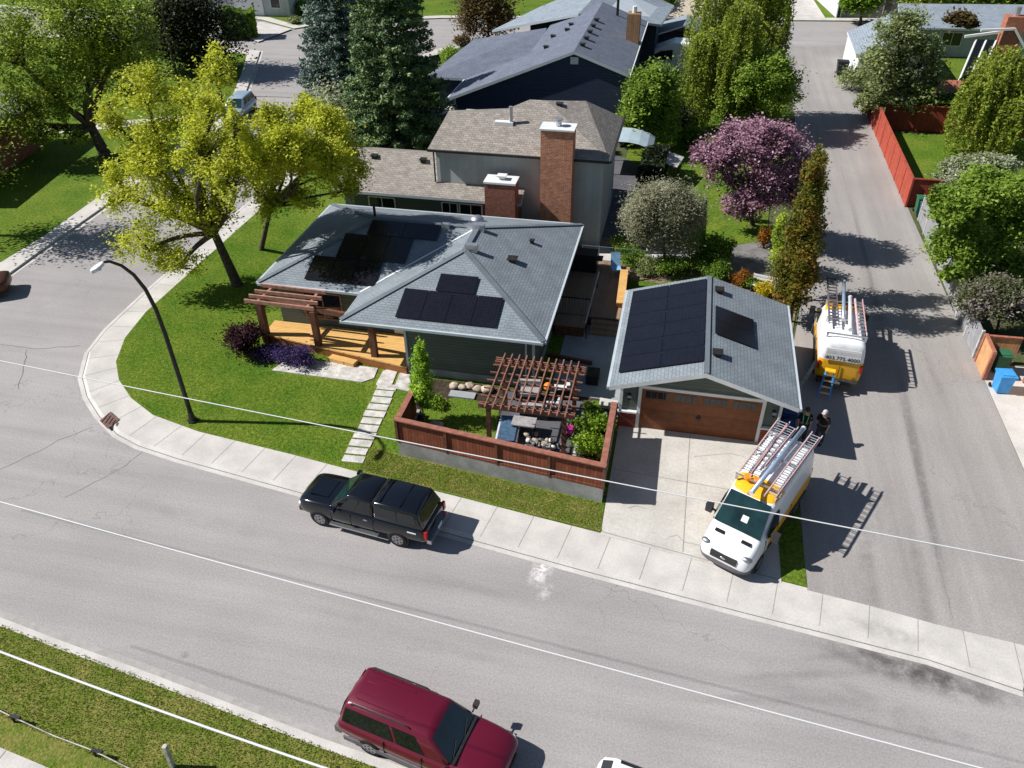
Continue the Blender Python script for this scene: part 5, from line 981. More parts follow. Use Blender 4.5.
def mirror(t, x, w, z, m):
    for s in (-1, 1):
        mi = obj('mirror', MB().box(x - .06, x + .08, *sorted((s * (w + .06), s * (w + .26))), z - .07, z + .10), m, t, local=True, bevel=.03); obj('arm', MB().tube([(x, s * (w - .08), z - .04), (x, s * (w + .1), z)], .025, 6), 'plastic', mi, local=True)
def place(name, label, cat, c, dirv, z=RZ, group=None): return thing(name, label, cat, (c[0], c[1], z), math.atan2(dirv[1], dirv[0]), group)

# dark pickup with a matching canopy over its bed
t = place('pickup_truck', 'glossy black pickup with a black canopy over the bed, parked by the sidewalk', 'pickup truck', (-9.88, 19.50), (-.992, .125))
obj('body', loft(bodyprof([(2.70, .50, .82, .55), (2.66, .40, .98, .78), (2.45, .36, 1.06, .88), (2.0, .34, 1.10, .915), (1.3, .33, 1.12, .92), (.3, .33, 1.10, .92), (-1.0, .34, 1.10, .92), (-2.3, .38, 1.10, .915), (-2.62, .42, 1.08, .89), (-2.68, .48, 1.02, .84)])), 'paint_black', t, local=True, sub=1)
cabin(t, -.55, 1.28, -.50, .52, 1.08, 1.74, .84, .66, 'paint_black', 'glass_car', [(.06, .42, .12, .86), (.46, .80, .12, .86)], rear=False, wsglass='glass_green')
cabin(t, -2.58, -.57, -2.30, -.555, 1.08, 1.76, .86, .70, 'paint_black', 'glass_dark', [(.10, .46, .25, .80), (.50, .94, .25, .80)], front=False, name='canopy')
obj('cab_seal', MB().box(-.62, -.50, -.68, .68, 1.1, 1.73), 'black', t, local=True, bevel=.02); obj('hood_scoop', MB().box(1.5, 2.3, -.45, .45, 1.13, 1.155), 'paint_black', t, local=True, bevel=.02); obj('grille', MB().box(2.62, 2.72, -.45, .45, .62, .86), 'chrome', t, local=True, bevel=.02)
obj('bumper', MB().box(2.5, 2.70, -.74, .74, .38, .56), 'plastic', t, local=True, bevel=.05); obj('bumper', MB().box(-2.82, -2.64, -.78, .78, .42, .60), 'chrome', t, local=True, bevel=.04)
for s in (-1, 1): obj('running_board', MB().box(-.75, 1.25, *sorted((s * .88, s * 1.03)), .34, .40), 'chrome', t, local=True, bevel=.02)
wheels(t, (1.72, -1.52), .90, .37); lights(t, 2.55, -2.64, .70, .80, .84, .86, hs=(.09, .15, .08)); mirror(t, .95, .88, 1.2, 'paint_black')
seams(t, (1.2, .38, -.56), .917, .45, 1.02); obj('licence_plate', MB().box(-2.84, -2.825, -.16, .16, .62, .76), 'white', t, local=True); obj('badge', MB().box(-2.3, -1.95, .905, .925, .90, .95), 'white', t, local=True)
for s in (-1, 1): obj('door_handle', MB().box(-.35, -.2, *sorted((s * .905, s * .94)), .96, 1.0), 'chrome', t, local=True)
for k in (-.8, -1.6): obj('roof_rib', MB().box(k - .02, k + .02, -.6, .6, 1.79, 1.815), 'paint_black', t, local=True)

# minivan
t = place('minivan', 'dark red minivan parked at the near curb, seen from above', 'minivan', (-5.13, 11.36), (.982, -.189))
obj('body', loft(bodyprof([(2.55, .42, .66, .55), (2.48, .32, .80, .80), (2.2, .28, .93, .89), (1.7, .26, 1.00, .92), (1.25, .26, 1.04, .93), (0, .26, 1.02, .935), (-1.6, .27, 1.02, .93), (-2.3, .30, 1.02, .91), (-2.48, .36, .98, .90), (-2.54, .42, .9, .84)])), 'paint_red', t, local=True, sub=1)
cabin(t, -2.48, 1.16, -2.28, .46, 1.0, 1.72, .88, .66, 'paint_red', 'glass_car', [(.04, .52, .16, .84), (.55, .80, .14, .84)], wsglass='glass_green', crown=.09, bev=.13)
obj('cowl', MB().box(1.13, 1.22, -.76, .76, 1.02, 1.088), 'black', t, local=True, bevel=.03)
for s in (-1, 1):
    obj('roof_rail', MB().tube([(-2.1, s * .62, 1.73), (-2.0, s * .62, 1.80), (-.3, s * .62, 1.81), (-.2, s * .62, 1.75)], .022, 6), 'plastic', t, local=True)
    obj('side_cladding', MB().box(-2.3, 2.2, *sorted((s * .90, s * .95)), .28, .46), 'cladding', t, local=True, bevel=.02)
    obj('wiper', MB().beam((1.12, s * .35 - .25, 1.09), (.98, s * .35 + .2, 1.22), .02, .02), 'black', t, local=True)
for k in range(5): obj('roof_rib', MB().box(-2.0, -.5, -.4 + k * .2 - .012, -.4 + k * .2 + .012, 1.765, 1.778), 'paint_red', t, local=True)
obj('bumper', MB().box(-2.66, -2.46, -.84, .84, .32, .58), 'cladding', t, local=True, bevel=.05); obj('grille', MB().box(2.5, 2.57, -.4, .4, .5, .68), 'plastic', t, local=True, bevel=.02)
wheels(t, (1.62, -1.45), .915, .34); lights(t, 2.30, -2.36, .66, .76, .74, .84, ts=(.03, .04, .12), hs=(.12, .2, .08)); mirror(t, 1.0, .93, 1.08, 'plastic'); seams(t, (1.25, .25, -.95), .933, .42, .95)

# white hatchback entering at the bottom edge
t = place('hatchback', 'white hatchback mostly cut off by the bottom edge of the picture', 'car', (1.62, 10.42), (.985, -.17))
obj('body', loft(bodyprof([(2.1, .4, .66, .6), (2.0, .3, .78, .80), (1.5, .26, .92, .88), (.9, .25, .98, .90), (-1.2, .26, .98, .90), (-1.9, .3, .95, .86), (-2.05, .4, .88, .8)])), 'paint_white', t, local=True, sub=1)
cabin(t, -1.95, 1.0, -1.55, .2, .95, 1.48, .80, .60, 'paint_white', 'glass_dark', [(.1, .48, .15, .85), (.52, .85, .15, .85)])
for s in (-1, 1): obj('roof_rail', MB().box(-1.4, .1, *sorted((s * .48, s * .56)), 1.50, 1.53), 'black', t, local=True)
wheels(t, (1.3, -1.25), .87, .31); lights(t, 1.95, -1.93, .6, .70, .74, .70, ts=(.03, .04, .08))

# blue-white car parked up the side street
t = place('hatchback', 'pale blue hatchback parked on the far left street behind the yellow green tree', 'car', (-38.0, 62.8), (.12, -.99))
obj('body', loft(bodyprof([(2.25, .4, .66, .6), (2.15, .3, .80, .82), (1.6, .26, .95, .90), (.9, .25, 1.0, .92), (-1.2, .26, 1.0, .92), (-2.0, .3, .98, .88), (-2.15, .4, .9, .82)])), 'paint_blue', t, local=True, sub=1)
cabin(t, -2.1, 1.2, -1.8, .35, .97, 1.6, .84, .64, 'paint_blue', 'glass_green', [(.05, .3, .15, .85), (.34, .58, .15, .85), (.62, .86, .15, .85)])
wheels(t, (1.4, -1.35), .89, .33); lights(t, 2.08, -2.08, .6, .78, .76, .88)
# brown car at the left frame edge
t = place('parked_car', 'brown car whose tail just enters at the left edge of the picture', 'car', (-37.95, 31.0), (-.86, -.5))
obj('body', loft(bodyprof([(2.3, .4, .66, .6), (2.2, .3, .80, .82), (1.6, .26, .92, .90), (.9, .25, .96, .92), (-1.2, .26, .98, .92), (-2.1, .3, 1.0, .88), (-2.3, .4, .92, .82)])), 'paint_brown', t, local=True, sub=1)
cabin(t, -1.7, 1.1, -1.2, .3, .95, 1.45, .82, .62, 'paint_brown', 'glass_dark', [(.08, .46, .15, .85), (.5, .85, .15, .85)])
wheels(t, (1.4, -1.4), .89, .33); lights(t, 2.1, -2.18, .6, .70, .76, .80, ts=(.03, .05, .1))

# work vans
def paint_van():
    m = bpy.data.materials.new('van_paint'); m.use_nodes = True; T = m.node_tree; N = T.nodes; L = T.links; b = N['Principled BSDF']
    b.inputs['Roughness'].default_value = .3; b.inputs['Coat Weight'].default_value = .2
    tc = N.new('ShaderNodeTexCoord'); sp = N.new('ShaderNodeSeparateXYZ'); L.new(tc.outputs['Object'], sp.inputs[0])
    def mth(op, a, c=None):
        n = N.new('ShaderNodeMath'); n.operation = op
        for i, v in enumerate((a, c)):
            if v is None: continue
            if isinstance(v, (int, float)): n.inputs[i].default_value = v
            else: L.new(v, n.inputs[i])
        return n.outputs[0]
    X, Y, Z = sp.outputs
    # yellow: a band low on the sides and tail, sweeping up over the front of the roof
    wave = mth('MULTIPLY', mth('SINE', mth('MULTIPLY', X, 1.1)), .12)
    low = mth('LESS_THAN', mth('ADD', Z, wave), mth('ADD', 1.28, mth('MULTIPLY', mth('LESS_THAN', X, -2.6), .22))); notnose = mth('LESS_THAN', X, 1.35)
    side = mth('MULTIPLY', low, notnose)
    rx = mth('MULTIPLY', mth('GREATER_THAN', X, .12), mth('LESS_THAN', X, 1.35)); ro = mth('MULTIPLY', rx, mth('GREATER_THAN', Z, 2.30))
    stripe = mth('LESS_THAN', mth('ABSOLUTE', mth('ADD', Y, mth('MULTIPLY', X, .15))), .07)
    y = mth('MAXIMUM', side, ro)
    mx = N.new('ShaderNodeMix'); mx.data_type = 'RGBA'; mx.inputs[6].default_value = (.74, .75, .76, 1); mx.inputs[7].default_value = (.78, .40, .015, 1); L.new(y, mx.inputs[0])
    mx2 = N.new('ShaderNodeMix'); mx2.data_type = 'RGBA'; L.new(mx.outputs[2], mx2.inputs[6]); mx2.inputs[7].default_value = (.33, .12, .01, 1); L.new(mth('MULTIPLY', ro, stripe), mx2.inputs[0])
    L.new(mx2.outputs[2], b.inputs['Base Color']); MT['van_paint'] = m
paint_van()
def make_van(label, c, dirv):
    t = place('work_van', label, 'van', c, dirv, 0.02, 'white and yellow work vans')
    def P(x, zb, zt, w, wt, zs):      # bottom, roof, half widths low/high, shoulder
        return (x, [(0, zb), (w * .88, zb), (w, zb + .16), (w * 1.0, min(1.2, zt * .75)), ((w * .6 + wt * .4), (1.2 + zt) / 2 if zt > 1.5 else zt * .9), (wt + .03, zt - .12 if zt > 1.5 else zt - .03), (wt - .10, zt - .01), (0, zt + .035)])
    st = [P(2.80, .50, .80, .62, .5, 0), P(2.74, .36, .95, .84, .62, 0), P(2.55, .32, 1.12, .95, .74, 0), P(2.2, .30, 1.27, .99, .78, 0), P(1.86, .30, 1.42, 1.0, .82, 0), P(1.28, .30, 2.05, 1.0, .80, 0), P(.95, .30, 2.36, 1.0, .80, 0), P(.55, .30, 2.47, 1.0, .82, 0), P(-.4, .30, 2.50, 1.0, .84, 0), P(-2.3, .32, 2.50, 1.0, .84, 0), P(-2.68, .34, 2.47, .98, .83, 0), P(-2.76, .40, 2.38, .94, .78, 0)]
    obj('body', loft(st), 'van_paint', t, local=True, sub=1)
    ws = (Vector((1.95, -.92, 1.44)), Vector((1.95, .92, 1.44)), Vector((1.04, .79, 2.36)), Vector((1.04, -.79, 2.36)))
    obj('windshield', quad_pane(ws, .03, .97, .02, .97, .05, .03), 'glass_green', t, local=True, bevel=.01)
    obj('paper_note', quad_pane(ws, .50, .63, .28, .46, .058, .004), 'white', t, local=True)
    for s in (-1, 1):
        obj('side_window', MB().poly([(x, s * y, z) for x, y, z in ((1.62, 1.005, 1.28), (.62, 1.012, 1.30), (.62, .93, 1.98), (1.05, .93, 1.98), (1.62, 1.0, 1.5))], [(0, 1, 2, 3, 4) if s < 0 else (4, 3, 2, 1, 0)]), 'glass_car', t, local=True)
        obj('hood_vent', MB().box(2.12, 2.26, *sorted((s * .32, s * .66)), 1.29, 1.33), 'black', t, local=True, bevel=.02)
        obj('headlight', MB().poly([(2.70, s * .56, .86), (2.50, s * .90, .90), (2.28, s * .975, 1.12), (2.52, s * .80, 1.10), (2.74, s * .5, .98)], [(0, 1, 2, 3, 4) if s > 0 else (4, 3, 2, 1, 0)]), 'lamp_glass', t, local=True) if False else obj('headlight', MB().ball((2.56, s * .74, .99), (.13, .20, .09), 8), 'rim', t, local=True, smooth=True)
        obj('taillight', MB().box(-2.765, -2.68, *sorted((s * .86, s * .95)), 1.0, 1.40), 'tail_red', t, local=True, bevel=.02)
        obj('side_strip', MB().box(-2.2, 1.3, *sorted((s * .985, s * 1.03)), .62, .74), 'plastic', t, local=True, bevel=.02)
    obj('grille', MB().box(2.70, 2.82, -.48, .48, .66, .92), 'plastic', t, local=True, bevel=.04); obj('emblem', MB().ball((2.83, 0, .80), (.02, .11, .05), 7), 'chrome', t, local=True, smooth=True)
    obj('bumper', loft([(2.80, [(0, .30), (.55, .30), (.60, .45), (.55, .60), (0, .60)]), (2.74, [(0, .27), (.80, .27), (.84, .45), (.80, .62), (0, .62)]), (2.5, [(0, .27), (.95, .27), (.99, .45), (.97, .60), (0, .60)]), (2.3, [(0, .27), (.97, .27), (1.01, .42), (.99, .52), (0, .52)])]), 'cladding', t, local=True, sub=1); obj('bumper', MB().box(-2.98, -2.72, -.88, .88, .38, .56), 'plastic', t, local=True, bevel=.03)
    q = (Vector((-2.785, .80, 1.52)), Vector((-2.785, -.80, 1.52)), Vector((-2.765, -.76, 2.16)), Vector((-2.765, .76, 2.16)))
    sg = obj('rear_sign', quad_pane(q, .02, .98, .05, .98, .04, .02), 'white', t, local=True)
    cu = bpy.data.curves.new('text', 'FONT'); cu.body = '403.775.4000'; cu.size = .27; cu.align_x = 'CENTER'; cu.extrude = .002
    to = bpy.data.objects.new('text_tmp', cu); C.objects.link(to); dg = bpy.context.evaluated_depsgraph_get(); me = bpy.data.meshes.new_from_object(to.evaluated_get(dg)); bpy.data.objects.remove(to)
    R = Matrix.Translation((-2.83, 0, 1.60)) @ Matrix.Rotation(-math.pi / 2, 4, 'Z') @ Matrix.Rotation(math.pi / 2, 4, 'X'); me.transform(R); me.materials.clear(); me.materials.append(MT['black'])
    lo = bpy.data.objects.new('lettering', me); C.objects.link(lo); lo.parent = sg; XF[lo.name] = XF[t.name]
    obj('sign_stripe', quad_pane(q, .06, .94, .60, .84, .046, .004), 'cushion_pale', sg, local=True)
    obj('door_seam', MB().box(-2.80, -2.775, -.012, .012, .5, 1.28), 'plastic', t, local=True); obj('licence_plate', MB().box(-2.995, -2.984, -.16, .16, .42, .54), 'white', t, local=True)
    seams(t, (1.62, .58, -.62), 1.0, .42, 1.25); wheels(t, (1.88, -1.42), .985, .36); 
    for s in (-1, 1):
        mi = obj('mirror', MB().box(1.42, 1.62, *sorted((s * 1.12, s * 1.36)), 1.32, 1.68), 'plastic', t, local=True, bevel=.05); obj('arm', MB().tube([(1.5, s * .98, 1.4), (1.5, s * 1.16, 1.46)], .04, 6), 'plastic', mi, local=True)
    for x in (.6, -1.0, -2.35):
        cb = obj('roof_bar', MB().beam((x, -.86, 2.66), (x, .86, 2.66), .06, .05), 'metal', t, local=True)
        obj('bar_foot', MB().box(x - .04, x + .04, -.84, -.76, 2.44, 2.635).box(x - .04, x + .04, .76, .84, 2.44, 2.635), 'metal', cb, local=True)
    return t
def on_van(t, x, y, z): return XF[t.name] @ Vector((x, y, z))
def ladder(label, van, a, b, w, z=2.74, m='ladder', nr=14, two=True):
    A, B = on_van(van, *a, z), on_van(van, *b, z); d = (B - A); L = d.length; rot = math.atan2(d.y, d.x)
    t = thing('extension_ladder', label, 'ladder', tuple(A), rot, 'ladders on the work vans')
    for lv in ((0, .065) if two else (0,)):
        x0, x1 = (0, L) if lv == 0 else (.25, L - .1); ww = w / 2 - (.03 if lv else 0)
        for s in (-1, 1): obj('rail', MB().box(x0, x1, *sorted((s * ww, s * (ww - .03))), lv - .035, lv + .035), 'ladder_red' if (lv and m == 'ladder') else m, t, local=True)
        n = int((x1 - x0) / .3)
        for k in range(n): obj('rung', MB().tube([(x0 + .15 + k * .3, -ww + .03, lv), (x0 + .15 + k * .3, ww - .03, lv)], .018, 6), 'metal' if m == 'ladder' else m, t, local=True)
    return t
v1 = make_van('white and yellow work van parked on the driveway apron facing the street', (4.26, 21.92), (-.431, -.902))
v2 = make_van('white and yellow work van seen from its tail in the alley beside the garage', (8.35, 34.15), (.085, .996))
ladder('ladder with red rails on the garage side of the front van roof', v1, (-3.15, -.62), (.55, -.56), .46)
ladder('ladder lying next to the garage side one, nearer the middle of the front van roof', v1, (-3.05, -.22), (-.1, -.30), .40)
ladder('ladder on the alley side edge of the front van roof', v1, (-3.1, .68), (1.15, .62), .42)
ladder('dark framed ladder overhanging the nose of the alley van', v2, (-1.75, .56), (2.8, .60), .46, nr=12, m='cladding')
ladder('short pale ladder on the right side of the alley van roof', v2, (-2.3, -.62), (.9, -.58), .40)
def tube_on(label, van, a, b, r, m, z=2.76):
    A, B = on_van(van, *a, z), on_van(van, *b, z - .02); t = thing('pipe_carrier', label, 'pipe', tuple(A), 0, 'pipe carriers on the work vans')
    obj('tube', MB().tube([A, B], r, 12), m, t, smooth=True); d = (B - A).normalized()
    obj('end_cap', MB().tube([A - d * .02, A + d * .06], r * 1.12, 12), 'cushion_pale', t); obj('end_cap', MB().tube([B - d * .06, B + d * .02], r * 1.12, 12), 'cushion_pale', t)
tube_on('blue grey pipe carrier along the middle of the front van roof', v1, (-3.1, .15), (1.3, .02), .085, 'tube_blue')
tube_on('blue pipe carrier sticking out over the nose of the alley van', v2, (-1.2, .15), (2.5, .02), .08, 'tube_blue')
tube_on('pale pipe carrier beside the blue one on the alley van', v2, (-2.0, -.12), (1.0, -.22), .09, 'cushion_pale')
p_ = on_van(v1, .52, -.42, 2.60); t = thing('amber_reel', 'coil of orange strap on the front roof bar of the front van', 'strap', tuple(p_)); obj('coil', MB().cyl((p_.x, p_.y), .15, p_.z, p_.z + .12, 12).cyl((p_.x + .28, p_.y - .1), .11, p_.z, p_.z + .12, 12), 'amber', t)
# step ladder leaning at the alley van's tail
p_ = on_van(v2, -3.25, .42, 0); t = thing('step_ladder', 'blue step ladder with a yellow top standing at the tail of the alley van', 'ladder', (p_.x, p_.y, 0), -.2)
for s in (-1, 1):
    obj('rail', MB().beam((s * .26, -.45, 0), (s * .17, 0, 1.25), .07, .03), 'bin_blue', t, local=True); obj('rear_rail', MB().beam((s * .24, .42, 0), (s * .16, .04, 1.25), .04, .03), 'bin_blue', t, local=True)
for k in range(4): z = .25 + .27 * k; obj('step', MB().box(-.22, .22, -.45 + .36 * z - .05, -.45 + .36 * z + .05, z, z + .03), 'metal', t, local=True)
obj('top_cap', MB().box(-.22, .22, -.12, .14, 1.25, 1.31), 'plastic_yellow', t, local=True)
A = Vector((6.55, 31.0, 0)); B = Vector((7.42, 32.3, 1.45)); t = thing('leaning_plank', 'long grey plank leaning from the ground onto the alley van', 'plank', (A.x, A.y, 0)); obj('board', MB().beam(A, B, .16, .04), 'grey_weather', t)

# ------------------------------------------------------------------ two workers in the garage shade
def skin_mesh(name, joints, edges, parent, mt, root=0, sub=2):
    me = bpy.data.meshes.new(name); me.from_pydata([j[0] for j in joints], edges, []); me.materials.append(MT[mt])
    o = bpy.data.objects.new(name, me); C.objects.link(o); o.parent = parent; XF[o.name] = XF[parent.name]
    sk = o.modifiers.new('skin', 'SKIN'); sk.use_smooth_shade = True
    for i, j in enumerate(joints):
        r = j[1] if isinstance(j[1], tuple) else (j[1], j[1]); me.skin_vertices[0].data[i].radius = r
    me.skin_vertices[0].data[root].use_root = True
    s = o.modifiers.new('sub', 'SUBSURF'); s.levels = sub; s.render_levels = sub
    return o
def person(label, c, face, hair, armpose, hivis=False, lean=0.0):
    t = thing('person', label, 'person', (c[0], c[1], 0), face, 'workers beside the garage')
    J = []; Ed = []
    def add(p, r, par=None):
        J.append((p, r)); k = len(J) - 1
        if par is not None: Ed.append((par, k))
        return k
    L_ = lean
    pel = add((0, 0, .95), (.15, .11)); sp = add((.04 * L_, 0, 1.15), (.14, .10), pel); chs = add((.10 * L_, 0, 1.36), (.17, .11), sp); nk = add((.15 * L_, 0, 1.50), .055, chs); jw = add((.19 * L_ + .02, 0, 1.60), (.075, .085), nk); hd = add((.2 * L_ + .01, 0, 1.70), (.09, .10), jw); cr = add((.2 * L_, 0, 1.77), .06, hd)
    nose = add((.2 * L_ + .115, 0, 1.655), .014, jw)
    for s in (-1, 1):
        ear = add((.2 * L_, s * .095, 1.66), .018, hd)
        hip = add((0, s * .10, .90), .095, pel); kn = add((.03, s * .12, .50), .062, hip); an = add((0, s * .13, .10), .042, kn); to = add((.16, s * .15, .045), .038, an)
        a = armpose[0 if s < 0 else 1]; sh = add((.1 * L_, s * .19, 1.42), .06, chs); eb = add((a[0][0], s * a[0][1], a[0][2]), .042, sh); wr = add((a[1][0], s * a[1][1], a[1][2]), .028, eb)
        dv_ = Vector(J[wr][0]) - Vector(J[eb][0]); dv_.normalize(); pl = add(tuple(Vector(J[wr][0]) + dv_ * .06), (.036, .02), wr)
        base = Vector(J[pl][0])
        for k, ln in enumerate((.07, .08, .075, .06)):
            q = base + dv_ * .03 + Vector((0, 0, 1)).cross(dv_).normalized() * (.024 * (k - 1.5)); f1 = add(tuple(q), .0095, pl); add(tuple(q + dv_ * ln * .6 + Vector((0, 0, -.012))), .0085, f1)
        add(tuple(base + Vector((.035, -s * .03, .0))), .010, pl)
    b = skin_mesh('body', J, Ed, t, 'skin')
    def part(name, idx, grow, mt):
        m = {k: i for i, k in enumerate(idx)}; jj = [(J[k][0], tuple(v + grow for v in (J[k][1] if isinstance(J[k][1], tuple) else (J[k][1],) * 2))) for k in idx]
        return skin_mesh(name, jj, [(m[a_], m[b_]) for a_, b_ in Ed if a_ in m and b_ in m], t, mt, 0, 1)
    n = len(J); arms = [k for k in range(n)]
    # indices: 0 pelvis 1 spine 2 chest 3 neck 4 jaw 5 head 6 crown 7 nose, then per side: ear hip knee ankle toe shoulder elbow wrist ...
    s0 = 8; step = (n - 8) // 2
    part('shirt', [0, 1, 2, s0 + 5, s0 + 6, s0 + step + 5, s0 + step + 6], .035, 'shirt')
    part('trousers', [0, s0 + 1, s0 + 2, s0 + 3, s0 + step + 1, s0 + step + 2, s0 + step + 3], .03, 'trousers')
    for q in (s0, s0 + step):
        a_, b_ = J[q + 3][0], J[q + 4][0]; obj('shoe', MB().ball(((a_[0] + b_[0]) / 2 + .02, (a_[1] + b_[1]) / 2, .055), (.15, .055, .06), 7), 'shoe', t, local=True, smooth=True)
    h = J[5][0]
    if hair == 'cap': obj('cap', MB().ball((h[0] - .005, 0, h[2] + .03), (.115, .10, .095), 8).box(h[0] + .05, h[0] + .19, -.07, .07, h[2] + .01, h[2] + .03), 'hair_grey', t, local=True, smooth=True)
    else: obj('hair', MB().ball((h[0] - .02, 0, h[2] + .025), (.112, .103, .10), 8), hair, t, local=True, smooth=True)
    for s in (-1, 1): obj('eye', MB().ball((h[0] + .088, s * .033, h[2] - .02), .011, 5), 'black', t, local=True, smooth=True)
    obj('mouth', MB().box(h[0] + .086, h[0] + .098, -.025, .025, h[2] - .105, h[2] - .097), 'tail_red', t, local=True)
    if hivis:
        for s in (-1, 1): obj('vest_stripe', MB().tube([(-.155, s * .07, 1.1), (-.15, s * .09, 1.40), (-.02, s * .12, 1.545), (.125, s * .10, 1.40), (.155, s * .07, 1.1)], .02, 6), 'hivis', t, local=True)
    return t
person('person in a grey cap and dark shirt standing in the shade by the alley', G(827, 411, 1.72), -2.2, 'cap', (((.10, .24, 1.16), (.30, .14, 1.22)), ((.0, .25, 1.15), (.10, .26, .92))), lean=.5)
person('person in dark clothes with green suspender stripes standing beside the navy bins', G(808, 409, 1.72), -1.7, 'hair_brown', (((.02, .25, 1.15), (.16, .22, .95)), ((.0, .25, 1.15), (.14, .24, .95))), hivis=True, lean=.2)

# ------------------------------------------------------------------ foliage
def leaves(name, cen, size, parent, mt, up=0.3, seed=0, long=1.5):
    """many small leaf-shaped faces at the points cen"""
    rng = np.random.default_rng(seed); n = len(cen); nn = rng.normal(size=(n, 3)); nn[:, 2] = np.abs(nn[:, 2]) + up; nn /= np.linalg.norm(nn, axis=1, keepdims=True)
    a = np.cross(nn, rng.normal(size=(n, 3))); a /= np.linalg.norm(a, axis=1, keepdims=True); b = np.cross(nn, a)
    s = (size * rng.uniform(.6, 1.35, size=(n, 1))); a *= s * long * .5; b *= s * .5
    if parent is not None: cen = cen - np.array(XF[parent.name].translation)
    v = np.stack([cen - a, cen - b * .9 + a * .1, cen + a, cen + b * .9 + a * .1], axis=1).reshape(-1, 3).astype(np.float32)
    me = bpy.data.meshes.new(name); me.vertices.add(4 * n); me.vertices.foreach_set('co', v.ravel()); me.loops.add(4 * n); me.loops.foreach_set('vertex_index', np.arange(4 * n, dtype=np.int32))
    me.polygons.add(n); me.polygons.foreach_set('loop_start', np.arange(0, 4 * n, 4, dtype=np.int32)); me.materials.append(MT[mt]); me.update()
    o = bpy.data.objects.new(name, me); C.objects.link(o)
    if parent is not None: o.parent = parent
    XF[o.name] = XF[parent.name] if parent is not None else Matrix.Identity(4)
    return o
def clumps(c, r, m, n, rng, tight=.26, shell=.62, low=-.5):
    """n points in m clumps spread through an ellipsoid, denser towards its outside"""
    d = rng.normal(size=(m, 3)); d /= np.linalg.norm(d, axis=1, keepdims=True); d[:, 2] = np.where(d[:, 2] < low, -d[:, 2], d[:, 2])
    rad = shell + (1 - shell) * rng.uniform(size=(m, 1)) ** .7 - rng.uniform(0, .35, size=(m, 1)) * (rng.uniform(size=(m, 1)) < .4)
    cc = d * rad; k = rng.integers(0, m, n); w = rng.uniform(.6, 1.3, size=(m, 1))
    p = cc[k] + rng.normal(size=(n, 3)) * tight * w[k]
    return np.array(c) + p * np.array(r), np.array(c) + cc * np.array(r)
def branch(mb, a, b, ra, rb, rnd, bend=.12, n=5):
    a, b = Vector(a), Vector(b); L = (b - a).length; off = Vector((rnd.uniform(-1, 1), rnd.uniform(-1, 1), rnd.uniform(-.2, .6))) * L * bend
    P = [a.lerp(b, k / n) + off * math.sin(math.pi * k / n) for k in range(n + 1)]; mb.tube(P, [ra + (rb - ra) * k / n for k in range(n + 1)], 6)
def tree(name, label, cat, base, blobs, mt, n, size, tr, seed=0, group=None, tight=.26, shell=.62, m=None, bark='bark', fork=.35, up=1.0, dscale=1.0, twigs=5, zmin=.25, low=-.5, long=1.5):
    """blobs: (px, py, rx_px, ry_px[, depth offset m]) crown lobes measured at the base's distance"""
    B = G(*base) if base[0] > 60 or isinstance(base, tuple) and len(base) == 2 and base[0] >= 0 and not isinstance(base, list) else base
    rng = np.random.default_rng(seed); rnd = random.Random(seed)
    t = thing(name, label, cat, (B[0], B[1], 0), 0, group); L3 = []
    for bl in blobs:
        dd = bl[4] if len(bl) > 4 else 0; c = W(bl[0], bl[1], B, dd); k = depth(c) / FL
        rx, rz_ = bl[2] * k, bl[3] * k * 1.12; ry = (rx + rz_) / 2 * dscale; c.z = max(c.z, rz_ * .75 + zmin); L3.append((c, (rx, ry, rz_)))
    vol = [r[0] * r[1] * r[2] for c, r in L3]; vol = [v ** .72 for v in vol]; tot = sum(vol); P = []; tw = MB(); top = Vector((B[0], B[1], 0)); 
    low_c = min(L3, key=lambda q: q[0].z); zf = max(.5, (low_c[0].z - low_c[1][2] * .5)); cen = sum((c for c, r in L3), Vector()) / len(L3)
    fk = Vector((B[0] + (cen.x - B[0]) * fork, B[1] + (cen.y - B[1]) * fork, max(zf, cen.z * fork)))
    tk = MB(); pts = [Vector((B[0], B[1], -.1)), Vector((B[0], B[1], .15)), Vector((B[0], B[1], 0)).lerp(fk, .5) + Vector((rnd.uniform(-.1, .1), rnd.uniform(-.1, .1), .1)), fk]
    tk.tube(pts, [tr * 1.5, tr * 1.1, tr * .9, tr * .75], 9); obj('trunk', tk, bark, t, smooth=True)
    lm = MB()
    for (c, r), v in zip(L3, vol):
        nn = max(200, int(n * v / tot)); p, cc = clumps(c, r, m or 22, nn, rng, tight, shell, low); P.append(p)
        hub = c - Vector((0, 0, r[2] * .25)); branch(lm, fk, hub, tr * .6, tr * .32, rnd)
        for q in cc[:twigs * 2]: branch(lm, hub, tuple(q), tr * .28, tr * .06, rnd)
    obj('limbs', lm, bark, t, smooth=True)
    P = np.concatenate(P); P = P[P[:, 2] > zmin]
    leaves('crown', P, size, t, mt, up, seed + 1, long); return t
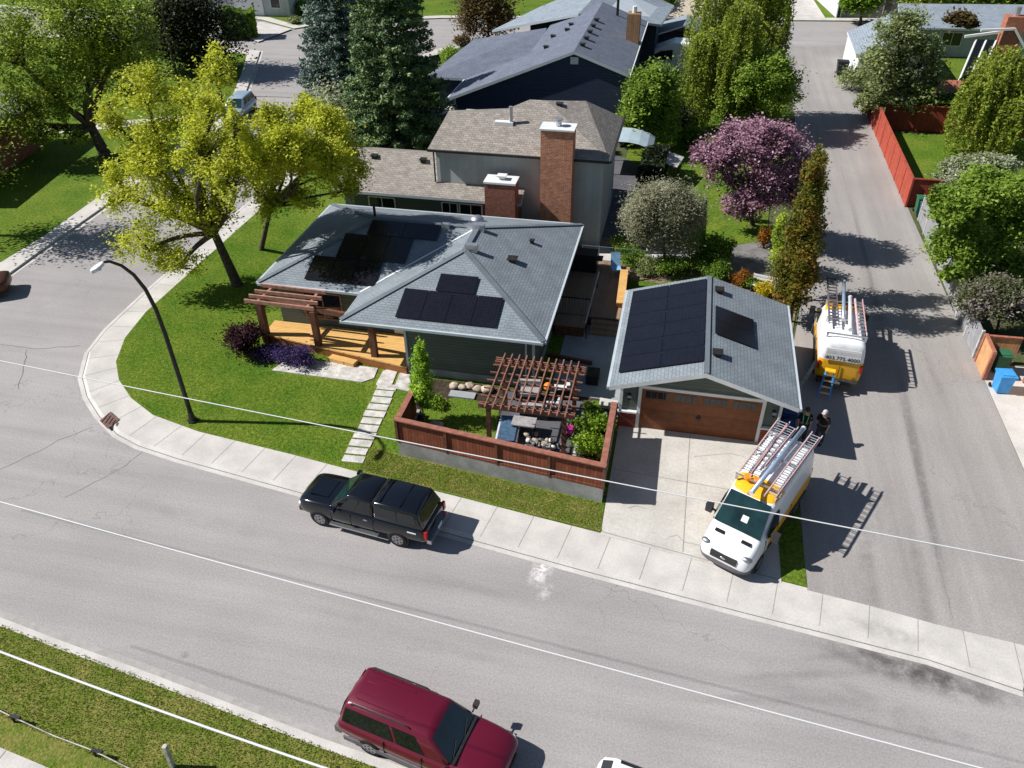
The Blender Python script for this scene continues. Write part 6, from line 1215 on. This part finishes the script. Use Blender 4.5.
def spruce(label, base, top, rpx, mt, seed, n=26000, name='spruce_tree', group=None, size=.16):
    B = G(*base); k0 = W(top[0], top[1], B); H = k0.z; k = depth(Vector((B[0], B[1], H * .3))) / FL; R = rpx * k; rng = np.random.default_rng(seed); t = thing(name, label, 'spruce', (B[0], B[1], 0), 0, group)
    obj('trunk', MB().tube([(B[0], B[1], -.1), (B[0], B[1], H * .5), (B[0], B[1], H)], [R * .09, R * .05, .03], 8), 'bark', t, smooth=True)
    nb = 760; z = H * (.04 + .95 * rng.uniform(size=nb) ** 1.15); L = R * (1 - z / H) ** .62 * rng.uniform(.78, 1.12, nb) + .15; a = rng.uniform(0, 2 * math.pi, nb); w = L ** 1.4; w /= w.sum(); idx = rng.choice(nb, n, p=w)
    s = rng.uniform(.12, 1, n) ** .6; l = L[idx] * s; lat = rng.normal(size=n) * (.11 * L[idx] * (1.15 - s) + .05); zz = z[idx] - .20 * l + .14 * (l / L[idx]) ** 3 * L[idx] + rng.normal(size=n) * .06 - np.abs(lat) * .25 - rng.uniform(0, .22, n) * (rng.uniform(size=n) < .3)
    x = B[0] + np.cos(a[idx]) * l - np.sin(a[idx]) * lat; y = B[1] + np.sin(a[idx]) * l + np.cos(a[idx]) * lat
    P = np.stack([x, y, np.maximum(zz, .1)], 1); leaves('needles', P, size, t, mt, .5, seed + 1, 2.2); return t
def weeping(name, label, base, blobs, mt, ns, per, tr, seed, size=.14, drop=(2.5, 5.5)):
    B = G(*base); rng = np.random.default_rng(seed); rnd = random.Random(seed); t = thing(name, label, 'tree', (B[0], B[1], 0)); lm = MB(); P = []
    top = W(blobs[0][0], blobs[0][1], B); obj('trunk', MB().tube([(B[0], B[1], -.1), (B[0] + .1, B[1], top.z * .3), (B[0], B[1], top.z * .6)], [tr * 1.4, tr, tr * .7], 9), 'bark', t, smooth=True)
    for bl in blobs:
        c = W(bl[0], bl[1], B, bl[4] if len(bl) > 4 else 0); k = depth(c) / FL; r = (bl[2] * k, (bl[2] + bl[3]) / 2 * k, bl[3] * k); d = rng.normal(size=(ns, 3)); d[:, 2] = np.abs(d[:, 2]); d /= np.linalg.norm(d, axis=1, keepdims=True)
        s0 = np.array(c) + d * np.array(r) * rng.uniform(.5, 1, size=(ns, 1)); ln = rng.uniform(*drop, ns) * (0.5 + .8 * rng.uniform(size=ns))
        branch(lm, (B[0], B[1], top.z * .55), c, tr * .6, tr * .2, rnd)
        for q in s0[:8]: branch(lm, c, tuple(q), tr * .2, tr * .05, rnd)
        i = rng.integers(0, ns, ns * per); u = rng.uniform(size=ns * per); p = s0[i].copy(); out = d[i][:, :2]
        p[:, :2] += out * (.5 * np.sin(u * 2.2))[:, None] + rng.normal(size=(len(u), 2)) * .09; p[:, 2] -= u * ln[i]; P.append(p)
    obj('limbs', lm, 'bark', t, smooth=True); P = np.concatenate(P); P = P[P[:, 2] > .3]; leaves('crown', P, size, t, mt, 0, seed + 1, 1.9); return t
def shrub(name, label, px, rpx, mt, n, size, seed, z0=0.0, hpx=None, group=None, cat='shrub'):
    """a low plant: px is its middle in the photograph, rpx its half width, hpx its half height"""
    hpx = hpx or rpx; B = G(px[0], px[1] + hpx * .7, z0); c = W(px[0], px[1], B); k = depth(c) / FL; rng = np.random.default_rng(seed); rnd = random.Random(seed)
    r = (rpx * k, rpx * k, max(.12, hpx * k)); c.z = max(z0 + r[2] * .75, c.z); t = thing(name, label, cat, (B[0], B[1], z0), 0, group)
    n *= 2; size *= .72; p, cc = clumps(c, r, 18, n, rng, .26, .5, -.2); lm = MB()
    for q in cc[:7]: branch(lm, (B[0] + rnd.uniform(-.06, .06), B[1] + rnd.uniform(-.06, .06), z0), tuple(q), .03, .01, rnd, n=3)
    obj('stems', lm, 'bark', t); p = p[p[:, 2] > z0 + .02]; leaves('foliage', p, size, t, mt, .3, seed + 1); return t

# front lawn trees
tree('ash_tree', 'large yellow green tree leaning over the street corner on the front lawn', 'tree', (237, 285), [(215, 72, 18, 22), (190, 108, 32, 26, .5), (145, 95, 28, 24, .5), (118, 122, 18, 24), (152, 150, 40, 32), (205, 152, 32, 32, -3), (122, 190, 20, 26), (160, 200, 36, 32, -1), (205, 205, 28, 32, -1.5), (148, 245, 28, 22, -1), (180, 264, 26, 14, -1.5), (234, 125, 14, 20, -4), (230, 180, 20, 28, -4.5), (236, 150, 16, 22, -1.5), (212, 112, 20, 20, -3)], 'leaf_yellowgreen', 45000, .10, .27, 11, tight=.19, shell=.45, m=26, fork=.45, low=-.8, twigs=4)
tree('ash_tree', 'smaller yellow green tree between the big corner tree and the solar roof', 'tree', (262, 250), [(318, 138, 36, 24, -5), (300, 168, 34, 22, -6), (345, 165, 22, 24, -4.5), (345, 188, 16, 12, -4.5), (278, 138, 24, 22, -4.5), (262, 172, 22, 28, -3), (300, 200, 20, 11, -4), (270, 205, 18, 14, -3), (312, 112, 26, 16, -3.5), (252, 150, 16, 24, -5), (272, 120, 20, 14, -6), (298, 150, 26, 20, -7.5), (330, 160, 26, 18, -7), (258, 165, 22, 22, -8), (284, 146, 20, 18, -8.5)], 'leaf_yellowgreen', 52000, .10, .15, 12, tight=.20, shell=.45, m=26, fork=.4, low=-.8, twigs=4)
tree('elm_tree', 'very large dark green tree filling the top left corner with yellow green tips', 'tree', (105, 155), [(60, 20, 56, 40), (125, 32, 36, 36, .5), (20, 55, 34, 36, -1), (95, 72, 50, 30), (135, 75, 24, 26, 1), (18, 112, 30, 26, -2), (52, 100, 28, 20, -1), (75, 138, 14, 9, -2), (40, 135, 20, 10, -3)], 'leaf_olive', 46000, .15, .42, 13, tight=.19, shell=.5, m=40, fork=.4, low=-.8)
tree('conifer', 'dark almost black evergreen behind the top left street lamp', 'tree', (192, 72), [(185, 15, 40, 22), (200, 35, 40, 24), (165, 42, 30, 24), (200, 58, 30, 14)], 'leaf_dark', 22000, .22, .3, 14, tight=.3, shell=.5, m=34)
spruce('tall blue green spruce, left one of the pair beside the side street', (350, 120), (352, -95), 50, 'needle_blue', 21, 60000, size=.14)
spruce('tall dark green spruce, right one of the pair, reaching the top edge', (402, 152), (400, -85), 62, 'needle_green', 22, 78000, size=.13)
tree('blossom_tree', 'small whitish blossoming tree at the foot of the blue spruce', 'tree', (338, 140), [(335, 108, 26, 18), (362, 122, 18, 14), (322, 122, 14, 12)], 'leaf_blossom', 4200, .16, .08, 23, tight=.34, shell=.4, m=20)
tree('maple_tree', 'brownish olive tree at the top beside the navy house driveway', 'tree', (488, 40), [(488, 8, 26, 26), (480, 22, 18, 18), (500, 24, 14, 16)], 'leaf_brown', 14000, .2, .14, 24, m=22)
tree('linden_tree', 'round bright green tree at the right corner of the navy house', 'tree', (652, 152), [(650, 100, 28, 28), (636, 122, 18, 20), (662, 124, 16, 22)], 'leaf_bright', 23000, .15, .16, 25, tight=.17, shell=.66, m=44)
weeping('willow_tree', 'tall weeping willow with hanging strands left of the alley', (748, 118), [(745, -30, 34, 14), (715, -5, 20, 12, -1), (780, -5, 18, 14), (725, 28, 22, 9, -3), (703, 40, 12, 8, -3), (770, 30, 18, 10, -2), (745, 10, 18, 10, -4)], 'leaf_willow', 60, 150, .35, 26, .11, (5.0, 9.0))
tree('poplar_tree', 'light green bushy tree in front of the willow', 'tree', (760, 130), [(765, 74, 28, 18, -2), (742, 92, 24, 20, -1), (780, 96, 20, 22, -2), (755, 112, 30, 14), (725, 98, 12, 14)], 'leaf_bright', 24000, .14, .14, 27, tight=.19, m=36)
tree('crabapple_tree', 'pink blossoming crabapple tree beside the alley', 'tree', (752, 226), [(742, 145, 32, 22, -2.5), (782, 158, 28, 28, -3.5), (720, 162, 20, 18, -1.5), (760, 188, 36, 20, -2), (796, 188, 16, 20, -2.5), (765, 138, 24, 16, -4), (745, 205, 20, 12, -1), (700, 155, 10, 12, -1)], 'leaf_pink', 36000, .115, .15, 28, tight=.18, shell=.5, m=44, low=-.9)
for i, (b, bl, mt, lb) in enumerate((((790, 322), [(812, 170, 8, 20), (808, 200, 12, 28), (802, 235, 16, 28), (796, 270, 19, 26), (792, 292, 16, 16)], 'leaf_rust', 'tall olive and rust columnar tree right behind the garage, nearest the roof corner'),
    ((806, 300), [(818, 178, 7, 22), (815, 210, 9, 26), (812, 245, 11, 22), (810, 270, 9, 14)], 'leaf_rust', 'second rust tinted columnar tree, further right along the alley'),
    ((778, 275), [(782, 232, 9, 20), (780, 255, 11, 18)], 'leaf_olive', 'shortest columnar tree, on the left behind the other two'))):
    tree('columnar_aspen', lb, 'tree', b, bl, mt, (17000, 9000, 4500)[i], .10, .09, 30 + i, 'columnar trees beside the alley', tight=.22, shell=.5, m=26, twigs=2, low=-.9)
tree('silver_willow', 'silvery grey green rounded willow bush behind the garage', 'tree', (664, 266), [(660, 206, 28, 20), (640, 220, 20, 20), (685, 218, 20, 22), (662, 236, 30, 16)], 'leaf_silver', 34000, .05, .1, 35, long=3.6, tight=.24, shell=.5, m=90, dscale=.9)
tree('green_bush', 'deep green bush to the right of the silvery willow', 'tree', (720, 268), [(712, 250, 11, 12), (726, 252, 8, 10), (706, 262, 12, 8)], 'leaf_mid', 5200, .10, .07, 36, m=24)
tree('poplar_tree', 'big grey green tree overhanging the red alley fence', 'tree', (897, 124), [(900, 38, 26, 22), (918, 62, 26, 22), (882, 75, 24, 24), (905, 98, 36, 18), (868, 104, 14, 10, -1), (930, 85, 14, 16)], 'leaf_greygreen', 22000, .16, .26, 37, tight=.17, m=36)
weeping('birch_tree', 'weeping olive green birch at the upper right edge', (1000, 150), [(1005, 62, 26, 18), (985, 84, 20, 14, -1), (1022, 75, 20, 20), (1012, 105, 24, 14, -2)], 'leaf_willow', 90, 90, .26, 38, .12, (3, 6.0))
tree('maple_tree', 'big bright green tree covering the grey alley fence', 'tree', (992, 292), [(990, 195, 40, 20), (955, 215, 24, 22, -1), (1005, 228, 36, 32), (962, 248, 28, 24, -1), (1000, 272, 36, 22), (962, 278, 20, 12, -1), (940, 200, 12, 14)], 'leaf_bright', 52000, .125, .22, 39, tight=.17, shell=.6, m=50)
tree('blossom_tree', 'white blossoming tree rising behind the bright green one at the right', 'tree', (985, 205), [(968, 172, 24, 14), (995, 170, 18, 12), (948, 184, 14, 12)], 'leaf_blossom', 12000, .13, .14, 40, tight=.2, m=34)
tree('lilac_bush', 'lilac bush with mauve flower heads above the cedar enclosure', 'shrub', (995, 338), [(995, 300, 28, 16), (975, 305, 18, 14), (1018, 305, 20, 18)], 'leaf_lilac', 17000, .10, .07, 41, m=40)
tree('young_tree', 'slim lime green young tree in the left end of the walled garden', 'tree', (424, 424), [(420, 352, 5, 11), (420, 368, 9, 14), (421, 386, 12, 13), (422, 400, 11, 8)], 'leaf_lime', 8000, .065, .035, 42, tight=.19, shell=.5, m=26, bark='bark_pale', zmin=1.0)
tree('street_tree', 'bare limbed tree off the left edge whose shadow falls over the street', 'tree', [-45.0, 37.3], [(-52, 150, 50, 42), (-20, 165, 32, 30), (-80, 165, 32, 30)], 'leaf_olive', 7000, .13, .2, 43, tight=.3, shell=.4, m=26, twigs=8)
# trees along the top edge
for i, (px, py, r, mt, lb) in enumerate(((645, 8, 24, 'leaf_bright', 'sunlit green tree at the top edge behind the cream shed'), (672, 4, 20, 'leaf_mid', 'mid green tree at the top edge right of the sunlit one'), (612, 4, 18, 'leaf_dark', 'dark tree at the top edge behind the pale wing roof'),
    (860, 0, 16, 'leaf_mid', 'green tree above the left end of the far grey fence'), (925, -6, 22, 'leaf_olive', 'olive tree above the middle of the far grey fence'), (975, -4, 20, 'leaf_bright', 'bright tree above the right part of the far grey fence'), (1015, -2, 20, 'leaf_mid', 'green tree above the far grey fence at the right edge'))):
    B = G(px, py + r + 8); tree('leafy_tree', lb, 'tree', (px, py + r + 8), [(px, py, r, r * .8), (px + r * .6, py + 4, r * .7, r * .6), (px - r * .6, py + 3, r * .7, r * .6)], mt, 8000, .28, .16, 50 + i, 'trees along the far edge', m=24)
tree('small_tree', 'small dark topped standard tree on the lawn by the far pale house', 'tree', (960, 50), [(962, 20, 13, 7, -5)], 'leaf_brown', 1600, .3, .08, 58, m=12)
# hedge and shrubs
def hedge(label, a, b, h, w, mt, n, size, seed):
    a, b = Vector(a), Vector(b); d = b - a; L = d.length; d.normalize(); q = Vector((-d.y, d.x)); rng = np.random.default_rng(seed); t = thing('hedge', label, 'hedge', (a.x, a.y, 0))
    u = rng.uniform(0, L, n); v = rng.uniform(-1, 1, n) * w / 2; z = h * (1 - rng.uniform(size=n) ** 2.2) * (.94 + .08 * np.sin(u * 1.7)); P = np.stack([a.x + d.x * u + q.x * v, a.y + d.y * u + q.y * v, z + .05], 1)
    leaves('foliage', P, size, t, mt, .3, seed); obj('stems', MB().beam((a.x + d.x * .4, a.y + d.y * .4, h * .35), (b.x - d.x * .4, b.y - d.y * .4, h * .35), w * .5, h * .6), 'bark', t)
hedge('clipped dense hedge beside the top left driveway', G(224, 38), G(258, 36), 3.0, 2.2, 'leaf_mid', 9000, .24, 60)
hedge('dark shaggy hedge behind the split level house', (-1.9, 50), (-1.6, 56.5), 2.2, 1.6, 'leaf_dark', 4500, .18, 61)
hedge('low green hedge in front of the red rear fence', (17, 69.6), (29, 69.8), 2.6, 2.0, 'leaf_mid', 9000, .26, 62)
S = [('barberry_shrub', 'round burgundy shrub at the left end of the front deck', (245, 342), 17, 'leaf_burgundy', 3600, .11, 17, 0),
 ('lavender_clump', 'violet flowering clump left of three below the deck', (268, 352), 12, 'leaf_purple', 1500, .08, 7, 0),
 ('lavender_clump', 'violet flowering clump in the middle below the deck', (286, 356), 12, 'leaf_purple', 1600, .08, 8, 0),
 ('lavender_clump', 'violet flowering clump nearest the terrace slab', (303, 359), 12, 'leaf_purple', 1700, .08, 9, 0),
 ('leafy_shrub', 'bright green shrub filling the front corner of the garden bed', (588, 446), 15, 'leaf_lime', 3000, .09, 7, GZ),
 ('leafy_shrub', 'bright green shrub against the driveway side of the garden fence', (600, 426), 11, 'leaf_lime', 2300, .09, 7, GZ),
 ('leafy_shrub', 'mid green shrub behind the bright ones in the garden bed', (582, 426), 10, 'leaf_bright', 1800, .08, 6, GZ),
 ('leafy_shrub', 'darker green shrub at the back of the garden bed', (590, 412), 10, 'leaf_mid', 1500, .08, 5, GZ),
 ('dark_shrub', 'dark leafy ground plant under the lime young tree', (412, 416), 9, 'leaf_dark', 900, .09, 4, GZ),
 ('leafy_shrub', 'green shrub at the top right of the front lawn stepping path', (434, 403), 9, 'leaf_mid', 900, .08, 5, GZ),
 ('gold_shrub', 'orange gold shrub between the garage roof and the patio', (741, 279), 9, 'leaf_orange', 1300, .10, 7, 0),
 ('gold_shrub', 'bright yellow shrub behind the garage under the columnar trees', (765, 291), 9, 'leaf_gold', 1300, .10, 8, 0),
 ('rust_shrub', 'slim rusty orange shrub at the edge of the back lawn', (764, 240), 5, 'leaf_orange', 800, .10, 13, 0),
 ('lime_shrub', 'yellow green shrub right of the rusty one by the back lawn', (775, 236), 7, 'leaf_lime', 900, .10, 12, 0),
 ('border_shrub', 'small round shrub beside the crabapple trunk', (757, 218), 5, 'leaf_bright', 500, .10, 6, 0),
 ('border_shrub', 'grey green shrub left of the crabapple trunk', (742, 216), 6, 'leaf_greygreen', 500, .10, 5, 0),
 ('border_shrub', 'leafy shrub behind the wire fence near the blue chair', (622, 244), 11, 'leaf_bright', 1700, .10, 9, 0),
 ('border_shrub', 'green border plant below the silvery willow, leftmost', (632, 258), 15, 'leaf_mid', 2600, .10, 9, 0),
 ('border_shrub', 'blue green border plant below the silvery willow, second', (650, 268), 13, 'leaf_greygreen', 1800, .10, 8, 0),
 ('border_shrub', 'dark border plant below the silvery willow, third', (672, 268), 15, 'leaf_mid', 2600, .10, 10, 0),
 ('border_shrub', 'bright border plant just above the garage roof peak', (698, 264), 14, 'leaf_bright', 2600, .10, 8, 0),
 ('border_shrub', 'green plant behind the garage ridge, right of the peak', (719, 272), 12, 'leaf_mid', 2200, .10, 10, 0),
 ('border_shrub', 'low green plant behind the garage left of the gold shrub', (752, 284), 8, 'leaf_mid', 900, .10, 6, 0),
 ('shade_shrub', 'dark shrub in the shade left of the round green tree', (622, 140), 9, 'leaf_dark', 1300, .16, 9, 0),
 ('shade_shrub', 'green shrub in the shade right of the round green tree', (694, 140), 12, 'leaf_mid', 2000, .16, 12, 0),
 ('shade_shrub', 'dark green shrub behind the small board canopy', (678, 120), 15, 'leaf_dark', 2600, .16, 18, 0),
 ('drive_shrub', 'bright green low shrub beside the navy house carport', (451, 57), 12, 'leaf_bright', 1300, .22, 7, 0),
 ('drive_shrub', 'brownish low shrub at the navy house curb', (462, 42), 8, 'leaf_brown', 700, .22, 5, 0),
 ('drive_shrub', 'dark round shrub beside the navy house driveway', (448, 80), 9, 'leaf_dark', 1500, .18, 11, 0),
 ('lawn_shrub', 'pale shrub on the island lawn at the top, right one', (314, 10), 8, 'leaf_greygreen', 500, .25, 4, 0),
 ('lawn_shrub', 'dark green shrub on the island lawn at the top, left one', (302, 9), 8, 'leaf_mid', 600, .25, 6, 0),
 ('lawn_shrub', 'low pale shrub at the front of the island lawn', (293, 21), 7, 'leaf_greygreen', 400, .22, 3, 0),
 ('alley_shrub', 'thin weedy shrub at the foot of the white far garage', (852, 82), 12, 'leaf_greygreen', 900, .2, 12, 0),
 ('alley_shrub', 'rusty shrub at the north end of the red alley fence', (868, 112), 6, 'leaf_orange', 700, .16, 9, 0),
 ('yard_shrub', 'green shrub on the red fenced lawn below the playhouse', (962, 96), 10, 'leaf_mid', 1200, .2, 8, 0),
 ('yard_shrub', 'orange tinted shrub beside the playhouse', (974, 84), 7, 'leaf_orange', 700, .2, 8, 0),
 ('yard_shrub', 'dark round shrub standing on the lawn behind the red rear fence', (955, 108), 5, 'leaf_dark', 700, .2, 8, 0)]
for i, (nm, lb, px, r, mt, n, sz, h, z0) in enumerate(S): shrub(nm, lb, px, r, mt, n, sz, 100 + i, z0, h, 'shrubs and border plants')
# short grass standing on the nearer lawns
def tufts(name, poly, n, h, mt, z, seed):
    rng = np.random.default_rng(seed); P = np.array(poly); lo, hi = P.min(0), P.max(0); q = rng.uniform(lo, hi, size=(n * 3, 2)); ins = np.zeros(len(q), bool)
    for (xa, ya), (xb, yb) in zip(P, np.roll(P, -1, 0)):
        c = ((ya > q[:, 1]) != (yb > q[:, 1])); xs = (xb - xa) * (q[:, 1] - ya) / ((yb - ya) if yb != ya else 1e-9) + xa; ins ^= c & (q[:, 0] < xs)
    q = q[ins][:n]; m = len(q); a = rng.uniform(0, 2 * math.pi, m); w = h * .35; hh = h * rng.uniform(.5, 1.4, m); ln = rng.normal(size=(m, 2)) * h * .4
    z = np.full(m, z); v = np.stack([np.stack([q[:, 0] - np.cos(a) * w, q[:, 1] - np.sin(a) * w, z], 1), np.stack([q[:, 0] + np.cos(a) * w, q[:, 1] + np.sin(a) * w, z], 1), np.stack([q[:, 0] + ln[:, 0], q[:, 1] + ln[:, 1], z + hh], 1)], 1).reshape(-1, 3).astype(np.float32)
    me = bpy.data.meshes.new(name); me.vertices.add(3 * m); me.vertices.foreach_set('co', v.ravel()); me.loops.add(3 * m); me.loops.foreach_set('vertex_index', np.arange(3 * m, dtype=np.int32)); me.polygons.add(m); me.polygons.foreach_set('loop_start', np.arange(0, 3 * m, 3, dtype=np.int32)); me.materials.append(MT[mt]); me.update()
    o = bpy.data.objects.new(name, me); C.objects.link(o); o['kind'] = 'stuff'; o['label'] = lbl; o['category'] = 'grass'
lbl = 'short mown grass blades of the front lawn around the stepping slabs'; tufts('lawn_grass', [G(*p) for p in ((598, 531), (459, 495), (358, 470), (290, 452), (198, 430), (153, 413), (131, 396), (119, 380), (117, 362), (126, 338), (146, 313), (174, 287), (245, 222), (300, 222), (262, 300), (262, 372), (365, 384), (372, 445), (400, 458), (600, 506))], 70000, .035, 'grassblade', .018, 1)
lbl = 'coarse dry flecked grass on the verge in the bottom left corner'; tufts('verge_grass', [tuple(p) for p in (list(s1) + list(s2)[::-1])] if False else [(-22, 12.6), (-12, 11.2), (-5.5, 10.2), (-5.5, 7.2), (-14, 8.9), (-22, 10.1)], 22000, .05, 'grassblade_dry', 0.0, 2)
lbl = 'tufted grass growing along the verge under the retaining wall'; tufts('bank_grass', GL([(602, 531), (459, 495), (358, 470), (372, 448), (398, 456), (601, 504)]), 12000, .045, 'grassblade_dry', .02, 3)
